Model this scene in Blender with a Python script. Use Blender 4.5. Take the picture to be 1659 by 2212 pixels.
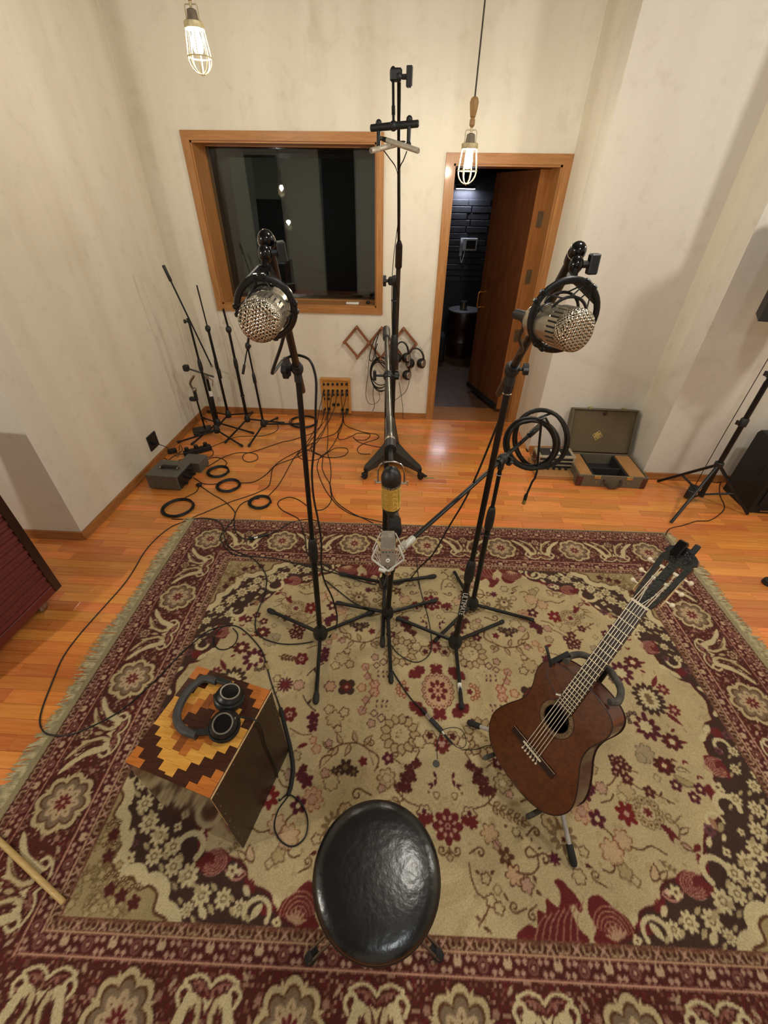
import bpy, bmesh, math, random
import numpy as np
from mathutils import Vector, Matrix, Quaternion

EXPOSURE = 0.0
L_A, L_B, L_C, L_D, L_E, L_F = 15.0, 25.0, 72.0, 46.0, 76.0, 68.0
WALL_COL, WALL_COL_SHADED = (226, 220, 204), (218, 213, 201)  # second tone holds the less warm light in its colour
FLOOR_C1, FLOOR_C2 = (232, 154, 78), (206, 124, 55)
for o in list(bpy.data.objects): bpy.data.objects.remove(o, do_unlink=True)
scene = bpy.context.scene
COL = scene.collection
random.seed(4)

# ------------------------------------------------------------------ camera
IMG_W, IMG_H, FPX = 1659.0, 2212.0, 890.6
CAM = Vector((0.0, 0.0, 1.86))
_p, _y, _r = math.radians(37.491), math.radians(2.52), math.radians(0.904)
_f = Vector((0, math.cos(_p), -math.sin(_p))); _u = Vector((0, math.sin(_p), math.cos(_p))); _x = Vector((1, 0, 0))
_Z = Matrix.Rotation(_y, 3, 'Z'); _f, _u, _x = _Z @ _f, _Z @ _u, _Z @ _x
CX, CU, CF = math.cos(_r) * _x + math.sin(_r) * _u, -math.sin(_r) * _x + math.cos(_r) * _u, _f
cam_data = bpy.data.cameras.new('camera'); cam = bpy.data.objects.new('camera', cam_data); COL.objects.link(cam)
cam_data.sensor_fit = 'VERTICAL'; cam_data.sensor_height = 36.0; cam_data.sensor_width = 27.0
cam_data.lens = FPX / IMG_H * 36.0; cam_data.clip_start = 0.02; cam_data.clip_end = 60
cam.matrix_world = Matrix(((CX.x, CU.x, -CF.x, CAM.x), (CX.y, CU.y, -CF.y, CAM.y), (CX.z, CU.z, -CF.z, CAM.z), (0, 0, 0, 1)))
scene.camera = cam

# survey helpers: where a sight line meets a level, a plane parallel to the back wall, or a distance
def _ray(px, py): return CF + CX * ((px - IMG_W / 2) / FPX) - CU * ((py - IMG_H / 2) / FPX)
def PZ(px, py, z=0.0):
    d = _ray(px, py); return CAM + d * ((z - CAM.z) / d.z)
def PY(px, py, y):
    d = _ray(px, py); return CAM + d * (y / d.y)
def PX(px, py, x):
    d = _ray(px, py); return CAM + d * (x / d.x)
def PD(px, py, t): return CAM + _ray(px, py) * t

# ------------------------------------------------------------------ world and light
scene.view_settings.view_transform = 'Standard'; scene.view_settings.look = 'None'
scene.view_settings.gamma = 1.0; scene.view_settings.use_curve_mapping = False
scene.view_settings.exposure = EXPOSURE
world = bpy.data.worlds.new('world'); scene.world = world; world.use_nodes = True
bg = world.node_tree.nodes['Background']; bg.inputs[0].default_value = (0.75, 0.80, 0.9, 1); bg.inputs[1].default_value = 0.05
WARM = (1.0, 0.92, 0.76); NEUTRAL = (1.0, 0.955, 0.87); COOL = (0.90, 0.97, 1.0)
# lamps of the room, the last three unseen and added as fill: (bulb position, colour, watts, soft radius); each is hung as a caged pendant further down
LAMPS = [
    (Vector((-1.09, 2.97, 2.46)), WARM, L_A, .025),
    (Vector((0.312, 3.10, 2.042)), WARM, L_B, .025),
    (Vector((-2.25, -0.30, 1.95)), NEUTRAL, L_C, .03),
    (Vector((0.60, -0.85, 2.60)), COOL, L_D, .10),  # unseen fill lamp, added for the cool highlight on the stool
    (Vector((2.45, 1.55, 2.65)), NEUTRAL, L_E, .10),  # unseen fill lamp, added to brighten the left wall
    (Vector((0.62, 0.88, 2.95)), NEUTRAL, L_F, .12),  # unseen fill lamp, added for the stool highlight and the rug
]
for i, (p, c, w, r) in enumerate(LAMPS):
    l = bpy.data.lights.new('bulb_light', 'POINT'); l.color = c; l.energy = w; l.shadow_soft_size = r
    lo = bpy.data.objects.new('bulb_light', l); lo.location = p; COL.objects.link(lo)

# ------------------------------------------------------------------ materials
MATS = {}
def srgb(c):
    c = [x / 255.0 for x in c]
    return tuple((x / 12.92 if x <= .04045 else ((x + .055) / 1.055) ** 2.4) for x in c) + (1.0,)
def mat(name, col, rough=.5, metal=0., var=.12, scale=30., bump=0., bscale=None, col2=None, spec=.5, stretch=None, coat=0., detail=4., alpha=1., wear=None):
    """Principled material with noise-driven colour variation and optional fine relief."""
    if name in MATS: return MATS[name]
    m = bpy.data.materials.new(name); m.use_nodes = True; nt = m.node_tree; N = nt.nodes; L = nt.links
    b = N['Principled BSDF']; b.inputs['Roughness'].default_value = rough; b.inputs['Metallic'].default_value = metal
    b.inputs['Specular IOR Level'].default_value = spec; b.inputs['Coat Weight'].default_value = coat; b.inputs['Coat Roughness'].default_value = .08
    tc = N.new('ShaderNodeTexCoord'); mp = N.new('ShaderNodeMapping'); L.new(tc.outputs['Object'], mp.inputs[0])
    if stretch: mp.inputs['Scale'].default_value = stretch
    nz = N.new('ShaderNodeTexNoise'); nz.inputs['Scale'].default_value = scale; nz.inputs['Detail'].default_value = detail; L.new(mp.outputs[0], nz.inputs['Vector'])
    rp = N.new('ShaderNodeValToRGB'); c1 = srgb(col); c2 = srgb(col2) if col2 else tuple(x * (1 - var * 2) for x in c1[:3]) + (1,)
    rp.color_ramp.elements[0].position = .34; rp.color_ramp.elements[1].position = .66
    rp.color_ramp.elements[0].color = c2; rp.color_ramp.elements[1].color = c1 if col2 else tuple(min(1, x * (1 + var)) for x in c1[:3]) + (1,)
    L.new(nz.outputs['Fac'], rp.inputs[0]); L.new(rp.outputs[0], b.inputs['Base Color'])
    if bump:
        bn = N.new('ShaderNodeTexNoise'); bn.inputs['Scale'].default_value = bscale or scale * 3; bn.inputs['Detail'].default_value = 3; L.new(mp.outputs[0], bn.inputs['Vector'])
        bm_ = N.new('ShaderNodeBump'); bm_.inputs['Strength'].default_value = bump; bm_.inputs['Distance'].default_value = .01
        L.new(bn.outputs['Fac'], bm_.inputs['Height']); L.new(bm_.outputs[0], b.inputs['Normal'])
    MATS[name] = m; return m
def wood(name, col, col2, axis=0, rough=.4, scale=6., coat=.0, per_object=0., island=False, bump=.05, squeeze=14.):
    """Wood with grain along one axis; per_object shifts tone from piece to piece."""
    if name in MATS: return MATS[name]
    m = bpy.data.materials.new(name); m.use_nodes = True; nt = m.node_tree; N = nt.nodes; L = nt.links
    b = N['Principled BSDF']; b.inputs['Roughness'].default_value = rough; b.inputs['Coat Weight'].default_value = coat; b.inputs['Coat Roughness'].default_value = .12
    tc = N.new('ShaderNodeTexCoord'); mp = N.new('ShaderNodeMapping'); s = [squeeze] * 3; s[axis] = 1.0; mp.inputs['Scale'].default_value = s
    rn = None
    if per_object:
        if island: g = N.new('ShaderNodeNewGeometry'); rn = g.outputs['Random Per Island']
        else: oi = N.new('ShaderNodeObjectInfo'); rn = oi.outputs['Random']
        ad = N.new('ShaderNodeVectorMath'); ad.operation = 'MULTIPLY_ADD'; ad.inputs[1].default_value = (1, 1, 1)
        cb = N.new('ShaderNodeCombineXYZ'); mu = N.new('ShaderNodeMath'); mu.operation = 'MULTIPLY'; mu.inputs[1].default_value = 37.0
        L.new(rn, mu.inputs[0]); L.new(mu.outputs[0], cb.inputs[0]); L.new(mu.outputs[0], cb.inputs[1])
        L.new(tc.outputs['Object'], ad.inputs[0]); L.new(cb.outputs[0], ad.inputs[2]); L.new(ad.outputs[0], mp.inputs[0])
    else: L.new(tc.outputs['Object'], mp.inputs[0])
    nz = N.new('ShaderNodeTexNoise'); nz.inputs['Scale'].default_value = scale; nz.inputs['Detail'].default_value = 6; nz.inputs['Roughness'].default_value = .62; nz.inputs['Distortion'].default_value = .4
    L.new(mp.outputs[0], nz.inputs['Vector'])
    rp = N.new('ShaderNodeValToRGB'); rp.color_ramp.elements[0].position = .3; rp.color_ramp.elements[1].position = .7
    rp.color_ramp.elements[0].color = srgb(col2); rp.color_ramp.elements[1].color = srgb(col); L.new(nz.outputs['Fac'], rp.inputs[0])
    out = rp.outputs[0]
    if per_object:
        hs = N.new('ShaderNodeHueSaturation'); mr = N.new('ShaderNodeMapRange'); mr.inputs['To Min'].default_value = 1 - per_object; mr.inputs['To Max'].default_value = 1 + per_object
        L.new(rn, mr.inputs[0]); L.new(mr.outputs[0], hs.inputs['Value']); L.new(out, hs.inputs['Color'])
        m2 = N.new('ShaderNodeMath'); m2.operation = 'MULTIPLY'; m2.inputs[1].default_value = 7.3; fr = N.new('ShaderNodeMath'); fr.operation = 'FRACT'
        L.new(rn, m2.inputs[0]); L.new(m2.outputs[0], fr.inputs[0]); mh = N.new('ShaderNodeMapRange'); mh.inputs['To Min'].default_value = .487; mh.inputs['To Max'].default_value = .506
        L.new(fr.outputs[0], mh.inputs[0]); L.new(mh.outputs[0], hs.inputs['Hue']); out = hs.outputs[0]
    L.new(out, b.inputs['Base Color'])
    if bump:
        bm_ = N.new('ShaderNodeBump'); bm_.inputs['Strength'].default_value = bump; bm_.inputs['Distance'].default_value = .004; L.new(nz.outputs['Fac'], bm_.inputs['Height']); L.new(bm_.outputs[0], b.inputs['Normal'])
    MATS[name] = m; return m
def emit(name, col, s):
    if name in MATS: return MATS[name]
    m = bpy.data.materials.new(name); m.use_nodes = True; nt = m.node_tree; nt.nodes.remove(nt.nodes['Principled BSDF'])
    e = nt.nodes.new('ShaderNodeEmission'); e.inputs[0].default_value = tuple(col) + (1,); e.inputs[1].default_value = s
    nt.links.new(e.outputs[0], nt.nodes['Material Output'].inputs[0]); MATS[name] = m; return m
def glass(name, rough=.0, tint=(.9, .95, .95), refl=.06):
    if name in MATS: return MATS[name]
    m = bpy.data.materials.new(name); m.use_nodes = True; nt = m.node_tree; N = nt.nodes; nt.nodes.remove(N['Principled BSDF'])
    t = N.new('ShaderNodeBsdfTransparent'); t.inputs[0].default_value = tuple(tint) + (1,); g = N.new('ShaderNodeBsdfGlossy'); g.inputs['Roughness'].default_value = rough
    lw = N.new('ShaderNodeFresnel'); lw.inputs[0].default_value = 1.5; nz = N.new('ShaderNodeTexNoise'); nz.inputs['Scale'].default_value = 2
    ml = N.new('ShaderNodeMath'); ml.operation = 'MULTIPLY_ADD'; ml.inputs[1].default_value = .01; L = nt.links
    L.new(nz.outputs[0], ml.inputs[0]); L.new(lw.outputs[0], ml.inputs[2]); mx = N.new('ShaderNodeMixShader')
    L.new(ml.outputs[0], mx.inputs[0]); L.new(t.outputs[0], mx.inputs[1]); L.new(g.outputs[0], mx.inputs[2]); L.new(mx.outputs[0], N['Material Output'].inputs[0])
    MATS[name] = m; return m

# ------------------------------------------------------------------ mesh building
V3 = Vector
def frame(d, up=None):
    d = V3(d).normalized(); up = V3(up) if up is not None else (V3((0, 0, 1)) if abs(d.z) < .95 else V3((0, 1, 0)))
    a = d.cross(up).normalized(); b = a.cross(d).normalized(); return a, b, d
def bez(pts, n=8, closed=False):
    p = [V3(q) for q in pts]; k = len(p); out = []
    for i in range(k if closed else k - 1):
        g = (lambda q: p[q % k]) if closed else (lambda q: p[min(max(q, 0), k - 1)])
        a, b, c, d = g(i - 1), g(i), g(i + 1), g(i + 2)
        for j in range(n):
            t = j / n; out.append(.5 * (2 * b + (c - a) * t + (2 * a - 5 * b + 4 * c - d) * t * t + (3 * b - a - 3 * c + d) * t ** 3))
    if not closed: out.append(p[-1])
    return out
class MB:
    def __init__(s): s.v = []; s.f = []
    def add(s, vs, fs):
        k = len(s.v); s.v += [V3(q) for q in vs]; s.f += [tuple(i + k for i in f) for f in fs]; return s
    def box(s, c, size, R=None, bev=0.):
        x, y, z = [q / 2 for q in size]; R = R or Matrix.Identity(3); c = V3(c)
        if bev <= 0:
            vs = [c + R @ V3((i * x, j * y, k * z)) for i in (-1, 1) for j in (-1, 1) for k in (-1, 1)]
            return s.add(vs, [(0, 1, 3, 2), (4, 6, 7, 5), (0, 4, 5, 1), (2, 3, 7, 6), (0, 2, 6, 4), (1, 5, 7, 3)])
        b = bev; P = []
        idx = {}
        for i in (-1, 1):
            for j in (-1, 1):
                for k in (-1, 1):
                    for ax in range(3):
                        q = [i * (x - b), j * (y - b), k * (z - b)]; q[ax] = (i, j, k)[ax] * (x, y, z)[ax]
                        idx[(i, j, k, ax)] = len(P); P.append(c + R @ V3(q))
        F = []
        for ax in range(3):
            for sg in (-1, 1):
                o = [(-1, -1), (1, -1), (1, 1), (-1, 1)]; face = []
                for a_, b_ in o:
                    t = [0, 0, 0]; t[ax] = sg; t[(ax + 1) % 3] = a_; t[(ax + 2) % 3] = b_; face.append(idx[tuple(t) + (ax,)])
                F.append(tuple(face if sg > 0 else face[::-1]))
        for ax in range(3):
            a1, a2 = (ax + 1) % 3, (ax + 2) % 3
            for s1 in (-1, 1):
                for s2 in (-1, 1):
                    t0 = [0, 0, 0]; t1 = [0, 0, 0]; t0[ax] = -1; t1[ax] = 1
                    for t in (t0, t1): t[a1] = s1; t[a2] = s2
                    q = (idx[tuple(t0) + (a1,)], idx[tuple(t1) + (a1,)], idx[tuple(t1) + (a2,)], idx[tuple(t0) + (a2,)])
                    F.append(q if s1 * s2 > 0 else q[::-1])
        for i in (-1, 1):
            for j in (-1, 1):
                for k in (-1, 1):
                    q = tuple(idx[(i, j, k, a)] for a in range(3)); F.append(q if i * j * k > 0 else q[::-1])
        return s.add(P, F)
    def lathe(s, prof, o, d, n=20, cap=True, up=None):
        """prof: list of (distance along d, radius)."""
        a, b, d = frame(d, up); o = V3(o); vs = []; fs = []; m = len(prof)
        for h, r in prof:
            for i in range(n):
                t = 2 * math.pi * i / n; vs.append(o + d * h + a * (r * math.cos(t)) + b * (r * math.sin(t)))
        for j in range(m - 1):
            for i in range(n):
                q = (j * n + i, j * n + (i + 1) % n, (j + 1) * n + (i + 1) % n, (j + 1) * n + i); fs.append(q)
        if cap: fs.append(tuple(range(n))[::-1]); fs.append(tuple((m - 1) * n + i for i in range(n)))
        return s.add(vs, fs)
    def cyl(s, p0, p1, r0, r1=None, n=14, cap=True):
        p0, p1 = V3(p0), V3(p1); r1 = r0 if r1 is None else r1
        return s.lathe([(0, r0), ((p1 - p0).length, r1)], p0, p1 - p0, n, cap)
    def tube(s, path, r, n=8, closed=False, cap=True, flat=1.):
        p = [V3(q) for q in path]; m = len(p); vs = []; fs = []; up = None
        rr = r if isinstance(r, (list, tuple)) else [r] * m
        for i in range(m):
            t = (p[(i + 1) % m] - p[i - 1]) if closed else (p[min(i + 1, m - 1)] - p[max(i - 1, 0)])
            if t.length < 1e-9: t = V3((0, 0, 1))
            t.normalize()
            if up is None: a, b, _ = frame(t)
            else:
                b = up - t * up.dot(t)
                if b.length < 1e-6: a, b, _ = frame(t)
                b.normalize(); a = t.cross(b).normalized()
            up = b
            for k in range(n):
                th = 2 * math.pi * k / n; vs.append(p[i] + a * (rr[i] * math.cos(th)) + b * (rr[i] * flat * math.sin(th)))
        for i in range(m if closed else m - 1):
            for k in range(n):
                j = (i + 1) % m; fs.append((i * n + k, i * n + (k + 1) % n, j * n + (k + 1) % n, j * n + k))
        if cap and not closed: fs.append(tuple(range(n))[::-1]); fs.append(tuple((m - 1) * n + k for k in range(n)))
        return s.add(vs, fs)
    def ball(s, c, r, n=16, m=10, sc=(1, 1, 1), R=None):
        R = R or Matrix.Identity(3); c = V3(c); vs = [c + R @ V3((0, 0, -r * sc[2]))]; fs = []
        for j in range(1, m):
            ph = -math.pi / 2 + math.pi * j / m
            for i in range(n):
                t = 2 * math.pi * i / n; vs.append(c + R @ V3((r * sc[0] * math.cos(ph) * math.cos(t), r * sc[1] * math.cos(ph) * math.sin(t), r * sc[2] * math.sin(ph))))
        vs.append(c + R @ V3((0, 0, r * sc[2]))); e = len(vs) - 1
        for i in range(n): fs.append((0, 1 + (i + 1) % n, 1 + i)); fs.append((e, 1 + (m - 2) * n + i, 1 + (m - 2) * n + (i + 1) % n))
        for j in range(m - 2):
            for i in range(n): fs.append((1 + j * n + i, 1 + j * n + (i + 1) % n, 1 + (j + 1) * n + (i + 1) % n, 1 + (j + 1) * n + i))
        return s.add(vs, fs)
    def torus(s, c, d, R, r, n=28, m=8, sq=(1, 1), up=None):
        a, b, _ = frame(d, up); c = V3(c)
        return s.tube([c + a * (R * sq[0] * math.cos(2 * math.pi * i / n)) + b * (R * sq[1] * math.sin(2 * math.pi * i / n)) for i in range(n)], r, m, True)
    def prism(s, pts, off, hole=None):
        """flat polygon pts (3D, ordered) extruded by vector off"""
        p = [V3(q) for q in pts]; n = len(p); off = V3(off)
        return s.add(p + [q + off for q in p], [tuple(range(n))[::-1], tuple(range(n, 2 * n))] + [(i, (i + 1) % n, n + (i + 1) % n, n + i) for i in range(n)])
    def ring(s, outer, inner, off):
        """closed strip between two loops of equal length, extruded by off"""
        o = [V3(q) for q in outer]; i_ = [V3(q) for q in inner]; n = len(o); off = V3(off)
        vs = o + i_ + [q + off for q in o] + [q + off for q in i_]; fs = []
        for k in range(n):
            j = (k + 1) % n
            fs += [(k, n + k, n + j, j), (2 * n + k, 2 * n + j, 3 * n + j, 3 * n + k), (k, j, 2 * n + j, 2 * n + k), (n + k, 3 * n + k, 3 * n + j, n + j)]
        return s.add(vs, fs)
    def build(s, name, m, parent=None, origin=None, smooth=35., **props):
        root = parent
        while root is not None and root.parent is not None: root = root.parent
        if root is not None: org = root.location.copy()
        elif origin is not None: org = V3(origin)
        else:
            xs = [q.x for q in s.v]; ys = [q.y for q in s.v]; org = V3(((min(xs) + max(xs)) / 2, (min(ys) + max(ys)) / 2, min(q.z for q in s.v)))
        me = bpy.data.meshes.new(name); me.from_pydata([q - org for q in s.v], [], s.f); me.validate(); me.update()
        b = bmesh.new(); b.from_mesh(me); bmesh.ops.recalc_face_normals(b, faces=b.faces); b.to_mesh(me); b.free()
        if smooth: me.shade_smooth(); me.set_sharp_from_angle(angle=math.radians(smooth))
        if m is not None: me.materials.append(MATS[m] if isinstance(m, str) else m)
        o = bpy.data.objects.new(name, me); COL.objects.link(o)
        if parent is not None: o.parent = parent
        else: o.location = org
        for k, v in props.items(): o[k] = v
        return o
def thing(name, label, cat, loc, group=None):
    o = bpy.data.objects.new(name, None); COL.objects.link(o); o.location = V3(loc); o.empty_display_size = .1
    o['label'] = label; o['category'] = cat
    if group: o['group'] = group
    return o
def tag(o, label, cat, group=None):
    o['label'] = label; o['category'] = cat
    if group: o['group'] = group
    return o
def copy_tree(o, parent=None):
    c = o.copy(); COL.objects.link(c); c.parent = parent
    for ch in list(o.children): copy_tree(ch, c)
    return c
# ------------------------------------------------------------------ the room shell
YB, XL, YP, XR1, YR1, XR2, YR2 = 4.07, -2.105, 1.99, 1.175, 3.44, 2.022, 3.045
CEIL, XW, XE, YS = 3.45, -3.6, 3.6, -2.6
def plaster(name, col, streak=(.87, .84, .78)):
    m = bpy.data.materials.new(name); m.use_nodes = True; N = m.node_tree.nodes; L = m.node_tree.links; b = N['Principled BSDF']; b.inputs['Roughness'].default_value = .85; b.inputs['Specular IOR Level'].default_value = .2
    tc = N.new('ShaderNodeTexCoord'); mp = N.new('ShaderNodeMapping'); mp.inputs['Scale'].default_value = (2.6, 2.6, .22); L.new(tc.outputs['Object'], mp.inputs[0])
    n1 = N.new('ShaderNodeTexNoise'); n1.inputs['Scale'].default_value = 1.6; n1.inputs['Detail'].default_value = 4; L.new(mp.outputs[0], n1.inputs['Vector'])
    n2 = N.new('ShaderNodeTexNoise'); n2.inputs['Scale'].default_value = 9; n2.inputs['Detail'].default_value = 8; n2.inputs['Roughness'].default_value = .65; L.new(tc.outputs['Object'], n2.inputs['Vector'])
    r1 = N.new('ShaderNodeValToRGB'); c = srgb(col); r1.color_ramp.elements[0].position = .30; r1.color_ramp.elements[1].position = .58
    r1.color_ramp.elements[0].color = tuple(c[i] * streak[i] for i in range(3)) + (1,); r1.color_ramp.elements[1].color = c; L.new(n1.outputs['Fac'], r1.inputs[0])
    r2 = N.new('ShaderNodeValToRGB'); r2.color_ramp.elements[0].position = .30; r2.color_ramp.elements[1].position = .46; r2.color_ramp.elements[0].color = (.92, .91, .89, 1); r2.color_ramp.elements[1].color = (1, 1, 1, 1); L.new(n2.outputs['Fac'], r2.inputs[0])
    mx = N.new('ShaderNodeMixRGB'); mx.blend_type = 'MULTIPLY'; mx.inputs[0].default_value = 1; L.new(r1.outputs[0], mx.inputs[1]); L.new(r2.outputs[0], mx.inputs[2]); L.new(mx.outputs[0], b.inputs['Base Color'])
    bp = N.new('ShaderNodeBump'); bp.inputs['Strength'].default_value = .12; bp.inputs['Distance'].default_value = .01; n3 = N.new('ShaderNodeTexNoise'); n3.inputs['Scale'].default_value = 38; n3.inputs['Detail'].default_value = 5
    L.new(tc.outputs['Object'], n3.inputs['Vector']); L.new(n3.outputs['Fac'], bp.inputs['Height']); L.new(bp.outputs[0], b.inputs['Normal']); MATS[name] = m
plaster('cream_plaster', WALL_COL, (.90, .885, .85)); plaster('cream_plaster_shaded', WALL_COL_SHADED, (.95, .945, .93)); plaster('ceiling_paint', (118, 112, 102))  # second plaster: less warm light on camera-facing walls put into its colour
wood('trim_pine', (182, 128, 70), (150, 98, 48), 0, .45, 5., .15); wood('trim_pine_up', (182, 128, 70), (150, 98, 48), 2, .45, 5., .15)
wood('skirting_wood', (178, 120, 66), (140, 88, 44), 0, .5, 6.); wood('skirting_wood_y', (178, 120, 66), (140, 88, 44), 1, .5, 6.)
def struct(mb, name, m, parent=None, smooth=0, **kw):
    o = mb.build(name, m, parent, smooth=smooth, origin=None if parent else (0, 0, 0), **kw)
    if parent is None: o['kind'] = 'structure'
    return o
def span(mb, x0, x1, y0, y1, z0, z1): return mb.box(((x0 + x1) / 2, (y0 + y1) / 2, (z0 + z1) / 2), (x1 - x0, y1 - y0, z1 - z0))
# openings
WX0, WX1, WZ0, WZ1 = -1.684, -.277, 1.058, 2.172           # clear window opening
DX0, DX1, DZ1 = .306, 1.112, 2.058                        # clear door opening
YT = YB + .30
b = MB(); span(b, XL - .2, WX0, YB, YT, 0, CEIL); span(b, WX0, WX1, YB, YT, 0, WZ0); span(b, WX0, WX1, YB, YT, WZ1, CEIL); span(b, WX1, DX0, YB, YT, 0, CEIL); span(b, DX0, DX1, YB, YT, DZ1, CEIL); span(b, DX1, XR1 + .25, YB, YT, 0, CEIL)
struct(b, 'wall_back', 'cream_plaster')
b = MB(); span(b, XL - .2, XL, YP + .2, YB, 0, CEIL); struct(b, 'wall_left', 'cream_plaster')
b = MB(); span(b, XW, XL, YP, YP + .2, 0, CEIL); struct(b, 'wall_left_return', 'cream_plaster_shaded')
b = MB(); span(b, XR1, XR1 + .2, YR1 + .2, YB, 0, CEIL); struct(b, 'wall_right_return', 'cream_plaster')
b = MB(); span(b, XR1, XR2 + .2, YR1, YR1 + .2, 0, CEIL); struct(b, 'wall_right_recess', 'cream_plaster_shaded')
b = MB(); span(b, XR2, XR2 + .2, YR2 + .2, YR1, 0, CEIL); struct(b, 'wall_right_step', 'cream_plaster')
b = MB(); span(b, XR2, XE, YR2, YR2 + .2, 0, CEIL); struct(b, 'wall_right_front', 'cream_plaster_shaded')
b = MB(); span(b, XE, XE + .15, YS, YR2 + .2, 0, CEIL); struct(b, 'wall_right', 'cream_plaster')
b = MB(); span(b, XW - .15, XW, YS, YP + .2, 0, CEIL); struct(b, 'wall_left_far', 'cream_plaster')
b = MB(); span(b, XW - .15, XE + .15, YS - .15, YS, 0, CEIL); struct(b, 'wall_rear', 'cream_plaster_shaded')
b = MB(); span(b, XW - .15, XE + .15, YS - .15, YT + .1, CEIL, CEIL + .12); struct(b, 'ceiling', 'ceiling_paint')
mat('dark_door_paint', (26, 25, 26), .6)
for n_, (x0, x1, zt) in enumerate(((-3.55, -2.86, 2.5), (-1.98, -1.24, CEIL - .02), (1.3, 2.2, 2.3))):
    d = MB(); span(d, x0, x1, YS - .01, YS + .03, 0, zt); o = struct(d, 'door_%d' % (n_ + 2), 'dark_door_paint')
    for zz in (.45, 1.25): d = MB(); span(d, x0 + .12, x1 - .12, YS + .03, YS + .045, zz - .3, zz + .3); struct(d, 'panel', 'dark_door_paint', o)
# baseboards
def skirt(name, x0, x1, y0, y1, m, h=.058):
    d = MB(); span(d, x0, x1, y0, y1, 0, h); o = struct(d, name, m)
    d = MB()
    if x1 - x0 > y1 - y0: span(d, x0, x1, y0 - .010, y0, 0, .02)
    else: (span(d, x1, x1 + .010, y0, y1, 0, .02) if x0 < 0 else span(d, x0 - .010, x0, y0, y1, 0, .02))
    struct(d, 'quarter_round', m, o)
skirt('baseboard_back', XL, DX0 - .066, YB - .014, YB, 'skirting_wood')
skirt('baseboard_left', XL, XL + .014, YP - .014, YB - .014, 'skirting_wood_y')
skirt('baseboard_left_return', XW, XL, YP - .014, YP, 'skirting_wood')
skirt('baseboard_right_recess', XR1, XR2, YR1 - .014, YR1, 'skirting_wood')
skirt('baseboard_right_step', XR2 - .014, XR2, YR2 - .014, YR1 - .014, 'skirting_wood_y')
skirt('baseboard_right_front', XR2, XE, YR2 - .014, YR2, 'skirting_wood')
# ------------------------------------------------------------------ floor: base and laminate strips
mat('floor_base', (92, 54, 28), .6)
b = MB(); span(b, XW - .15, XE + .15, YS - .15, YT, -.05, -.0075); floor = struct(b, 'floor', 'floor_base')
wood('laminate_strip', FLOOR_C1, FLOOR_C2, 0, .24, 3.2, .25, .20, False, .015, 20.)
wood('laminate_strip_far', FLOOR_C1, FLOOR_C2, 0, .24, 3.2, .25, .20, True, .015, 20.)
def zone(y):
    if y < YP: return (XW, XE)
    if y < YR2: return (XL, XE)
    if y < YR1: return (XL, XR2)
    return (XL, XR1)
def to_px(p):
    q = V3(p) - CAM; z = q.dot(CF)
    if z < .05: return None
    return (IMG_W / 2 + FPX * q.dot(CX) / z, IMG_H / 2 - FPX * q.dot(CU) / z)
RUG_C, RUG_A = V3((.222, 1.045, 0)), math.radians(1.1)
def rug_uv(x, y):
    dx, dy = x - RUG_C.x, y - RUG_C.y; c, s = math.cos(RUG_A), math.sin(RUG_A); return c * dx + s * dy, -s * dx + c * dy
ROW, LEN, TH = .0655, .435, .007
planks = []; rr = random.Random(11); y = YS; k = 0
off = 0.
while y < YB - .001:
    y1 = min(y + ROW, YB); x0z, x1z = zone((y + y1) / 2)
    off = (off + rr.choice([.13, .19, .29])) % LEN
    x = XW - off
    while x < x1z:
        a, c = max(x, x0z), min(x + LEN, x1z)
        if c - a > .02: planks.append((a, c, y, y1))
        x += LEN
    y = y1
def plank_score(p):
    cx_, cy_ = (p[0] + p[1]) / 2, (p[2] + p[3]) / 2; u, v = rug_uv(cx_, cy_)
    if abs(u) < 1.62 and abs(v) < 1.2: return 0
    q = [to_px((xx, yy, 0)) for xx in (p[0], p[1]) for yy in (p[2], p[3])]
    if None in q: return 0
    if all(a[0] < 0 for a in q) or all(a[0] > IMG_W for a in q) or all(a[1] > IMG_H for a in q): return 0
    return abs(q[0][0] - q[2][0]) * abs(q[0][1] - q[1][1])
planks.sort(key=plank_score, reverse=True)
shared = {}
G = .0006
for i, p in enumerate(planks[:300]):
    L_, W_ = round(p[1] - p[0], 4), round(p[3] - p[2], 4)
    if (L_, W_) not in shared:
        m_ = MB(); m_.box((0, 0, -TH / 2), (L_ - 2 * G, W_ - 2 * G, TH), bev=.0007); o = m_.build('plank', 'laminate_strip', None, origin=(0, 0, 0), smooth=0); shared[(L_, W_)] = o.data
    else: o = bpy.data.objects.new('plank', shared[(L_, W_)]); COL.objects.link(o)
    o.location = ((p[0] + p[1]) / 2, (p[2] + p[3]) / 2, 0); o.parent = floor
m_ = MB()
for p in planks[300:]: m_.box(((p[0] + p[1]) / 2, (p[2] + p[3]) / 2, -TH / 2), (p[1] - p[0] - 2 * G, p[3] - p[2] - 2 * G, TH))
m_.build('plank_rest', 'laminate_strip_far', floor, smooth=0, kind='stuff')
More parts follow.
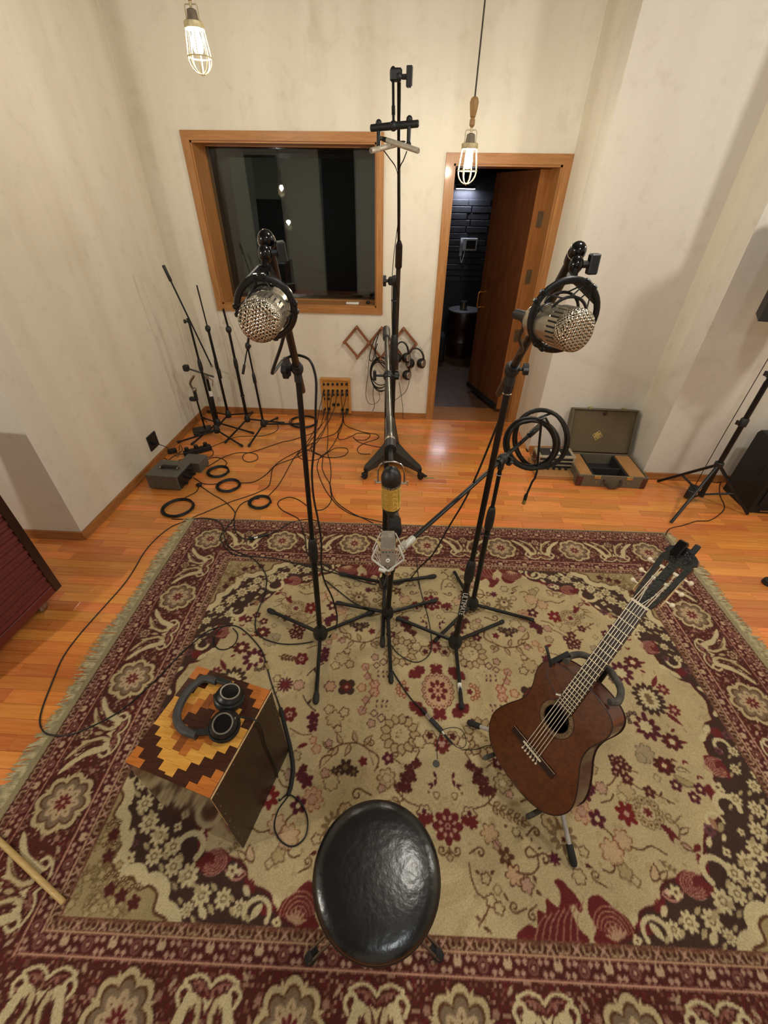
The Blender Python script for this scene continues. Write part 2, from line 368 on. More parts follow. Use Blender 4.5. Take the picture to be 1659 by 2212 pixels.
# ------------------------------------------------------------------ window
def casing(mb, x0, x1, z0, z1, w, y0, y1):
    """four mitred boards around an opening"""
    o = [(x0 - w, z0 - w), (x1 + w, z0 - w), (x1 + w, z1 + w), (x0 - w, z1 + w)]; i_ = [(x0, z0), (x1, z0), (x1, z1), (x0, z1)]; out = []
    for k in range(4):
        j = (k + 1) % 4; p = [V3((q[0], y0, q[1])) for q in (o[k], o[j], i_[j], i_[k])]; m = MB(); m.prism(p, (0, y1 - y0, 0)); out.append(m)
    return out
win = MB(); span(win, WX0 - .002, WX0 + .012, YB - .004, YT + .02, WZ0, WZ1); win = struct(win, 'window_1', 'trim_pine_up')
for n_, (x0, x1, z0, z1, mm) in (('jamb', (WX1 - .012, WX1 + .002, WZ0, WZ1, 'trim_pine_up')), ('head_board', (WX0, WX1, WZ1 - .012, WZ1 + .002, 'trim_pine')), ('sill', (WX0, WX1, WZ0 - .002, WZ0 + .012, 'trim_pine'))):
    d = MB(); span(d, x0, x1, YB - .004, YT + .02, z0, z1); struct(d, n_, mm, win)
for k, m_ in enumerate(casing(None, WX0, WX1, WZ0, WZ1, .056, YB - .018, YB)): struct(m_, 'casing', 'trim_pine' if k % 2 == 0 else 'trim_pine_up', win)
for k, m_ in enumerate(casing(None, WX0 + .018, WX1 - .018, WZ0 + .018, WZ1 - .018, .018, YB + .205, YB + .235)): struct(m_, 'bead', 'trim_pine' if k % 2 == 0 else 'trim_pine_up', win)
glass('pane_glass')
d = MB(); span(d, WX0 + .002, WX1 - .002, YB + .238, YB + .246, WZ0 + .002, WZ1 - .002); struct(d, 'pane', 'pane_glass', win)
d = MB(); R = Matrix.Rotation(math.radians(-3.0), 3, 'X'); d.box(((WX0 + WX1) / 2, YT + .06, (WZ0 + WZ1) / 2), (WX1 - WX0 + .1, .008, WZ1 - WZ0 + .12), R); struct(d, 'pane', 'pane_glass', win)
mat('painted_metal', (206, 196, 176), .4)
d = MB(); d.box((-1.05, YB + .10, WZ1 - .004), (.016, .03, .008)); struct(d, 'catch', 'painted_metal', win)
# ------------------------------------------------------------------ doorway and open door
dr = MB(); span(dr, DX0 - .002, DX0 + .014, YB - .006, YT + .01, 0, DZ1); dr = struct(dr, 'door_1', 'trim_pine_up')
d = MB(); span(d, DX1 - .014, DX1 + .002, YB - .006, YT + .01, 0, DZ1); struct(d, 'jamb', 'trim_pine_up', dr)
d = MB(); span(d, DX0, DX1, YB - .006, YT + .01, DZ1 - .014, DZ1 + .002); struct(d, 'head_board', 'trim_pine', dr)
W_ = .062
for n_, pts, mm in (('casing', [(DX0 - W_, 0), (DX0, 0), (DX0, DZ1), (DX0 - W_, DZ1 + W_)], 'trim_pine_up'), ('casing', [(DX1, 0), (DX1 + W_, 0), (DX1 + W_, DZ1 + W_), (DX1, DZ1)], 'trim_pine_up'), ('casing', [(DX0, DZ1), (DX1, DZ1), (DX1 + W_, DZ1 + W_), (DX0 - W_, DZ1 + W_)], 'trim_pine')):
    d = MB(); d.prism([V3((x, YB - .020, z)) for x, z in pts], (0, .020, 0)); struct(d, n_, mm, dr)
d = MB(); span(d, DX0, DX1, YB - .02, YT + .02, -.007, .004); struct(d, 'threshold', 'skirting_wood', dr)
wood('door_veneer', (112, 66, 38), (84, 46, 24), 2, .38, 4., .2); wood('door_edge_wood', (178, 120, 66), (146, 92, 46), 2, .45, 5.)
mat('rubber_black', (20, 19, 19), .7); mat('steel_hinge', (142, 136, 118), .35, .8)
P0 = V3((1.000, 4.262, 0)); e = V3((-.326, .945, 0)).normalized(); nn = V3((e.y, -e.x, 0)); Rd = Matrix((e, nn, V3((0, 0, 1)))).transposed()
d = MB(); d.box(P0 + e * .36 + nn * .052 + V3((0, 0, 1.045)), (.72, .100, 1.99), Rd); leaf_ = struct(d, 'door_leaf', 'door_veneer', dr)
d = MB(); d.box(P0 - e * .004 + nn * .052 + V3((0, 0, 1.045)), (.008, .100, 1.99), Rd); struct(d, 'door_edge', 'door_edge_wood', leaf_)
d = MB(); d.box(P0 + e * .36 - nn * .004 + V3((0, 0, .075)), (.72, .012, .05), Rd); struct(d, 'door_sweep', 'rubber_black', leaf_)
for zz in (1.72, 1.30, .80):
    d = MB(); hp = P0 + nn * .112 - e * .012 + V3((0, 0, zz)); d.cyl(hp - V3((0, 0, .06)), hp + V3((0, 0, .06)), .009); d.box(hp - nn * .035 - e * .001, (.004, .06, .11), Rd); d.box(hp + V3((.012, -.02, 0)), (.004, .07, .11)); struct(d, 'hinge', 'steel_hinge', leaf_, smooth=35)
mat('brass_pull', (190, 130, 60), .3, .9)
hp = P0 + e * .66 - nn * .0; d = MB(); d.tube(bez([hp + V3((0, 0, .93)), hp + V3((0, 0, .93)) - nn * .04, hp + V3((0, 0, 1.0)) - nn * .045, hp + V3((0, 0, 1.07)) - nn * .04, hp + V3((0, 0, 1.07))], 6), .007); struct(d, 'pull_handle', 'brass_pull', leaf_, smooth=40)
# ------------------------------------------------------------------ what lies beyond: the lobby behind the door, the control room behind the glass
mat('lobby_wall', (44, 44, 52), .7, bump=.1); mat('lobby_floor', (98, 72, 56), .4, scale=8)
for n_, r in (('wall_lobby_back', (.0, 2.4, 7.0, 7.1, 0, 2.8)), ('wall_lobby_left', (-.05, .05, YT + .0, 7.0, 0, 2.8)), ('wall_lobby_right', (1.62, 1.72, YT, 7.0, 0, 2.8))):
    d = MB(); span(d, *r); struct(d, n_, 'lobby_wall')
d = MB(); span(d, .05, 1.62, YT, 7.0, 2.75, 2.8); struct(d, 'ceiling_lobby', 'lobby_wall')
d = MB(); span(d, -.05, 2.4, YT + .02, 7.1, -.05, -.001); struct(d, 'floor_lobby', 'lobby_floor')
lob = bpy.data.objects['wall_lobby_back']
mat('dark_tile', (46, 46, 54), .6, bump=.3, bscale=14)
rb = random.Random(3)
for i in range(13):
    for j in range(2):
        d = MB(); z0 = .9 + i * .075; d.box((.62 + j * .30 + (.05 if i % 2 else 0), 6.992 - rb.random() * .01, z0), (.285, .02, .066), bev=.004); struct(d, 'brick', 'dark_tile', lob)
b = MB(); b.box((.70, 6.93, 1.965), (.26, .06, .035), bev=.004); fx = struct(b, 'lobby_light_bar', 'rubber_black'); del fx['kind']; tag(fx, 'black wall light bar shining down inside the dark lobby', 'wall light')
b = MB(); b.box((.70, 6.93, 1.945), (.24, .045, .006)); struct(b, 'diffuser', emit('lobby_led', (.85, .9, 1.0), 26.), fx)
l = bpy.data.lights.new('lobby_led_light', 'AREA'); l.shape = 'RECTANGLE'; l.size = .24; l.size_y = .05; l.energy = 3.5; l.color = (.82, .88, 1.0); lo = bpy.data.objects.new('lobby_led_light', l); lo.location = (.70, 6.93, 1.935); COL.objects.link(lo)
mat('control_wall', (40, 40, 38), .8)
for n_, r in (('wall_control_back', (-3.6, -.05, 7.2, 7.3, 0, 3.0)), ('wall_control_left', (-3.7, -3.6, YT, 7.3, 0, 3.0)), ('wall_control_right', (-.15, -.06, YT + .12, 7.2, 0, 3.0))):
    d = MB(); span(d, *r); struct(d, n_, 'control_wall')
d = MB(); span(d, -3.7, -.05, YT, 7.3, 3.0, 3.05); struct(d, 'ceiling_control', 'control_wall')
d = MB(); span(d, -3.7, -.06, YT + .02, 7.3, -.05, -.001); struct(d, 'floor_control', 'lobby_floor')
# ------------------------------------------------------------------ rug design
def rug_quarter(step=0.004, ss=2):
    """Colours (sRGB 0-255) of one quarter of the rug, woven design: a = |u|, b = |v| in metres."""
    A_MAX, B_MAX = 1.684, 1.240
    na, nb = int(round(A_MAX / step)) + 1, int(round(B_MAX / step)) + 1
    h = step / ss
    ga = (np.arange(na * ss) - (ss - 1) / 2.0) * h
    gb = (np.arange(nb * ss) - (ss - 1) / 2.0) * h
    AA, BB = np.meshgrid(ga, gb)
    rnd = np.random.RandomState(7)
    # slightly ragged outlines, as knots give
    wob = rnd.normal(0, 1, AA.shape)
    AA = AA + wob * 0.0009
    BB = BB + np.roll(wob, 37, 0) * 0.0009
    BEIGE = (184, 165, 124); PINK = (176, 140, 118); MAROON = (80, 36, 32); GROUND = (76, 36, 27)
    RED = (102, 38, 37); DARK = (66, 46, 38); BROWN = (92, 60, 38); OLIVE = (118, 96, 66)
    CREAM = (196, 180, 138); PLUM = (84, 34, 42); SPAN = (156, 138, 98); TAUPE = (124, 104, 82)
    img = np.empty(AA.shape + (3,), np.float32); img[:] = BEIGE

    def box(c, r):
        i0 = max(0, int((c[1] - r) / h)); i1 = min(AA.shape[0], int((c[1] + r) / h) + 2)
        j0 = max(0, int((c[0] - r) / h)); j1 = min(AA.shape[1], int((c[0] + r) / h) + 2)
        return (slice(i0, max(i0, i1)), slice(j0, max(j0, j1)))

    def put(s, m, col):
        img[s][m] = col

    def poly(pts, col):
        p = np.asarray(pts, float); c = (p.min(0) + p.max(0)) / 2; r = (p.max(0) - p.min(0)).max() / 2 + .01
        s = box(c, r); x, y = AA[s], BB[s]; ins = np.zeros(x.shape, bool)
        if x.size == 0: return
        for i in range(len(p)):
            x1, y1 = p[i]; x2, y2 = p[i - 1]
            if y1 == y2: continue
            ins ^= ((y1 > y) != (y2 > y)) & (x < (x2 - x1) * (y - y1) / (y2 - y1) + x1)
        put(s, ins, col)

    def smooth(pts, n=8, closed=False):
        p = np.asarray(pts, float); k = len(p); out = []
        for i in range(k if closed else k - 1):
            g = lambda q: p[q % k] if closed else p[min(max(q, 0), k - 1)]
            p0, p1, p2, p3 = g(i - 1), g(i), g(i + 1), g(i + 2)
            for t in np.linspace(0, 1, n, endpoint=False):
                out.append(.5 * (2 * p1 + (p2 - p0) * t + (2 * p0 - 5 * p1 + 4 * p2 - p3) * t * t + (3 * p1 - p0 - 3 * p2 + p3) * t ** 3))
        if not closed: out.append(p[-1])
        return np.array(out)

    def stroke(pts, w, col, sm=True, taper=False):
        p = smooth(pts) if sm and len(pts) > 2 else np.asarray(pts, float)
        for i in range(len(p) - 1):
            a, b = p[i], p[i + 1]; c = (a + b) / 2; r = np.hypot(*(b - a)) / 2 + w
            s = box(c, r); x, y = AA[s] - a[0], BB[s] - a[1]
            if x.size == 0: continue
            d = b - a; L = (d ** 2).sum() + 1e-12; t = np.clip((x * d[0] + y * d[1]) / L, 0, 1)
            ww = w * (1 - .75 * i / len(p)) if taper else w
            put(s, np.hypot(x - t * d[0], y - t * d[1]) < ww / 2, col)

    def flower(c, r, n, col, k=.28, rot=0., sq=1., pw=1.):
        s = box(c, r * 1.05 + .004); x, y = AA[s] - c[0], (BB[s] - c[1]) / sq
        if x.size == 0: return
        th = np.arctan2(y, x) + rot
        w = np.abs(np.cos(n * th / 2)) ** pw
        put(s, np.hypot(x, y) < r * (1 - k + k * w), col)

    def oflower(c, r, n, line, fill, w=.006, k=.3, rot=0., eye=None, er=.25, sq=1.):
        flower(c, r, n, line, k, rot, sq); flower(c, r - w, n, fill, k, rot, sq)
        if eye: flower(c, r * er, n, eye, .4, rot, sq)

    def leafpts(c, L, W, ang, bend=0., n=9, serr=0.):
        t = np.linspace(0, 1, n); wdt = np.sin(np.pi * t ** .8) * W / 2
        if serr: wdt = wdt * (1 + serr * ((np.arange(n) % 2) * 2 - 1))
        x = t * L; y = bend * np.sin(np.pi * t) * L
        up = np.stack([x, y + wdt], 1); dn = np.stack([x, y - wdt], 1)[::-1]
        p = np.concatenate([up, dn]); ca, sa = np.cos(ang), np.sin(ang)
        return np.stack([c[0] + p[:, 0] * ca - p[:, 1] * sa, c[1] + p[:, 0] * sa + p[:, 1] * ca], 1)

    def leaf(c, L, W, ang, col, bend=0., serr=0.): poly(leafpts(c, L, W, ang, bend, 13 if serr else 9, serr), col)

    def oleaf(c, L, W, ang, line, fill, bend=0., w=.005, serr=.0):
        leaf(c, L, W, ang, line, bend, serr)
        c2 = (c[0] + np.cos(ang) * w * 1.2, c[1] + np.sin(ang) * w * 1.2)
        leaf(c2, L - 2.4 * w, max(W - 2 * w, .003), ang, fill, bend)

    def maple(c, r, ang, col):
        th = np.linspace(0, 2 * np.pi, 40, endpoint=False)
        rad = r * (.62 + .38 * np.abs(np.cos(2.5 * th)) ** .8) * (1 - .25 * np.cos(th))
        rad[0] = rad[-1] = r * .2
        th = th + ang
        poly(np.stack([c[0] + rad * np.cos(th), c[1] + rad * np.sin(th)], 1), col)

    def curl(c, r, ang, w, col, turns=1.15, hand=1, tail=2.2):
        t = np.linspace(0, 1, 22); rr = r * (.25 + .75 * t); th = ang + hand * (1 - t) * turns * 2 * np.pi
        p = np.stack([c[0] + rr * np.cos(th), c[1] + rr * np.sin(th)], 1)
        e = p[-1] + np.array([-np.sin(th[-1]), np.cos(th[-1])]) * (-hand) * r * tail * -1 * -1
        stroke(np.vstack([p, e[None]]), w, col, sm=False)

    def spray(c, ang, L, line, n=5, fill=None, w=.0045, size=.03):
        d = np.array([np.cos(ang), np.sin(ang)]); q = np.array([-d[1], d[0]]); c = np.asarray(c, float)
        stroke([c, c + d * L * .5 + q * L * .05, c + d * L], w, line)
        for i in range(n):
            p = c + d * L * (i + .6) / n
            for s in (-1, 1):
                if fill is None: leaf(p, size * (1 - .35 * i / n), size * .42, ang + s * .8, line)
                else: oleaf(p, size * (1 - .35 * i / n), size * .5, ang + s * .8, line, fill, w=.004)
        if fill is not None: oleaf(c + d * L * .92, size, size * .5, ang, line, fill, w=.004)

    def wreath(c, r, n, line, fill, a0=0, span=2 * np.pi, lw=.5):
        for i in range(n):
            th = a0 + span * (i + .5) / n
            oleaf((c[0] + .45 * r * np.cos(th), c[1] + .45 * r * np.sin(th)), r * .62, r * lw, th, line, fill, w=.0045)

    # ---------------- field: speckle, then motifs
    for q in range(150):
        c = (rnd.rand() * 1.25, rnd.rand() * .8)
        if rnd.rand() < .5: curl(c, .008 + .006 * rnd.rand(), rnd.rand() * 6.3, .0035, (164, 143, 104), 1.0, rnd.choice([-1, 1]))
        else: leaf(c, .02, .01, rnd.rand() * 6.3, (160, 140, 102))
    # central medallion
    for i in range(16):
        th = i * np.pi / 8
        oflower((.062 * np.cos(th), .080 * np.sin(th)), .0175, 5, RED if i % 2 == 0 else BROWN, (186, 150, 116), .004, .2, eye=RED, er=.32)
    flower((0, 0), .062, 16, (186, 150, 116), .1, sq=1.25); flower((0, 0), .047, 8, RED, .45, sq=1.25); flower((0, 0), .026, 8, (190, 150, 120), .5, np.pi / 8, 1.2)
    flower((0, 0), .010, 4, RED, .3)
    maple((0, .122), .034, np.pi / 2, RED)
    for dx, dy, r_, a_ in ((.098, .098, .034, .7), (.124, .08, .026, .2), (.075, .112, .02, 1.2)): maple((dx, dy), r_, a_, RED)
    leaf((.14, .125), .03, .014, .9, PLUM); leaf((.145, .128), .03, .012, 2.0, PLUM)
    wreath((.155, 0), .045, 7, (130, 58, 40), (186, 150, 116), -1.7, 3.4); flower((.15, 0), .016, 5, RED, .4)
    # feather wreaths around the medallion
    wreath((.178, .205), .085, 13, BROWN, (172, 150, 110)); flower((.178, .205), .030, 7, BEIGE, .15)
    for dx, dy in ((-.008, 0), (.01, -.008), (.004, .012), (-.006, -.014), (.016, .008)): leaf((.178 + dx, .205 + dy), .011, .005, dx * 90, BROWN)
    oflower((.05, .213), .032, 6, BROWN, (182, 158, 118), .005, .25); flower((.05, .207), .017, 5, MAROON, .35)
    flower((0, .245), .036, 9, RED, .35); flower((0, .236), .017, 5, PINK, .4); stroke([(0, .205), (0, .225)], .012, RED, False)
    oflower((.095, .235), .03, 6, BROWN, BEIGE, .005); curl((.112, .268), .016, 2.6, .005, BROWN, 1.1, 1)
    oflower((.262, .14), .02, 4, PLUM, BEIGE, .005); oflower((.305, .165), .022, 5, BROWN, PINK, .005); oflower((.295, .12), .018, 4, PLUM, BEIGE, .005)
    for dx in (0, .02, .045): leaf((.235 + dx, .055), .018, .009, 1.1, PLUM); leaf((.245 + dx, .08), .015, .008, 2.0, PLUM)
    # red maple branch
    stroke([(.165, .455), (.168, .41), (.15, .37), (.125, .34)], .0045, BROWN)
    for c, r_, a_ in (((.107, .325), .022, 2.2), ((.146, .345), .024, .3), ((.128, .378), .021, 1.8), ((.167, .375), .022, .2), ((.151, .415), .024, 1.7), ((.188, .412), .021, .5)): maple(c, r_, a_, MAROON)
    for s in (-1, 1):
        leaf((.033, .372), .03, .012, 1.3 * s, PLUM); leaf((.045, .39), .026, .010, .6 + .4 * s, PLUM)
    oflower((.035, .43), .015, 3, BROWN, BEIGE, .004, rot=.5); flower((.065, .42), .006, 4, OLIVE)
    # red rosette on the axis
    flower((0, .529), .058, 8, RED, .3); flower((0, .529), .036, 8, PINK, .5, np.pi / 8); flower((0, .529), .028, 8, RED, .4); flower((0, .529), .012, 6, PINK, .4); flower((0, .529), .006, 4, RED)
    curl((.027, .600), .015, 2.2, .005, BROWN, 1.1, -1); stroke([(0, .59), (0, .615)], .006, BROWN, False); oflower((0, .62), .013, 3, BROWN, BEIGE, .004)
    oflower((.085, .49), .031, 6, BROWN, BEIGE, .005); flower((.092, .512), .026, 7, RED, .4); flower((.066, .508), .018, 5, RED, .4); flower((.085, .485), .011, 5, PLUM)
    stroke([(.105, .47), (.15, .455), (.18, .43), (.19, .40)], .0045, BROWN); spray((.165, .45), .42, .135, BROWN, 5, (170, 148, 108), size=.036)
    oflower((.232, .378), .04, 7, BROWN, (178, 156, 116), .005); oflower((.232, .378), .02, 5, OLIVE, BEIGE, .004); oflower((.25, .415), .018, 5, BROWN, PINK, .004)
    flower((.227, .305), .027, 5, PLUM, .4); flower((.227, .305), .009, 4, PINK); curl((.195, .292), .016, 1.0, .005, BROWN, 1.1, -1); wreath((.262, .318), .03, 5, BROWN, BEIGE, -1.2, 2.6)
    oflower((.152, .545), .036, 6, BROWN, (188, 156, 118), .005, .4); oflower((.172, .578), .018, 5, BROWN, PINK, .004)
    flower((.199, .61), .030, 5, BROWN, .55); flower((.199, .61), .009, 4, BEIGE); stroke([(.16, .56), (.185, .59), (.215, .635), (.225, .65)], .004, BROWN)
    oflower((.218, .66), .034, 6, MAROON, (186, 152, 116), .005, .42); oflower((.255, .685), .026, 5, BROWN, PINK, .005, .35)
    stroke([(.225, .65), (.27, .655), (.305, .635), (.31, .60), (.29, .58), (.272, .59), (.275, .608), (.288, .606)], .006, BROWN)
    for c, a_ in (((.315, .585), -.3), ((.325, .62), .4), ((.298, .565), -1.2), ((.27, .56), -2)): leaf(c, .018, .007, a_, BROWN)
    curl((.323, .535), .016, 4.0, .006, BROWN, 1.0, 1); oflower((.25, .537), .017, 6, BROWN, BEIGE, .004); flower((.215, .52), .006, 4, BROWN); curl((.109, .602), .016, 4.2, .0055, BROWN, 1.0, 1)
    stroke([(.066, .632), (.068, .67), (.085, .71), (.115, .725)], .005, BROWN)
    oflower((.118, .672), .020, 5, BROWN, BEIGE, .005); leaf((.1, .66), .02, .01, 3.6, BROWN); leaf((.135, .66), .02, .01, -.6, BROWN)
    oflower((.126, .728), .021, 5, BROWN, BEIGE, .005); oflower((.15, .745), .02, 5, BROWN, BEIGE, .005); oflower((.152, .700), .016, 4, OLIVE, BEIGE, .004)
    leaf((.17, .705), .03, .008, 1.0, BROWN); stroke([(.075, .79), (.1, .765), (.12, .74)], .005, BROWN); leaf((.07, .765), .02, .01, .7, BROWN); leaf((.09, .79), .03, .01, .5, BROWN)
    leaf((.283, .655), .025, .012, 1.4, BROWN); leaf((.282, .695), .022, .011, .8, BROWN)
    # outlined pink and olive group
    curl((.344, .44), .022, 4.3, .0065, BROWN, .95, 1); oflower((.383, .498), .034, 7, BROWN, (176, 152, 112), .005, .2); flower((.383, .498), .012, 5, OLIVE, .4)
    flower((.418, .545), .052, 11, OLIVE, .45); flower((.418, .545), .024, 6, BEIGE, .2); flower((.37, .61), .022, 7, PLUM, .5); curl((.335, .612), .017, 4.4, .006, BROWN, 1.0, 1)
    oflower((.515, .462), .044, 8, (140, 82, 60), (184, 150, 116), .005, .3); oflower((.515, .462), .022, 6, (140, 82, 60), PINK, .004)
    flower((.566, .484), .033, 5, PLUM, .45); flower((.566, .484), .010, 4, CREAM); stroke([(.578, .51), (.602, .535), (.615, .56)], .0055, BROWN); stroke([(.602, .535), (.596, .57)], .005, BROWN, False)
    oflower((.635, .545), .036, 6, (128, 78, 52), (188, 158, 122), .005, .35); oflower((.582, .582), .044, 7, (128, 78, 52), (188, 158, 122), .005, .35)
    stroke([(.655, .565), (.69, .572), (.73, .56), (.775, .583)], .0055, BROWN); stroke([(.575, .615), (.57, .632), (.55, .64), (.53, .632)], .0055, BROWN)
    oflower((.605, .636), .028, 5, OLIVE, (168, 148, 106), .006, .35); oflower((.632, .66), .018, 4, OLIVE, BEIGE, .005); oleaf((.69, .66), .06, .035, -1.1, BROWN, (186, 158, 122), .1); oleaf((.715, .655), .05, .024, -.6, BROWN, BEIGE); spray((.74, .6), .6, .05, OLIVE, 3, None, size=.018)
    # star flower group
    flower((.684, .463), .043, 7, (112, 36, 34), .45); flower((.684, .463), .011, 4, PINK)
    for i in range(11):
        th = i * 2 * np.pi / 11
        oflower((.767 + .041 * np.cos(th), .456 + .041 * np.sin(th)), .0175, 5, OLIVE, (176, 154, 114), .0045, .2, eye=BROWN, er=.3)
    flower((.767, .456), .028, 9, BEIGE, .2); flower((.767, .456), .018, 6, RED, .5)
    oflower((.716, .388), .036, 7, OLIVE, (176, 154, 114), .005, .3); oflower((.69, .41), .02, 5, OLIVE, BEIGE, .004)
    leaf((.795, .492), .07, .024, .75, RED, serr=.2); leaf((.815, .515), .035, .016, 1.5, RED); oleaf((.84, .545), .05, .022, .6, BROWN, PINK); oleaf((.85, .52), .055, .022, -.4, BROWN, BEIGE)
    stroke([(.83, .47), (.85, .48), (.86, .505), (.845, .53)], .0055, OLIVE); curl((.842, .468), .02, 1.0, .0055, OLIVE, .9, 1)
    for c, r_ in (((.708, .268), .018), ((.742, .272), .02), ((.715, .3), .026), ((.755, .3), .021), ((.70, .32), .018), ((.737, .342), .026), ((.806, .386), .024)): flower(c, r_, 5, MAROON, .4); flower(c, r_ * .32, 4, PINK)
    stroke([(.737, .345), (.77, .375), (.806, .386), (.84, .40), (.885, .425)], .0045, BROWN); leaf((.84, .4), .022, .008, -.8, BROWN); leaf((.86, .41), .02, .008, 1.2, BROWN); stroke([(.755, .31), (.79, .318)], .004, BROWN, False); stroke([(.70, .33), (.67, .36), (.645, .37)], .005, BROWN)
    oflower((.855, .243), .042, 8, (110, 96, 76), (160, 142, 110), .005, .3); oflower((.83, .262), .024, 5, (110, 96, 76), (160, 142, 110), .004); oflower((.86, .335), .016, 4, (120, 100, 74), BEIGE, .004)
    flower((.912, .288), .046, 8, MAROON, .3, sq=.8); flower((.912, .288), .020, 5, RED, .3); flower((.912, .288), .011, 4, CREAM)
    flower((.994, .191), .046, 8, MAROON, .3, sq=.8); flower((.994, .191), .023, 6, RED, .3); flower((.994, .191), .015, 5, CREAM); leaf((1.03, .19), .03, .012, .1, RED); leaf((1.01, .15), .03, .012, -.6, RED)
    flower((.915, .135), .058, 9, PLUM, .4); flower((.91, .13), .030, 7, CREAM, .3); wreath((.875, .1), .04, 5, DARK, TAUPE, 2.4, 3.0)
    flower((.985, .01), .072, 13, DARK, .3); flower((.985, .01), .046, 13, CREAM, .35); flower((.985, .01), .018, 6, OLIVE, .3); leaf((1.03, .06), .08, .022, .9, RED, serr=.2); flower((1.075, .05), .03, 7, RED, .45); flower((1.075, .05), .011, 4, PINK); leaf((.93, .06), .05, .02, 1.9, PLUM)
    oleaf((.93, .32), .09, .034, .45, (112, 94, 66), (164, 146, 106), .12); oleaf((.95, .30), .06, .022, .2, (112, 94, 66), BEIGE, -.1)
    for c in ((.923, .359), (1.012, .369), (.973, .399)): flower(c, .024, 5, PLUM, .35); flower(c, .008, 4, CREAM)
    for c in ((.955, .26), (1.0, .265), (1.03, .32)): leaf(c, .022, .009, .6, RED); leaf(c, .018, .008, 2.0, RED)
    # middle row and left part
    flower((.675, .14), .037, 6, RED, .3); flower((.675, .14), .015, 5, PINK, .4); flower((.675, .14), .007, 4, RED); spray((.79, .15), 3.3, .09, BROWN, 5, None, size=.03)
    flower((.566, .15), .03, 5, PLUM, .45); flower((.562, .19), .026, 5, PLUM, .45); stroke([(.56, .12), (.6, .09), (.63, .05)], .006, DARK); leaf((.6, .09), .03, .012, -2, DARK); stroke([(.56, .22), (.6, .225), (.66, .2)], .004, BROWN)
    oflower((.47, .15), .042, 8, BROWN, (178, 156, 116), .005, .35); oflower((.43, .12), .025, 5, BROWN, BEIGE, .005); oflower((.5, .11), .025, 5, BROWN, BEIGE, .005); oflower((.45, .195), .02, 5, BROWN, BEIGE, .005)
    flower((.725, 0), .040, 12, PLUM, .55); flower((.725, 0), .018, 6, RED, .3); oflower((.66, 0), .03, 7, BROWN, PINK, .005); oflower((.77, .03), .022, 6, BROWN, BEIGE, .005)
    flower((.432, 0), .046, 4, DARK, .35, np.pi / 4); flower((.432, 0), .024, 4, RED, .3); flower((.432, 0), .009, 4, PINK); oflower((.51, 0), .03, 6, MAROON, (190, 150, 120), .005); oflower((.36, 0), .024, 5, (140, 70, 48), (190, 156, 120), .005)
    oflower((.30, .02), .026, 6, (140, 60, 44), (190, 150, 120), .005); oflower((.335, .06), .02, 5, (140, 60, 44), PINK, .004); oflower((.35, .11), .022, 5, (140, 60, 44), PINK, .004); stroke([(.30, .02), (.33, .07), (.35, .11)], .004, BROWN)
    # palm branches
    stroke([(.30, .28), (.36, .25), (.43, .26), (.48, .29)], .006, BROWN)
    for i, (c, a_) in enumerate((((.33, .262), -2.2), ((.36, .25), -1.2), ((.39, .252), 1.2), ((.42, .258), -1.0), ((.44, .263), 1.0), ((.46, .275), -.5))): oleaf(c, .058, .024, a_, BROWN, (170, 148, 110), .08, .0045)
    oleaf((.31, .275), .09, .034, 1.9, BROWN, (184, 160, 120), .2); oleaf((.46, .30), .075, .03, .9, BROWN, (178, 154, 116), -.15); curl((.30, .245), .014, 1, .0045, BROWN)
    for c, r_ in (((.40, .345), .034), ((.365, .36), .022), ((.44, .36), .02)): flower(c, r_, 6, DARK, .5); flower(c, r_ * .35, 4, OLIVE)
    oflower((.45, .40), .034, 8, BROWN, BEIGE, .0045); oflower((.48, .37), .022, 5, BROWN, PINK, .004); flower((.33, .32), .02, 5, RED, .4)
    flower((.55, .40), .03, 5, PLUM, .45); flower((.58, .38), .022, 5, PLUM, .45); flower((.57, .355), .018, 5, MAROON, .4); oflower((.62, .38), .026, 6, BROWN, PINK, .0045); oflower((.61, .31), .024, 5, BROWN, (170, 148, 110), .0045); stroke([(.6, .43), (.64, .42), (.66, .4)], .005, BROWN)
    oflower((.48, .255), .018, 5, MAROON, PINK, .004); oflower((.53, .28), .022, 5, (140, 70, 50), (188, 152, 118), .004); oflower((.55, .245), .018, 5, (140, 70, 50), (188, 152, 118), .004); leaf((.57, .26), .05, .018, .4, RED)
    flower((.42, .553), .010, 5, MAROON); oflower((.48, .585), .02, 5, BROWN, BEIGE, .0045); oflower((.44, .655), .026, 6, BROWN, BEIGE, .0045); curl((.50, .65), .016, 2, .005, BROWN); leaf((.47, .62), .03, .012, .4, MAROON); curl((.20, .74), .016, 1.2, .005, BROWN); curl((.255, .76), .014, 4.2, .005, BROWN, 1., -1)
    # ---------------- red palmettes growing from the long borders
    poly(smooth([(.20, .815), (.235, .78), (.262, .785), (.275, .745), (.30, .75), (.312, .715), (.345, .735), (.362, .70), (.350, .67), (.375, .665), (.395, .685), (.41, .70), (.425, .73), (.412, .745), (.398, .725), (.385, .745), (.395, .78), (.41, .815)], 6, True), RED)
    for k_ in range(7):
        x0 = .25 + .022 * k_; stroke([(x0, .812), (x0 + .02, .78 - .004 * k_), (x0 + .05, .755 - .006 * k_)], .004, (156, 112, 92))
    poly(smooth([(.44, .815), (.452, .78), (.44, .745), (.452, .712), (.485, .70), (.512, .715), (.53, .735), (.56, .75), (.575, .785), (.57, .815)], 6, True), RED)
    for k_ in range(5):
        r_ = .018 + .011 * k_; th = np.linspace(-2.9, -.1, 9)
        stroke(np.stack([.505 + r_ * np.cos(th), .795 + r_ * 1.1 * np.sin(th)], 1), .0038, (160, 116, 94))
    for k_ in range(7):
        th = -2.8 + k_ * .42; leaf((.515, .808), .045, .009, th, (176, 140, 110))
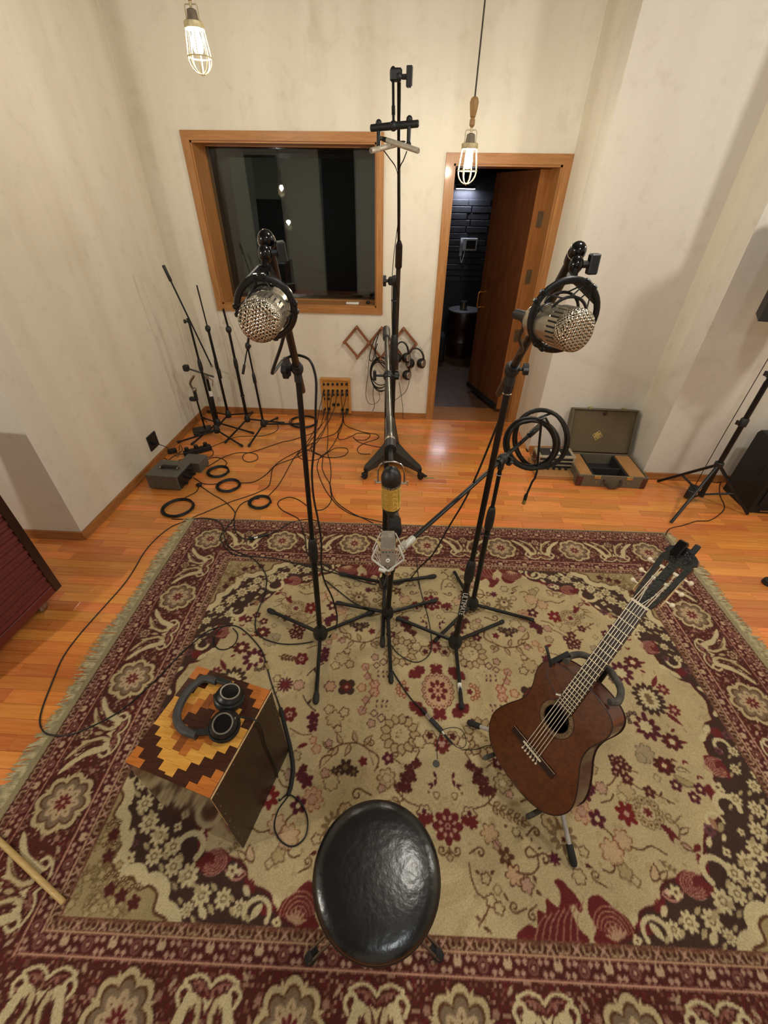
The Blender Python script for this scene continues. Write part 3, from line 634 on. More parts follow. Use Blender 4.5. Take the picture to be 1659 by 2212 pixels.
    # ---------------- dark corner ground with its cream blossoms
    dark = smooth([(1.275, .03), (1.235, .05), (1.225, .09), (1.18, .11), (1.17, .16), (1.135, .18), (1.125, .24), (1.11, .30), (1.085, .34), (1.075, .385), (1.045, .41), (1.05, .45), (1.01, .475), (.965, .50), (.935, .535), (.915, .57), (.885, .60), (.865, .64), (.80, .645), (.745, .655), (.71, .675), (.69, .715), (.63, .73), (.595, .755), (.575, .79), (.562, .82), (1.275, .82)], 4, True)
    poly(dark, DARK); stroke(np.vstack([dark[:104]]), .010, MAROON, False)
    for c, L, W, a_ in (((1.13, .285), .11, .075, .9), ((.83, .663), .13, .075, .15), ((1.20, .12), .06, .05, 1.2), ((.60, .79), .04, .05, -1.2)):
        leaf(c if W < .07 else (c[0] - L / 2 * np.cos(a_), c[1] - L / 2 * np.sin(a_)), L, W, a_, RED)
    for c0 in ((1.13, .285), (.83, .663)):
        for k_ in range(5):
            r_ = .012 + .009 * k_; th = np.linspace(.3 * k_, .3 * k_ + 4.2, 12)
            stroke(np.stack([c0[0] + r_ * np.cos(th), c0[1] + r_ * .75 * np.sin(th)], 1), .0038, (166, 122, 102))
    oleaf((.70, .69), .085, .034, -.12, (170, 120, 104), MAROON, .1, .006); flower((.727, .686), .011, 4, (196, 166, 138)); leaf((1.055, .35), .06, .035, 1.9, RED, serr=.3); leaf((.885, .575), .06, .032, 1.4, RED, serr=.3); leaf((.91, .55), .04, .02, 2.6, RED)
    leaf((.66, .735), .06, .03, -.6, RED, serr=.3); leaf((.985, .46), .05, .03, 1.2, (150, 110, 84))
    def arch(c, r, a0, w=.02):
        th = np.linspace(a0, a0 + 4.0, 16); stroke(np.stack([c[0] + r * np.cos(th), c[1] + r * .9 * np.sin(th)], 1), w, CREAM)
    arch((1.085, .425), .042, 2.6); arch((.925, .625), .045, 2.4); arch((.64, .785), .040, 2.6, .014); arch((1.2, .2), .03, 2.2, .014); arch((1.01, .475), .03, 2.4, .010)
    big = [(1.05, .595, .034), (1.105, .560, .036), (.985, .625, .03), (1.04, .655, .03), (1.15, .50, .032), (1.19, .43, .03), (.835, .75, .032), (.90, .70, .036), (.76, .755, .03), (1.13, .40, .026), (.96, .68, .03), (1.235, .35, .026), (.70, .775, .024), (1.20, .29, .022), (1.235, .22, .022), (.87, .785, .022)]
    def in_dark(c):
        ins = False
        for i in range(len(dark)):
            x1, y1 = dark[i]; x2, y2 = dark[i - 1]
            if (y1 > c[1]) != (y2 > c[1]) and c[0] < (x2 - x1) * (c[1] - y1) / (y2 - y1) + x1: ins = not ins
        return ins
    taken = [(b[0], b[1], b[2]) for b in big] + [(1.13, .285, .05), (.83, .663, .05), (1.085, .425, .03), (.925, .625, .03)]
    for _ in range(900):
        c = (.55 + rnd.rand() * .72, .05 + rnd.rand() * .76); r_ = .012 + .012 * rnd.rand()
        if not in_dark(c) or any(np.hypot(c[0] - t[0], c[1] - t[1]) < t[2] + r_ + .003 for t in taken): continue
        taken.append((c[0], c[1], r_))
        k_ = rnd.rand()
        if k_ < .45: leaf((c[0] - r_, c[1]), r_ * 2.4, r_ * 1.1, rnd.choice([-.9, .8, 2.2, -.2]) + .3 * rnd.rand(), CREAM if rnd.rand() < .7 else (150, 132, 98))
        elif k_ < .8: flower(c, r_ * 1.15, 4 if rnd.rand() < .5 else 5, CREAM, .45, rnd.rand()); flower(c, r_ * .3, 4, BROWN)
        else: flower(c, r_, 5, (104, 62, 66), .4, rnd.rand()); flower(c, r_ * .4, 4, DARK)
    for x_, y_, r_ in big:
        flower((x_, y_), r_, 8, CREAM, .4, x_ * 9); flower((x_, y_), r_ * .42, 5, OLIVE, .3); flower((x_, y_), r_ * .24, 4, CREAM)
        leaf((x_ + r_ * .9, y_ - r_ * .6), r_ * 1.2, r_ * .5, -.6, (170, 152, 112)); leaf((x_ - r_ * .9, y_ + r_ * .6), r_ * 1.2, r_ * .5, 2.4, (170, 152, 112))
    # spandrel with scalloped cream edge
    sc = [(1.275, .44), (1.235, .475), (1.24, .53), (1.205, .56), (1.195, .605), (1.165, .62), (1.175, .665), (1.145, .69), (1.13, .715), (1.08, .705), (1.045, .735), (1.01, .725), (.975, .745), (.968, .785), (.925, .80), (.905, .82)]
    sps = smooth(sc, 5)
    stroke(sps, .062, CREAM, False); stroke(sps + np.array([.012, .012]), .028, CREAM, False)
    poly(np.vstack([sps + np.array([.008, .008]), [(1.275, .82)]]), SPAN); stroke(sps + np.array([.008, .008]), .009, BROWN, False)
    for _ in range(240):
        c = (.93 + rnd.rand() * .34, .45 + rnd.rand() * .36)
        if (1.27 - c[0]) / .33 + (.815 - c[1]) / .36 > .80: continue
        k_ = rnd.rand()
        if k_ < .4: oflower(c, .012 + .006 * rnd.rand(), 5, (116, 94, 60), (170, 152, 110), .004, .3, rnd.rand())
        elif k_ < .8: curl(c, .009 + .005 * rnd.rand(), rnd.rand() * 6.3, .0035, (112, 90, 58), 1.1, rnd.choice([-1, 1]))
        else: leaf(c, .022, .009, rnd.rand() * 6.3, (124, 102, 68))
    for c in ((1.20, .66), (1.215, .60), (1.145, .745), (1.05, .775), (1.10, .76)):
        flower(c, .022, 5, MAROON, .4); wreath((c[0] + .012, c[1] - .02), .03, 5, BROWN, CREAM, -2.6, 2.4)
    # ---------------- borders
    EU, EV = 1.655, 1.226
    TU = dict(A=.034, B=.083, C=.302, D=.353, E=.392); TV = dict(A=.041, B=.091, C=.326, D=.378, E=.412)
    du, dv = EU - AA, EV - BB
    inb = (du < TU['E']) | (dv < TV['E'])
    side = (du / TU['E']) < (dv / TV['E'])          # belongs to the short (fringed) sides
    d = np.where(side, du, dv); t = np.where(side, BB, AA)
    def thr(k): return np.where(side, TU[k], TV[k])
    img[inb] = GROUND
    # short guards: crosses and curls
    for k0, k1, gcol in ((None, 'A', (84, 42, 34)), ('D', 'E', (78, 44, 30))):
        lo = thr(k0) if k0 else 0.0; m = inb & (d > lo) & (d <= thr(k1)); img[m] = gcol
        w_ = thr(k1) - lo; x = (np.mod(t, .0828) / .0828 - .5) * .0828; y = (d - lo - w_ / 2) / w_ * .034
        xx = np.abs(x)
        cross = (np.abs(np.abs(x) - np.abs(y)) < .0045) & (xx < .0125) & (np.abs(y) < .0125) | (np.hypot(x, y) < .0055)
        img[m & cross] = PINK
        x2 = np.abs(.0414 - xx); arc = (np.abs(np.hypot(x2 - .010, y * 1.0) - .0095) < .0028) & (y < .005) | (np.abs(x2 - .0195) < .003) & (np.abs(y - .008) < .004)
        img[m & arc] = (164, 136, 108); img[m & (np.hypot(x2, y) < .0045)] = (120, 92, 66)
    # dotted guards: groups of dots and hearts
    for k0, k1 in (('A', 'B'), ('C', 'D')):
        lo = thr(k0); m = inb & (d > lo) & (d <= thr(k1)); img[m] = MAROON if k0 == 'C' else (82, 32, 27)
        w_ = thr(k1) - lo; P_ = .1525; x = np.mod(t + P_ / 2, P_) - P_ / 2; y = (d - lo) / w_ * .050 - .025
        if k0 == 'C': y = -y
        ax = np.abs(x)
        for cx_, cy_ in ((.033, -.012), (.053, -.012), (.024, .012), (.043, .012)): img[m & ((np.abs(ax - cx_) * .9 + np.abs(y - cy_)) < .0085)] = PINK
        img[m & (ax < .014 - np.abs(y + .006) * .35) & (np.abs(y + .008) < .013)] = (186, 158, 126); img[m & (ax < .004) & (np.abs(y + .018) < .004)] = MAROON
        x3 = np.abs(ax - P_ / 2); img[m & (np.abs(np.hypot(x3, y) - .013) < .0035)] = (122, 78, 68); img[m & (np.hypot(x3, y) < .0055)] = PINK
    # main band: speckled ground
    mm = inb & (d > thr('B')) & (d <= thr('C')); img[mm] = (78, 38, 30)
    nz = rnd.rand(int(AA.shape[0] / 4) + 1, int(AA.shape[1] / 4) + 1); nz = np.kron(nz, np.ones((4, 4)))[:AA.shape[0], :AA.shape[1]]
    img[mm & (nz > .80)] = (112, 70, 56); img[mm & (nz > .93)] = (146, 110, 90); img[mm & (nz < .16)] = (92, 34, 34)
    keep = img.copy()
    def rosette(c):
        flower(c, .112, 8, (70, 34, 26), .22); flower(c, .104, 8, BEIGE, .24, pw=.7)
        for i in range(8):
            th = i * np.pi / 4 + np.pi / 8; leaf((c[0] + .070 * np.cos(th), c[1] + .070 * np.sin(th)), .034, .012, th, BEIGE)
        flower(c, .087, 8, BROWN, .27, pw=.8); flower(c, .078, 8, TAUPE, .27, pw=.8); flower(c, .060, 8, (182, 158, 122), .34, pw=1.0); flower(c, .031, 8, RED, .62); flower(c, .008, 6, PINK)
        for i in range(8):
            th = i * np.pi / 4; leaf((c[0] + .036 * np.cos(th), c[1] + .036 * np.sin(th)), .011, .005, th, BROWN)
    def scroll(c, ax):
        # ax 0: runs along a, outer side is +b; ax 1: runs along b, outer side is +a
        def T(s, o): return (c[0] + s, c[1] + o) if ax == 0 else (c[0] + o, c[1] + s)
        def P(pts): return [T(*p) for p in pts]
        for g in (-1, 1):
            poly(smooth(P([(g * .030, -.052), (g * .055, -.060), (g * .078, -.030), (g * .100, .020), (g * .150, .066), (g * .160, .084), (g * .128, .074), (g * .096, .050), (g * .090, .062), (g * .074, .030), (g * .058, .000), (g * .045, -.022)]), 5, True), CREAM)
            poly(smooth(P([(g * .034, -.050), (g * .030, -.010), (g * .048, .030), (g * .080, .062), (g * .112, .090), (g * .076, .080), (g * .046, .058), (g * .034, .066), (g * .026, .030), (g * .012, -.010), (g * .018, -.046)]), 5, True), (186, 168, 126))
            stroke(P([(g * .046, -.03), (g * .060, .012), (g * .094, .046)]), .006, (74, 36, 28)); stroke(P([(g * .026, -.02), (g * .042, .03), (g * .07, .06)]), .005, (92, 62, 38))
            stroke(P([(g * .082, -.036), (g * .092, -.058), (g * .074, -.074), (g * .058, -.062), (g * .066, -.048)]), .011, CREAM)
            stroke(P([(g * .0, -.072), (g * .018, -.088), (g * .045, -.094), (g * .080, -.082)]), .009, CREAM); stroke(P([(g * .004, -.058), (g * .022, -.074), (g * .052, -.078)]), .005, (140, 92, 78))
            leaf(T(g * .105, -.085), .03, .012, (.8 if ax == 0 else .8) * g, (170, 144, 116)); flower(T(g * .03, -.068), .007, 4, (150, 104, 90))
            leaf(T(g * .135, .0), .028, .012, 1.2 * g, (150, 116, 92)); flower(T(g * .145, -.05), .012, 5, (150, 112, 94), .4)
        oflower(T(0, .065), .026, 6, (184, 164, 124), (96, 58, 42), .008, .35); flower(T(0, .065), .008, 4, PINK)
        poly(P([(-.018, -.055), (0, -.02), (.018, -.055), (0, -.045)]), CREAM); leaf(T(0, -.005), .04, .016, np.pi / 2 if ax == 0 else 0, (170, 148, 110))
    cu, cv = EU - (TU['B'] + TU['C']) / 2, EV - (TV['B'] + TV['C']) / 2
    su, sv = cu / 3.0, cv / 2.0
    for i in range(4): rosette((i * su, cv))
    for i in range(3): rosette((cu, i * sv))
    for i in range(3): scroll(((i + .5) * su, cv), 0)
    for i in range(2): scroll((cu, (i + .5) * sv), 1)
    img[~mm & inb] = keep[~mm & inb]
    # separating lines
    for k, w_, col in (('A', .0045, (172, 124, 104)), ('B', .0050, (176, 128, 106)), ('C', .0068, (184, 140, 116)), ('D', .0070, (180, 142, 112)), ('E', .0040, (150, 108, 84))):
        img[inb & (np.abs(d - thr(k)) < w_ / 2)] = col
    img[inb & (np.abs(d - thr('E') + .008) < .0018)] = (140, 98, 76)
    # selvedge
    img[(du < 0) | (dv < 0)] = (150, 138, 104); img[(du > 0) & (du < .004) & (dv > 0) | (dv > 0) & (dv < .004) & (du > 0)] = (74, 34, 28)
    out = img[:nb * ss, :na * ss].reshape(nb, ss, na, ss, 3).mean((1, 3))
    return out, na, nb
# ------------------------------------------------------------------ rug
RUG_Z = .009
def make_rug():
    q, na, nb = rug_quarter(.004)
    full = np.concatenate([np.concatenate([q[::-1, ::-1], q[::-1, 1:]], 1), np.concatenate([q[1:, ::-1], q[1:, 1:]], 1)], 0)
    ny, nx = full.shape[:2]
    u = (np.arange(nx) - (na - 1)) * .004; v = (np.arange(ny) - (nb - 1)) * .004
    U, Vv = np.meshgrid(u, v)
    Z = np.full(U.shape, RUG_Z) + .0008 * np.sin(U * 5.1 + Vv * 3) * np.sin(Vv * 4.3)
    e = np.zeros(U.shape, bool); e[0] = e[-1] = True; e[:, 0] = e[:, -1] = True; Z[e] = .0005
    c, s = math.cos(RUG_A), math.sin(RUG_A)
    co = np.stack([c * U - s * Vv, s * U + c * Vv, Z], -1).reshape(-1, 3).astype(np.float32)
    idx = np.arange(nx * ny).reshape(ny, nx)
    f = np.stack([idx[:-1, :-1], idx[:-1, 1:], idx[1:, 1:], idx[1:, :-1]], -1).reshape(-1, 4).astype(np.int32)
    me = bpy.data.meshes.new('rug'); me.vertices.add(len(co)); me.vertices.foreach_set('co', co.ravel()); me.loops.add(f.size); me.loops.foreach_set('vertex_index', f.ravel())
    me.polygons.add(len(f)); me.polygons.foreach_set('loop_start', np.arange(0, f.size, 4, dtype=np.int32)); me.update(calc_edges=True)
    col = full.reshape(-1, 3) / 255.0; lin = np.where(col <= .04045, col / 12.92, ((col + .055) / 1.055) ** 2.4)
    at = me.color_attributes.new('weave', 'FLOAT_COLOR', 'POINT'); at.data.foreach_set('color', np.concatenate([lin, np.ones((len(lin), 1))], 1).astype(np.float32).ravel())
    me.shade_smooth()
    m = bpy.data.materials.new('rug_wool'); m.use_nodes = True; N = m.node_tree.nodes; L = m.node_tree.links; b = N['Principled BSDF']
    b.inputs['Roughness'].default_value = .95; b.inputs['Specular IOR Level'].default_value = .1; b.inputs['Sheen Weight'].default_value = .12
    a = N.new('ShaderNodeVertexColor'); a.layer_name = 'weave'; tc = N.new('ShaderNodeTexCoord')
    n1 = N.new('ShaderNodeTexNoise'); n1.inputs['Scale'].default_value = 260; n1.inputs['Detail'].default_value = 2; L.new(tc.outputs['Object'], n1.inputs['Vector'])
    n2 = N.new('ShaderNodeTexNoise'); n2.inputs['Scale'].default_value = 5; n2.inputs['Detail'].default_value = 5; L.new(tc.outputs['Object'], n2.inputs['Vector'])
    r1 = N.new('ShaderNodeMapRange'); r1.inputs['From Min'].default_value = .3; r1.inputs['From Max'].default_value = .7; r1.inputs['To Min'].default_value = .78; r1.inputs['To Max'].default_value = 1.14; L.new(n1.outputs[0], r1.inputs[0])
    r2 = N.new('ShaderNodeMapRange'); r2.inputs['From Min'].default_value = .3; r2.inputs['From Max'].default_value = .7; r2.inputs['To Min'].default_value = .86; r2.inputs['To Max'].default_value = 1.06; L.new(n2.outputs[0], r2.inputs[0])
    mu = N.new('ShaderNodeMath'); mu.operation = 'MULTIPLY'; L.new(r1.outputs[0], mu.inputs[0]); L.new(r2.outputs[0], mu.inputs[1])
    hs = N.new('ShaderNodeHueSaturation'); L.new(mu.outputs[0], hs.inputs['Value']); L.new(a.outputs[0], hs.inputs['Color']); L.new(hs.outputs[0], b.inputs['Base Color'])
    bp = N.new('ShaderNodeBump'); bp.inputs['Strength'].default_value = .45; bp.inputs['Distance'].default_value = .004; L.new(n1.outputs[0], bp.inputs['Height']); L.new(bp.outputs[0], b.inputs['Normal'])
    me.materials.append(m); o = bpy.data.objects.new('rug', me); o.location = RUG_C; COL.objects.link(o)
    tag(o, 'large fringed oriental rug with beige floral field and maroon border', 'rug')
    mat('fringe_yarn', (176, 164, 126), .95, var=.2, scale=40)
    fr = MB(); rf = random.Random(5)
    for sd in (-1, 1):
        vv = -1.235
        while vv < 1.235:
            L_ = .050 + .030 * rf.random() + .014 * math.sin(vv * 9); sw = rf.uniform(-.022, .022) + .01 * math.sin(vv * 5); w = rf.uniform(.003, .0055)
            p = []
            for k in range(4):
                t = k / 3; uu = sd * (1.680 + L_ * t); v2 = vv + sw * t * t + rf.uniform(-.002, .002); zz = .0065 - .0042 * t + rf.uniform(0, .0015)
                p.append((RUG_C.x + c * uu - s * v2, RUG_C.y + s * uu + c * v2, zz))
            fr.tube(p, [w * .8, w, w * .9, w * .35], 4, flat=.45)
            vv += rf.uniform(.0035, .0075)
    fr.build('fringe', 'fringe_yarn', o, kind='stuff')
make_rug()
# ------------------------------------------------------------------ microphone stands
mat('black_steel', (22, 22, 23), .34, .3, var=.1, scale=60); mat('black_plastic', (26, 26, 27), .5, var=.15, scale=40, bump=.04); mat('rubber_foot', (34, 33, 32), .75, var=.2, bump=.08)
mat('chrome', (210, 206, 198), .14, 1., var=.04); mat('grey_steel', (74, 74, 72), .38, .5); mat('white_label', (226, 222, 212), .6, var=.04); mat('satin_black_worn', (40, 39, 38), .42, .2, var=.3, scale=25)
def lift(p, z=0): return V3((p[0], p[1], z))
def clutch(mb, p, d, r=.018, L=.10):
    d = V3(d).normalized(); return mb.lathe([(-L / 2, r * .72), (-L * .42, r * .95), (-L * .1, r), (L * .25, r * .92), (L * .46, r * .7), (L / 2, r * .5)], p, d, 14)
def knob(mb, p, d, r=.02, t=.012, arm=.02):
    """grip knob on a short stem: lobed disc"""
    a, b_, d = frame(d); p = V3(p); mb.cyl(p, p + d * arm, r * .32, n=10); c = p + d * arm; n = 24
    loop = [c + a * (r * (1 + .12 * math.cos(6 * 2 * math.pi * i / n)) * math.cos(2 * math.pi * i / n)) + b_ * (r * (1 + .12 * math.cos(6 * 2 * math.pi * i / n)) * math.sin(2 * math.pi * i / n)) for i in range(n)]
    return mb.prism(loop, d * t)
def tee(mb, p, d, w=.045, r=.006, arm=.025, up=None):
    """T-shaped wing screw"""
    a, b_, d = frame(d, up); p = V3(p); mb.cyl(p, p + d * arm, r * .8, n=8); c = p + d * arm
    mb.box(c + d * r, (w, r * 2.6, r * 2.2), Matrix((b_, a, d)).transposed(), bev=.002); return mb
def tripod(root, hub, tips, hub_r=.030, leg_r=.009, foot_r=.0125, foot_l=.04, m='black_steel', hubm='satin_black_worn', top_h=.05):
    h = V3(hub); mb = MB(); mb.lathe([(-.035, hub_r * .55), (-.03, hub_r * .95), (-.005, hub_r * 1.08), (.02, hub_r * .92), (top_h * .8, hub_r * .55), (top_h, hub_r * .42)], h, (0, 0, 1), 18); mb.build('hub', hubm, root)
    for t in tips:
        t = V3(t); d = (t - h); fl = V3((d.x, d.y, 0)).normalized(); s0 = h + fl * hub_r * .6 + V3((0, 0, -.008)); t2 = V3((t.x, t.y, t.z + foot_r)); dd = (t2 - s0).normalized()
        lm = MB(); lm.cyl(s0, t2 - dd * foot_l * .5, leg_r, n=10); lg = lm.build('leg', m, root)
        fm = MB(); fm.lathe([(0, leg_r * 1.05), (foot_l * .3, foot_r * .95), (foot_l * .8, foot_r), (foot_l, foot_r * .6)], t2 - dd * foot_l * .85, dd, 10); fm.build('rubber_foot', 'rubber_foot', lg)
def pole(root, p0, p1, split=.5, r0=.0125, r1=.0095, m='black_steel', cl=True, clr=.019, cll=.11):
    p0, p1 = V3(p0), V3(p1); d = p1 - p0; q = p0 + d * split
    mb = MB(); mb.cyl(p0, q, r0, n=14); mb.build('lower_tube', m, root); mb = MB(); mb.cyl(q, p1, r1, n=12); mb.build('upper_tube', m, root)
    if cl: mb = MB(); clutch(mb, q, d, clr, cll); mb.build('height_clutch', 'black_plastic', root)
def boom(root, p0, p1, r=.008, m='black_steel', weight=0, wr=.014, name='boom'):
    p0, p1 = V3(p0), V3(p1); mb = MB(); mb.cyl(p0, p1, r, n=12); o = mb.build(name, m, root)
    if weight: d = (p1 - p0).normalized(); mb = MB(); mb.lathe([(0, wr * .8), (.006, wr), (weight - .006, wr), (weight, wr * .8)], p0 - d * .01, d, 12); mb.build('counterweight', 'black_plastic', root)
    return o
def swivel(root, p, d_pole, d_boom, side, kr=.026, sz=.020):
    """boom clutch: body, boom clamp and side knob"""
    p = V3(p); mb = MB(); mb.ball(p, sz, 14, 8, (1, 1, 1.15)); db = V3(d_boom).normalized(); mb.cyl(p - db * sz * 1.5, p + db * sz * 1.5, sz * .72, n=12); dp = V3(d_pole).normalized(); mb.cyl(p - dp * sz * 2.1, p, sz * .62, n=12); o = mb.build('boom_clutch', 'black_plastic', root)
    mb = MB(); knob(mb, p, side, kr, .016, sz * 1.4); mb.build('knob', 'black_plastic', o)
Z3 = V3((0, 0, 1))
HZ = .062
def hub_at(px, py, z=HZ): return PZ(px, py, z)
RZ = .009   # things on the rug stand this high
# --- stand carrying the left large microphone
hA = hub_at(692, 1366); KA = PY(642, 796, hA.y); BA = PD(575, 516, .74); tailA = KA + (KA - BA).normalized() * .20
stA = thing('mic_stand', 'black boom microphone stand holding the left silver microphone, worn round hub on rug', 'mic stand', lift(hA, RZ), 'boom stands around the rug')
tripod(stA, hA, [PZ(582, 1322, RZ), PZ(806, 1325, RZ), PZ(683, 1520, RZ)], .036, .0095, .015, .055)
pole(stA, hA + Z3 * .03, KA - Z3 * .02, .42, .0135, .0100, clr=.021, cll=.13)
boom(stA, tailA, BA, .0108); swivel(stA, KA, KA - hA, BA - KA, V3((-1, .05, 0)), .030, .020)
mb = MB(); dBA = (BA - KA).normalized(); mb.ball(BA, .0150, 18, 12); mb.lathe([(0, .0150), (.004, .0160), (.010, .0150)], BA - dBA * .012, dBA, 18); mb.build('boom_end_cap', mat('gloss_black', (14, 14, 15), .12, 0, .05), stA)
mb = MB(); mb.torus(BA - dBA * .004, dBA, .0152, .0012, 24, 6); mb.build('chrome_ring', 'chrome', stA)
# --- stand carrying the right large microphone
hB = hub_at(984, 1384); KB = PY(1106, 798, hB.y); BB_ = PD(1248, 541, .74); tailB = KB + (KB - BB_).normalized() * .22
stB = thing('mic_stand', 'black boom microphone stand holding the right silver microphone, white letters down its tube', 'mic stand', lift(hB, RZ), 'boom stands around the rug')
tripod(stB, hB, [PZ(858, 1338, RZ), PZ(1086, 1345, RZ), PZ(997, 1533, RZ)], .034, .0095, .012, .03, hubm='black_plastic')
pole(stB, hB + Z3 * .03, KB - Z3 * .03, .36, .0150, .0115, clr=.022, cll=.13)
boom(stB, tailB, BB_, .0112); swivel(stB, KB, KB - hB, BB_ - KB, V3((1, -.1, .08)), .016, .023)
mb = MB(); dBB = (BB_ - KB).normalized(); mb.ball(BB_, .0150, 18, 12); mb.lathe([(-.02, .0140), (.004, .0158), (.010, .0150)], BB_ - dBB * .012, dBB, 18); mb.build('boom_end_cap', 'gloss_black', stB)
mb = MB(); mb.torus(BB_ - dBB * .006, dBB, .0154, .0012, 24, 6); mb.build('chrome_ring', 'chrome', stB); mb = MB(); mb.torus(KB + (hB - KB).normalized() * .075, Z3, .0135, .0022, 24, 6); mb.build('chrome_ring', 'chrome', stB)
lt = PZ(997, 1533, RZ); dl = (hB - lt).normalized(); mb = MB(); mb.cyl(lt + dl * .075 + Z3 * .006, lt + dl * .115 + Z3 * .006, .0102, n=12); mb.build('paper_tag', 'white_label', stB)
tc_ = bpy.data.curves.new('lettering', 'FONT'); tc_.body = 'ULTIMATE'; tc_.size = .034; tc_.align_x = 'CENTER'; tc_.extrude = .0003
to = bpy.data.objects.new('lettering', tc_); COL.objects.link(to); me_ = bpy.data.meshes.new_from_object(to); bpy.data.objects.remove(to, do_unlink=True)
lo = bpy.data.objects.new('lettering', me_); COL.objects.link(lo); me_.materials.append(MATS['white_label']); lo.parent = stB
pd = (KB - hB).normalized(); lc = hB + pd * .30; tow = (CAM - lc); tow -= pd * tow.dot(pd); tow.normalize(); Xd = -pd; Yd = tow.cross(Xd)
lo.matrix_local = Matrix.Translation(lc + tow * .0152 - Yd * .010 - stB.location) @ Matrix((Xd, Yd, tow)).transposed().to_4x4()
# --- stand with the long low boom and the hanging cable coil
hC = hub_at(1021, 1303); KC = PY(1085, 992, hC.y); EC = PD(889, 1166, 1.43); dC = (EC - KC).normalized(); tailC = KC - dC * .335
stC = thing('mic_stand', 'black boom stand behind the right stand, long low boom reaching to the square microphone', 'mic stand', lift(hC, RZ), 'boom stands around the rug')
tripod(stC, hC, [PZ(981, 1238, RZ), PZ(1151, 1342, RZ), PZ(939, 1387, RZ)], .032, .0095, .011, .025, hubm='black_plastic')
pole(stC, hC + Z3 * .03, KC - Z3 * .02, .66, .0135, .0095, clr=.021, cll=.13); boom(stC, tailC, EC, .0085); swivel(stC, KC, Z3, dC, V3((.8, .3, -.35)), .018, .022)
mb = MB(); mb.lathe([(0, .010), (.01, .0135), (.10, .0135), (.11, .011)], tailC, dC, 12); mb.build('counterweight', 'satin_black_worn', stC)
mb = MB(); mb.torus(KC - Z3 * .075, Z3, .0115, .002, 20, 6); mb.build('chrome_ring', 'chrome', stC); mb = MB(); q = hC + (KC - hC) * .55; mb.torus(q, Z3, .014, .004, 18, 6); tee(mb, q + V3((-.012, 0, 0)), V3((-1, 0, 0)), .014, .004, .01); mb.build('cable_clip', 'black_plastic', stC)
lt = PZ(981, 1238, RZ); dl = (hC - lt).normalized(); mb = MB(); mb.cyl(lt + dl * .02 + Z3 * .004, lt + dl * .055 + Z3 * .004, .0102, n=12); mb.build('paper_tag', 'white_label', stC)
# --- short straight stand in the middle, with the dark dynamic microphone
hD = hub_at(838, 1322); TD = V3((-.010, hD.y - .03, .78))
stD = thing('mic_stand', 'short straight black microphone stand nearest of the middle pair on the rug', 'mic stand', lift(hD, RZ), 'boom stands around the rug')
tripod(stD, hD, [PZ(728, 1305, RZ), PZ(941, 1300, RZ), PZ(845, 1476, RZ)], .030, .0095, .0125, .05, hubm='black_plastic'); pole(stD, hD + Z3 * .03, TD, .5, .0145, .010, clr=.02, cll=.1)
# --- stand behind it, boom towards the camera with the gold ribbon microphone
hE = hub_at(831, 1258); KE = PY(838, 812, hE.y); FE = PD(843, 952, 1.30); dE = (FE - KE).normalized(); backE = KE - dE * .60
stE = thing('mic_stand', 'tall black stand behind the middle pair, grey boom reaching to the gold microphone', 'mic stand', lift(hE, RZ), 'boom stands around the rug')
tripod(stE, hE, [PZ(736, 1243, RZ), PZ(939, 1248, RZ), PZ(826, 1398, RZ)], .034, .0105, .014, .055, hubm='black_plastic'); pole(stE, hE + Z3 * .03, KE - Z3 * .02, .55, .0165, .0125, clr=.020, cll=.1)
mat('boom_grey', (92, 88, 80), .3, .7); boom(stE, backE, FE, .0112, 'boom_grey'); swivel(stE, KE, Z3, dE, V3((1, 0, 0)), .012, .020)
mb = MB(); tee(mb, KE + V3((-.018, 0, 0)), V3((-1, 0, 0)), .04, .006, .03); mb.build('wing_screw', 'black_plastic', stE)
mb = MB(); mb.lathe([(0, .013), (.012, .018), (.02, .019), (.15, .019), (.155, .015)], backE, dE, 14); mb.build('counterweight', 'grey_steel', stE)
mb = MB(); mb.lathe([(-.14, .0145), (-.13, .0165), (-.03, .0165), (-.028, .0175), (0, .0175)], FE, dE, 14); mb.build('front_sleeve', 'boom_grey', stE); mb = MB(); mb.lathe([(0, .0182), (.012, .0182), (.014, .016)], FE, dE, 16); mb.build('chrome_ring', 'chrome', stE)
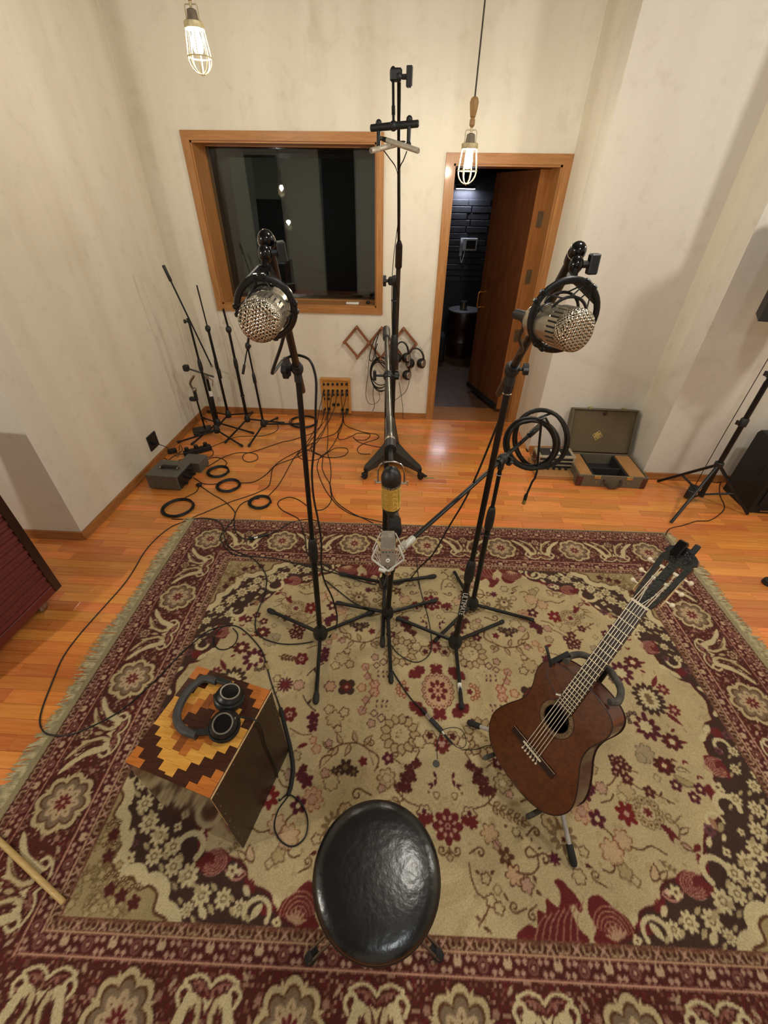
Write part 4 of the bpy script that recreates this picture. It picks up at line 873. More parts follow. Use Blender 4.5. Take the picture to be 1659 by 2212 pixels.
# --- tall studio boom on castors with the stereo bar
hF = V3((-.085, 3.17, .15)); KF = PY(853, 607, 3.17); TF = PD(862, 166, 1.70); dF = (TF - KF).normalized(); lowF = KF - dF * 1.02
stF = thing('studio_boom_stand', 'tall rolling studio boom stand with cast wheeled base behind the gold microphone', 'mic stand', lift(hF, 0))
mat('cast_base', (52, 50, 46), .5, .2, .1, 20)
mb = MB(); mb.lathe([(-.06, .045), (-.05, .06), (.0, .055), (.10, .034), (.16, .030)], hF, Z3, 18); mb.build('hub', 'cast_base', stF)
for tip in (PZ(790, 1033, 0), PZ(906, 1034, 0), V3((-.095, 3.80, 0))):
    d = V3((tip.x - hF.x, tip.y - hF.y, 0)); L_ = d.length; d.normalize(); sd = V3((-d.y, d.x, 0)); mb = MB(); pts = []
    prof = [(0, .075, .18, .035), (.35, .055, .150, .055), (.7, .038, .125, .070), (.92, .030, .112, .072), (1.0, .022, .10, .068)]
    vs = []; fs = []
    for t, w, zt, zb in prof:
        c = lift(hF) + d * (L_ * t); vs += [c + sd * w + Z3 * (zb), c + sd * w * .8 + Z3 * zt, c - sd * w * .8 + Z3 * zt, c - sd * w + Z3 * zb]
    for i in range(len(prof) - 1):
        for k in range(4): fs.append((i * 4 + k, i * 4 + (k + 1) % 4, i * 4 + 4 + (k + 1) % 4, i * 4 + 4 + k))
    fs += [(0, 1, 2, 3), tuple(len(vs) - 4 + k for k in range(4))]; mb.add(vs, fs); lg = mb.build('leg', 'cast_base', stF, smooth=50)
    mb = MB(); c = lift(tip); mb.cyl(c + Z3 * .055, c + Z3 * .10, .012, n=10); mb.lathe([(-.012, .024), (-.010, .027), (.010, .027), (.012, .024)], c + d * .008 + Z3 * .027, sd, 18); mb.box(c + Z3 * .052 + d * .012, (.05, .036, .018), Matrix((d, sd, Z3)).transposed(), bev=.004); mb.box(c + d * .045 + sd * .012 + Z3 * .045, (.03, .03, .008), Matrix((d, sd, Z3)).transposed()); mb.build('castor', 'rubber_black', lg)
mb = MB(); mb.cyl(hF + Z3 * .1, hF + Z3 * .62, .020); mb.build('lower_tube', 'black_steel', stF); mb = MB(); mb.cyl(hF + Z3 * .62, KF, .0155); mb.build('upper_tube', 'black_steel', stF); mb = MB(); clutch(mb, hF + Z3 * .80, Z3, .030, .22); mb.build('height_clutch', 'black_plastic', stF); mb = MB(); mb.torus(KF - Z3 * .12, Z3, .020, .004, 18, 6); mb.build('collar', 'black_plastic', stF)
mb = MB(); mb.ball(KF, .030, 14, 9, (1, 1, 1.2)); mb.box(KF + V3((-.02, 0, 0)), (.05, .04, .05), bev=.008); sw = mb.build('boom_clutch', 'black_plastic', stF); mb = MB(); knob(mb, KF + V3((-.04, 0, 0)), V3((-1, -.1, 0)), .032, .02, .02); mb.build('knob', 'black_plastic', sw)
mb = MB(); o_ = V3((.022, -.03, 0)); mb.cyl(lowF + o_, KF + o_ + dF * .22, .0150, n=14); mb.build('boom_lower', 'grey_steel', stF); mb = MB(); mb.cyl(KF + o_ + dF * .2, TF, .0085, n=12); mb.build('boom_upper', 'black_steel', stF); mb = MB(); mb.lathe([(-.1, .016), (-.09, .022), (.07, .021), (.1, .012)], KF + o_ + dF * .22, dF, 14); mb.build('boom_collar', 'black_plastic', stF)
mb = MB(); mb.box(lowF + o_ + dF * .05, (.055, .055, .17), Matrix((frame(dF)[0], frame(dF)[1], dF)).transposed(), bev=.006); mb.build('counterweight', 'grey_steel', stF)
# top clamp, drop rod and stereo bar
SB = PD(850, 272, 1.74); rodT = PD(849, 158, 1.70)
mb = MB(); mb.ball(TF, .016, 12, 8); mb.box((TF + rodT) / 2, (.05, .03, .04), bev=.006); mb.ball(rodT, .014, 12, 8, (1, 1, 1.5)); cl_ = mb.build('top_clamp', 'black_plastic', stF); mb = MB(); tee(mb, TF + V3((.012, 0, .0)), V3((1, -.1, 0)), .062, .011, .02, up=Z3); mb.build('wing_screw', 'black_plastic', cl_)
mb = MB(); mb.cyl(rodT, SB, .0058, n=10); q = rodT + (SB - rodT) * .62; mb.cyl(q, q + (SB - rodT) * .16, .0078, n=10); mb.build('drop_rod', 'black_steel', stF)
ba, bb = PD(800, 277, 1.76), PD(905, 267, 1.72); xb = (bb - ba).normalized(); mb = MB(); mb.tube([ba, ba + xb * .004, SB, bb - xb * .004, bb], [.009, .0125, .0135, .0125, .009], 12); mb.ball(SB, .018, 12, 8); sb = mb.build('stereo_bar', 'black_plastic', stF)
posts = []
for px_, py_, t in ((818, 276, 1.755), (884, 268, 1.725)):
    c = PD(px_, py_, t); mb = MB(); mb.ball(c + Z3 * .014, .0135, 12, 8); mb.cyl(c + Z3 * .01, c - Z3 * .06, .0088, n=10); mb.box(c - Z3 * .064, (.022, .028, .016), bev=.004); mb.build('clip_post', 'black_plastic', sb); posts.append(c - Z3 * .074)
# ------------------------------------------------------------------ caged pendant lamps
mat('cage_paint', (214, 202, 160), .4, .2); wood('handle_wood', (176, 138, 84), (146, 108, 60), 2, .5, 8.); mat('lamp_cord', (66, 56, 46), .7); mat('socket_grey', (120, 108, 90), .5)
def bulb_mat(name, col, s):
    m = bpy.data.materials.new(name); m.use_nodes = True; N = m.node_tree.nodes; N.remove(N['Principled BSDF']); t = N.new('ShaderNodeBsdfTransparent'); e = N.new('ShaderNodeEmission'); e.inputs[0].default_value = tuple(col) + (1,); e.inputs[1].default_value = s
    a = N.new('ShaderNodeAddShader'); L = m.node_tree.links; L.new(t.outputs[0], a.inputs[0]); L.new(e.outputs[0], a.inputs[1]); L.new(a.outputs[0], N['Material Output'].inputs[0]); MATS[name] = m
bulb_mat('bulb_warm', (1, .86, .58), 5.5); bulb_mat('bulb_neutral', (1, .93, .8), 5.5); bulb_mat('bulb_cool', (.9, .97, 1), 5.5)
zz2 = lambda py_: PY(1012, py_, 3.10).z - LAMPS[1][0].z
ZC0, ZC1, ZRING, ZBOT, ZS1, ZH0, ZH1 = zz2(320), zz2(313), zz2(369), zz2(398), zz2(287), zz2(276), zz2(208)
def pendant(p, label, bm_, cord_to):
    root = thing('pendant_lamp', label, 'lamp', p + Z3 * ZBOT, 'caged pendant lamps'); o = V3(p)
    mb = MB(); mb.tube([o + Z3 * ZH1, o + Z3 * (ZH1 + .3), V3((o.x, o.y, cord_to))], .0042, 6); mb.build('cord', 'lamp_cord', root)
    h = ZH1 - ZH0; mb = MB(); mb.lathe([(0, .006), (.01, .014), (.03, .0145), (.04, .010), (h * .35, .0145), (h * .6, .020), (h * .82, .0235), (h * .95, .018), (h, .007)], o + Z3 * ZH0, Z3, 16); mb.build('handle', 'handle_wood', root)
    mb = MB(); mb.lathe([(0, .024), (.01, .027), (ZS1 - ZC1 - .03, .025), (ZS1 - ZC1 - .006, .022), (ZS1 - ZC1, .008)], o + Z3 * ZC1, Z3, 16); mb.build('socket', 'socket_grey', root)
    mb = MB(); mb.tube([o + V3((-.031, 0, ZC1)), o + V3((-.031, 0, ZS1 + .004)), o + V3((-.026, 0, ZS1 + .012)), o + V3((.026, 0, ZS1 + .012)), o + V3((.031, 0, ZS1 + .004)), o + V3((.031, 0, ZC1))], .0026, 6); mb.cyl(o + Z3 * (ZS1 + .005), o + Z3 * ZH0, .007, n=10); mb.build('bracket', 'cage_paint', root)
    mb = MB(); mb.lathe([(0, .044), (.004, .046), (ZC1 - ZC0 + .008, .046), (ZC1 - ZC0 + .012, .040), (ZC1 - ZC0 + .012, .026)], o + Z3 * (ZC0 - .004), Z3, 20); mb.build('collar', 'cage_paint', root)
    RR = .056
    mb = MB(); mb.torus(o + Z3 * ZRING, Z3, RR, .0030, 28, 6); mb.build('cage_ring', 'cage_paint', root)
    for i in range(8):
        a = 2 * math.pi * (i + .3) / 8; c, s = math.cos(a), math.sin(a); pts = [V3((c * .043, s * .043, ZC0)), V3((c * RR, s * RR, ZRING))]
        for k in range(1, 7):
            t = k / 6 * math.pi / 2; pts.append(V3((c * RR * math.cos(t), s * RR * math.cos(t), ZRING + (ZBOT - ZRING) * math.sin(t))))
        mb = MB(); mb.tube([o + q for q in pts], .0024, 6); mb.build('cage_wire', 'cage_paint', root)
    mb = MB(); mb.ball(o + Z3 * ZBOT, .006, 10, 6); mb.build('cage_tip', 'cage_paint', root)
    hb = ZC0 + .052; mb = MB(); mb.lathe([(-.052, .006), (-.049, .015), (-.038, .022), (-.02, .025), (0, .023), (.02, .018), (.035, .015), (.055, .014)], o + Z3 * (ZC0 - .058 + .02), Z3, 18); mb.build('bulb', bm_, root)
pendant(LAMPS[0][0], 'lit caged lamp hanging above the window frame, near the left wall', 'bulb_warm', CEIL)
pendant(LAMPS[1][0], 'lit caged lamp with wooden handle hanging in front of the doorway', 'bulb_warm', CEIL)
for (p, c, w, r), t, bm_ in zip(LAMPS[2:], ('caged lamp by the left side wall seen only in the window reflection', 'unseen caged fill lamp added behind the camera on the right', 'unseen caged fill lamp added over the speaker side of the room', 'unseen caged fill lamp added high above the middle of the rug'), ('bulb_neutral', 'bulb_cool', 'bulb_neutral', 'bulb_neutral')): pendant(p, t, bm_, CEIL)
# ------------------------------------------------------------------ microphones
def perforated(name, hole, metal, scale, rough=.3, thresh=.32):
    m = bpy.data.materials.new(name); m.use_nodes = True; N = m.node_tree.nodes; L = m.node_tree.links; b = N['Principled BSDF']; b.inputs['Metallic'].default_value = .85; b.inputs['Roughness'].default_value = rough
    tc = N.new('ShaderNodeTexCoord'); mp = N.new('ShaderNodeMapping'); mp.inputs['Rotation'].default_value = (.6, .3, .8); L.new(tc.outputs['Object'], mp.inputs[0])
    v = N.new('ShaderNodeTexVoronoi'); v.inputs['Scale'].default_value = scale; v.inputs['Randomness'].default_value = .12; L.new(mp.outputs[0], v.inputs['Vector'])
    r = N.new('ShaderNodeValToRGB'); r.color_ramp.elements[0].position = thresh; r.color_ramp.elements[1].position = thresh + .1; r.color_ramp.elements[0].color = srgb(hole); r.color_ramp.elements[1].color = srgb(metal); L.new(v.outputs['Distance'], r.inputs[0]); L.new(r.outputs[0], b.inputs['Base Color'])
    bp = N.new('ShaderNodeBump'); bp.inputs['Strength'].default_value = .8; bp.inputs['Distance'].default_value = .003; L.new(v.outputs['Distance'], bp.inputs['Height']); L.new(bp.outputs[0], b.inputs['Normal']); MATS[name] = m
perforated('nickel_grille', (18, 16, 14), (190, 180, 160), 250., .25, .32); perforated('gold_mesh', (120, 92, 30), (226, 190, 96), 420., .3, .22); perforated('grey_mesh', (70, 66, 60), (168, 162, 150), 420., .4, .25); perforated('black_mesh', (12, 12, 12), (52, 52, 52), 420., .5, .25)
mat('champagne_metal', (182, 174, 156), .26, .85, .06); mat('mount_black', (24, 24, 25), .32, .2); mat('elastic_cord', (34, 32, 30), .8)
def big_mic(front, back, label, r=.0335):
    front, back = V3(front), V3(back); d = (front - back); L_ = d.length; d.normalize(); root = thing('microphone', label, 'microphone', (front + back) / 2, 'large silver microphones')
    mb = MB(); mb.lathe([(0, r * .55), (.004, r * .72), (L_ * .10, r * .80), (L_ * .12, r * .90), (L_ * .55, r * .93), (L_ * .60, r * .93)], back, d, 28); mb.build('body', 'champagne_metal', root)
    mb = MB(); mb.lathe([(L_ * .60, r * .93), (L_ * .605, r * .985), (L_ * .62, r * .985), (L_ * .625, r * .95)], back, d, 28, cap=False); mb.build('grille_band', 'champagne_metal', root)
    mb = MB(); mb.lathe([(L_ * .80, r * .97), (L_ * .81, r), (L_ * .93, r), (L_ * .965, r * .97), (L_ * .985, r * .84), (L_ * .997, r * .5), (L_, r * .02)], back, d, 32); mb.build('grille', 'nickel_grille', root, smooth=60)
    mb = MB(); mb.lathe([(L_ * .62, r * .93), (L_ * .80, r * .93)], back, d, 28); mb.build('slot_core', 'mount_black', root)
    fa, fb, _ = frame(d)
    for i in range(26):
        t = 2 * math.pi * i / 26; u_ = fa * math.cos(t) + fb * math.sin(t); mb = MB(); mb.box(back + d * L_ * .71 + u_ * r * .95, (L_ * .19, r * .15, r * .10), Matrix((d, d.cross(u_), u_)).transposed()); mb.build('slot_rib', 'champagne_metal', root, smooth=0)
    mb = MB(); mb.lathe([(L_ * .30, r * .935), (L_ * .305, r * .95), (L_ * .345, r * .95), (L_ * .35, r * .935)], back, d, 28, cap=False); mb.build('mount_band', 'mount_black', root)
    mb = MB(); mb.lathe([(-.055, .004), (-.05, .0095), (-.01, .0105), (0, .012), (.004, .012)], back, d, 12); mb.build('connector', 'black_plastic', root)
    return root, d, L_
def shock(center, d, top, label, R=.052, boom_end=None, knob_dir=None, inner=.032):
    """ring cradle: outer ring with hook blocks, elastic cords to an inner ring, V bracket and swivel"""
    c = V3(center); d = V3(d).normalized(); top = V3(top); upv = top - c; upv -= d * upv.dot(d); upv.normalize(); sd = d.cross(upv).normalized(); root = thing('shock_mount', label, 'shock mount', top, 'ring shock mounts')
    P = lambda ang, rr, off=0.: c + (upv * math.cos(ang) + sd * math.sin(ang)) * rr + d * off
    mb = MB(); mb.tube([P(2 * math.pi * i / 40, R) for i in range(40)], .0040, 8, True, flat=1.5); mb.build('outer_ring', 'mount_black', root)
    mb = MB(); mb.tube([P(2 * math.pi * i / 32, inner * 1.06, .012) for i in range(32)], .0026, 6, True); mb.build('inner_ring', 'mount_black', root)
    mb = MB(); mb.tube([P(2 * math.pi * i / 32, inner * 1.06, -.022) for i in range(32)], .0026, 6, True); mb.build('inner_ring', 'mount_black', root)
    for k in range(4):
        a = math.pi / 4 * 0 + k * math.pi / 2
        for s in (-1, 1):
            mb = MB(); mb.box(P(a + s * .13, R + .003), (.011, .008, .010), Matrix((d, upv, sd)).transposed(), bev=.002); mb.build('hook', 'mount_black', root)
            mb = MB(); q0 = P(a + s * .13, R); q1 = P(a + s * .62, inner * 1.06, .012); q2 = P(a + s * .40, inner * 1.06, -.022); mb.tube([q1, q0, q2], .0014, 5); mb.build('elastic', 'elastic_cord', root)
    # V bracket
    mb = MB(); w = .010; t0, t1 = top + sd * w - upv * .004, top - sd * w - upv * .004
    mb.tube([P(.60, R), t0], .0042, 6, flat=1.4); mb.tube([P(-.60, R), t1], .0042, 6, flat=1.4); mb.tube([t0, t1], .0046, 6, flat=1.4); mb.build('bracket', 'mount_black', root)
    if boom_end is not None:
        be = V3(boom_end); mid = top + (be - top) * .45; mb = MB(); mb.ball(mid, .0125, 14, 9, (1, 1, 1.25)); mb.cyl(top - upv * .004, mid, .007, n=10); mb.cyl(mid, top + (be - top) * .82, .007, n=10); sw = mb.build('swivel', 'gloss_black', root)
        mb = MB(); tee(mb, mid, knob_dir, .032, .0075, .022, up=upv); mb.build('wing_knob', 'black_plastic', sw)
m1f, m1b = PD(556, 698, .655), PD(607, 641, .800); _, d1, L1 = big_mic(m1f, m1b, 'large silver microphone with round mesh front, left of the two ring mounts')
shock(PD(575, 667, .735), (d1 + V3((.12, -.25, -.1))).normalized(), PD(571, 574, .745), 'black ring shock mount on the left stand boom', .0495, BA, V3((1, .4, .1)))
m2f, m2b = PD(1253, 717, .665), PD(1150, 688, .760); _, d2, L2 = big_mic(m2f, m2b, 'large silver microphone with round mesh front, right of the two ring mounts')
shock(PD(1217, 684, .715), (d2 + V3((-.25, -.5, -.1))).normalized(), PD(1241, 597, .735), 'black ring shock mount on the right stand boom', .0565, BB_, V3((1, .0, .05)))
# stereo pair of slim microphones
mat('ivory_metal', (196, 188, 168), .4, .3, .06)
for (fx, fy, ft), (bx, by, bt), lb in (((801, 326, 1.70), (860, 311, 1.80), 'slim ivory microphone on the stereo bar pointing left'), ((904, 326, 1.68), (836, 303, 1.77), 'slim ivory microphone on the stereo bar pointing right')):
    f_, b_ = PD(fx, fy, ft), PD(bx, by, bt); d = (f_ - b_); L_ = d.length; d.normalize(); root = thing('microphone', lb, 'microphone', (f_ + b_) / 2, 'stereo pair of slim microphones')
    mb = MB(); mb.lathe([(0, .0078), (.002, .0098), (L_ * .72, .0098), (L_ * .725, .0092)], b_, d, 18); mb.build('body', 'ivory_metal', root); mb = MB(); mb.lathe([(L_ * .725, .0090), (L_ * .74, .0098), (L_ - .003, .0098), (L_, .0086)], b_, d, 18); mb.build('capsule', 'ivory_metal', root); mb = MB(); mb.lathe([(L_, .0084), (L_ + .0006, .0080)], b_, d, 18); mb.build('grille', 'grey_mesh', root)
    mb = MB(); mb.lathe([(-.055, .0035), (-.045, .0065), (-.012, .0092), (.001, .0092)], b_, d, 12); mb.build('connector', 'black_plastic', root)
# gold ribbon microphone on its yoke
rc_ = PD(845, 1027, 1.25); rr_ = .0310
rb_ = thing('microphone', 'gold mesh ribbon microphone with black dome hanging in a chrome yoke', 'microphone', rc_ - Z3 * .16)
dn = V3((.02, .10, -1)).normalized()
mb = MB(); mb.lathe([(-.030, .002), (-.028, .011), (-.021, .0205), (-.010, .0270), (.004, rr_), (.022, rr_), (.026, rr_ * .97)], rc_, dn, 28); mb.build('dome', mat('black_leather_paint', (28, 27, 26), .42, 0, .2, 90, .15), rb_, smooth=60)
mb = MB(); mb.lathe([(.026, rr_ * .99), (.034, rr_ * .99)], rc_, dn, 28); mb.build('chrome_band', 'chrome', rb_); mb = MB(); pf = []
for i in range(22): pf += [(.034 + i * .0040, rr_), (.034 + i * .0040 + .0022, rr_ * .955)]
mb.lathe(pf + [(.122, rr_)], rc_, dn, 32); mb.build('mesh_body', 'gold_mesh', rb_, smooth=60)
mb = MB(); mb.lathe([(.122, rr_ * 1.0), (.128, rr_ * .98), (.140, rr_ * .75), (.150, rr_ * .5), (.17, .012)], rc_, dn, 24); mb.build('base', 'black_leather_paint', rb_)
a_, b2_, _ = frame(dn, V3((0, 1, 0))); sdx = V3((1, .0, 0)); yk = .040; mb = MB(); tp = rc_ - dn * .052
mb.tube(bez([rc_ + sdx * yk + dn * .028, rc_ + sdx * yk - dn * .012, rc_ + sdx * yk * .72 - dn * .042, tp, rc_ - sdx * yk * .72 - dn * .042, rc_ - sdx * yk - dn * .012, rc_ - sdx * yk + dn * .028], 8), .0030, 8); mb.build('yoke', 'chrome', rb_)
for s in (-1, 1):
    mb = MB(); q = rc_ + sdx * s * rr_ + dn * .028; mb.cyl(q, q + sdx * s * .016, .0045, n=10); mb.box(q + sdx * s * .019, (.006, .006, .016), bev=.001); mb.build('pivot_screw', 'chrome', rb_)
mb = MB(); mb.cyl(FE + dE * .01, FE + dE * .052, .0185, n=16); mb.cyl(FE + dE * .05, tp, .007, n=10); mb.cyl(FE + dE * .052, FE + dE * .054, .013, n=12); mb.build('yoke_adapter', 'black_plastic', rb_)
# dark dynamic microphone on the short stand
df = PD(853, 1152, 1.62); db_ = PD(848, 1082, 1.78); d = (df - db_); L_ = d.length; d.normalize(); dy = thing('microphone', 'dark grey dynamic microphone with black mesh end between gold and square microphones', 'microphone', TD)
mb = MB(); mb.lathe([(0, .010), (.004, .016), (L_ * .3, .0195), (L_ * .55, .0245), (L_ * .60, .0255)], db_, d, 22); mb.build('body', mat('dark_grey_enamel', (72, 70, 66), .34, .2), dy); mb = MB(); mb.lathe([(L_ * .60, .0258), (L_ * .62, .0282), (L_ * .93, .0288), (L_ * .99, .0268), (L_, .022)], db_, d, 24); mb.build('grille', 'black_mesh', dy, smooth=60)
mb = MB(); q = db_ + d * L_ * .30; mb.box(q - Z3 * .03, (.02, .03, .03), bev=.004); mb.tube([TD, q - Z3 * .03], .008, 8); mb.build('clip', 'black_plastic', dy)
# square grey microphone in a white elastic cradle at the end of the long boom
sc_ = PD(838, 1183, 1.36); sx = V3((1, .05, 0)).normalized(); sz = V3((-.02, .22, 1)).normalized(); sy = sz.cross(sx).normalized(); Rm = Matrix((sx, sy, sz)).transposed()
sq = thing('microphone', 'grey square-bodied microphone below the gold microphone, in a white cradle', 'microphone', sc_ - sz * .1)
mat('warm_grey_metal', (150, 144, 132), .45, .3, .06)
def slab(zs, ws, ds): 
    vs = []; fs = []
    for z_, w_, d_ in zip(zs, ws, ds): vs += [sc_ + sx * i * w_ + sy * j * d_ + sz * z_ for i, j in ((-1, -1), (1, -1), (1, 1), (-1, 1))]
    for k in range(len(zs) - 1): fs += [(k * 4 + i, k * 4 + (i + 1) % 4, k * 4 + 4 + (i + 1) % 4, k * 4 + 4 + i) for i in range(4)]
    fs += [(3, 2, 1, 0), tuple(len(vs) - 4 + i for i in range(4))]; return MB().add(vs, fs)
slab([-.062, -.058, .0], [.021, .0235, .0245], [.014, .016, .0165]).build('body', 'warm_grey_metal', sq, smooth=0); slab([.001, .046, .058], [.024, .0235, .020], [.016, .014, .009]).build('grille', 'grey_mesh', sq, smooth=0)
slab([-.0005, .0015], [.0252, .0252], [.0172, .0172]).build('seam_rim', 'chrome', sq, smooth=0)
for i in range(4):
    mb = MB(); q = sc_ + sx * (-.016 + i * .0107) - sz * .006 - sy * .0170; mb.prism([q + sx * -.003, q + sx * .003, q - sz * .004], sy * -.0006); mb.build('vent', 'rubber_black', sq, smooth=0)
mb = MB(); q = sc_ - sy * .0162 - sz * .040; mb.torus(q, sy, .0050, .0024, 18, 8); mb.build('badge_ring', 'white_label', sq)
mb = MB(); mb.lathe([(0, .012), (.02, .012), (.024, .010), (.04, .010)], sc_ - sz * .062, -sz, 14); mb.build('connector', 'chrome', sq)
tx = bpy.data.curves.new('badge_text', 'FONT'); tx.body = '7s'; tx.size = .011; tx.align_x = 'CENTER'; tx.extrude = .0002; to = bpy.data.objects.new('badge_text', tx); COL.objects.link(to); me_ = bpy.data.meshes.new_from_object(to); bpy.data.objects.remove(to, do_unlink=True); lo = bpy.data.objects.new('badge_text', me_); COL.objects.link(lo); me_.materials.append(MATS['rubber_black']); lo.parent = sq
lo.matrix_local = Matrix.Translation(sc_ - sy * .0168 - sz * .026 - sq.location) @ Matrix((sx, sz, -sy)).transposed().to_4x4()
cr = thing('shock_mount', 'white wire cradle around the square grey microphone at the boom tip', 'shock mount', sc_ - sz * .09)
mat('white_enamel', (206, 204, 192), .4, .1, .05)
mb = MB(); mb.lathe([(-.012, .010), (-.010, .0125), (.014, .0125), (.02, .010)], EC, dC, 14); mb.box(EC + dC * .03, (.02, .02, .032), Matrix((frame(dC)[0], frame(dC)[1], dC)).transposed(), bev=.004); arm0 = EC + dC * .045; mb.tube([EC + dC * .02, arm0, sc_ + sx * .040 - sz * .004], .006, 8); cb = mb.build('clamp', 'white_enamel', cr)
mb = MB(); knob(mb, EC + dC * .03, V3((-.3, -.4, .6)), .009, .008, .014); mb.build('knob', 'white_enamel', cb)
for s, zt in ((1, 0), (-1, 0)):
    A0, A1, A2 = sc_ + sx * s * .034 + sz * .012 - sy * .004, sc_ + sx * s * .052 - sz * .030 - sy * .012, sc_ + sx * s * .006 - sz * .075 - sy * .018
    mb = MB(); mb.tube([A0, A1, A1 - sz * .008, A2], .0036, 8); mb.build('cradle_arm', 'white_enamel', cr)
    for t in (.0, .35, .7): mb = MB(); mb.tube([A0 + (A1 - A0) * t, sc_ + sx * s * .022 - sz * .066 - sy * .012], .0013, 5); mb.build('elastic', 'white_enamel', cr)
    mb = MB(); mb.tube([sc_ + sx * s * .024 + sz * .055, sc_ + sx * s * .050 - sz * .006, sc_ + sx * s * .024 - sz * .045], .0022, 6); mb.build('side_wire', 'white_enamel', cr)
mb = MB(); mb.torus(sc_ - sz * .078, sz, .018, .0042, 22, 8); mb.cyl(sc_ - sz * .074 - sx * .030 - sy * .014, sc_ - sz * .080 - sx * .008 - sy * .018, .0075, n=12); mb.build('base_ring', 'white_enamel', cr)
# ------------------------------------------------------------------ cajon with headphones
NL, NR, FR_, FL = [V3(q) for q in ((-.797, .489, 0), (-.505, .411, 0), (-.421, .741, 0), (-.710, .818, 0))]
CJ_H = .478 + RZ; CJ0 = RZ
wood('inlay_yellow', (222, 166, 78), (196, 136, 54), 0, .28, 6., .6); wood('inlay_orange', (196, 118, 50), (168, 92, 36), 0, .28, 6., .6); wood('inlay_dark', (74, 38, 26), (52, 26, 18), 0, .25, 6., .6); wood('inlay_brown', (150, 86, 40), (120, 64, 28), 0, .28, 6., .6)
wood('cajon_panel', (58, 34, 21), (43, 25, 15), 2, .5, 5., .1); wood('cajon_shell', (96, 58, 32), (64, 36, 22), 0, .12, 5., .9); wood('plywood_edge', (206, 172, 120), (176, 140, 92), 0, .5, 12.); mat('small_screw', (150, 140, 120), .3, .9)
cj = thing('cajon', 'cajon box drum with stepped yellow, orange and dark wood inlay on top', 'drum', lift((NL + FR_) / 2, RZ))
up = lambda p, z: V3((p.x, p.y, z))
mb = MB(); mb.prism([up(q, CJ0) for q in (NL, NR, FR_, FL)], Z3 * (CJ_H - CJ0 - .004)); mb.build('shell', 'cajon_shell', cj, smooth=0)
e1, e2 = NR - NL, FL - NL; W1, W2 = e1.length, e2.length; e1n, e2n = e1.normalized(), e2.normalized(); NCOL = 11; RC = Matrix((e1n, e2n, Z3)).transposed(); skew = (FR_ - NR) - e2
for i in range(NCOL):
    dcol = abs(i - 4.6); cuts = []
    for half in (0, 1):
        th = [0.] + [t + dcol * .026 for t in (-.10, -.07, -.035, 0, .03, .06, .11)] + [W2 / 2]
        th = sorted(set(round(min(max(t, 0), W2 / 2), 4) for t in th))
        for a_, b_ in zip(th[:-1], th[1:]):
            if b_ - a_ < .004: continue
            p = (a_ + b_) / 2 - dcol * .026; c = 'inlay_orange' if p < -.07 else 'inlay_dark' if p < 0 else 'inlay_yellow' if p < .06 else ('inlay_orange' if p < .085 else 'inlay_brown') if p < .11 else 'inlay_dark'
            cuts.append((a_, b_, c) if half == 0 else (W2 - b_, W2 - a_, c))
    for a_, b_, c in cuts:
        s0, s1 = i / NCOL, (i + 1) / NCOL; g = .0003
        pts = [NL + e1 * s + (e2 + skew * s) * (t / W2) for s, t in ((s0, a_ + g), (s1, a_ + g), (s1, b_ - g), (s0, b_ - g))]
        mb = MB(); mb.prism([up(q, CJ_H - .005) for q in pts], Z3 * .005); mb.build('inlay_block', c, cj, smooth=0)
# right face panel with light ply edge and screws
n2 = V3((e2n.y, -e2n.x, 0)); fr_v = FR_ - NR; mb = MB(); mb.prism([up(NR, CJ0 + .003), up(FR_, CJ0 + .003), up(FR_, CJ_H - .004), up(NR, CJ_H - .004)], n2 * .006); mb.build('playing_panel', 'cajon_panel', cj, smooth=0)
mb = MB(); mb.tube([up(NR, CJ_H - .004) + n2 * .004, up(FR_, CJ_H - .004) + n2 * .004], .0026, 6); mb.build('edge_strip', 'plywood_edge', cj)
mb = MB(); mb.tube([up(NR, CJ_H - .004) + n2 * .004, up(NR, CJ0 + .25) + n2 * .004], .0014, 6); mb.build('edge_strip', 'plywood_edge', cj)
for t in (.06, .3, .55, .8, .95):
    for z_ in (CJ_H - .02, CJ0 + .02): mb = MB(); q = up(NR + fr_v * t, z_) + n2 * .006; mb.cyl(q, q + n2 * .0015, .0028, n=8); mb.build('screw', 'small_screw', cj)
for k in range(1, 7):
    for t in (.03, .97): mb = MB(); q = up(NR + fr_v * t, CJ0 + k * .065) + n2 * .006; mb.cyl(q, q + n2 * .0015, .0028, n=8); mb.build('screw', 'small_screw', cj)
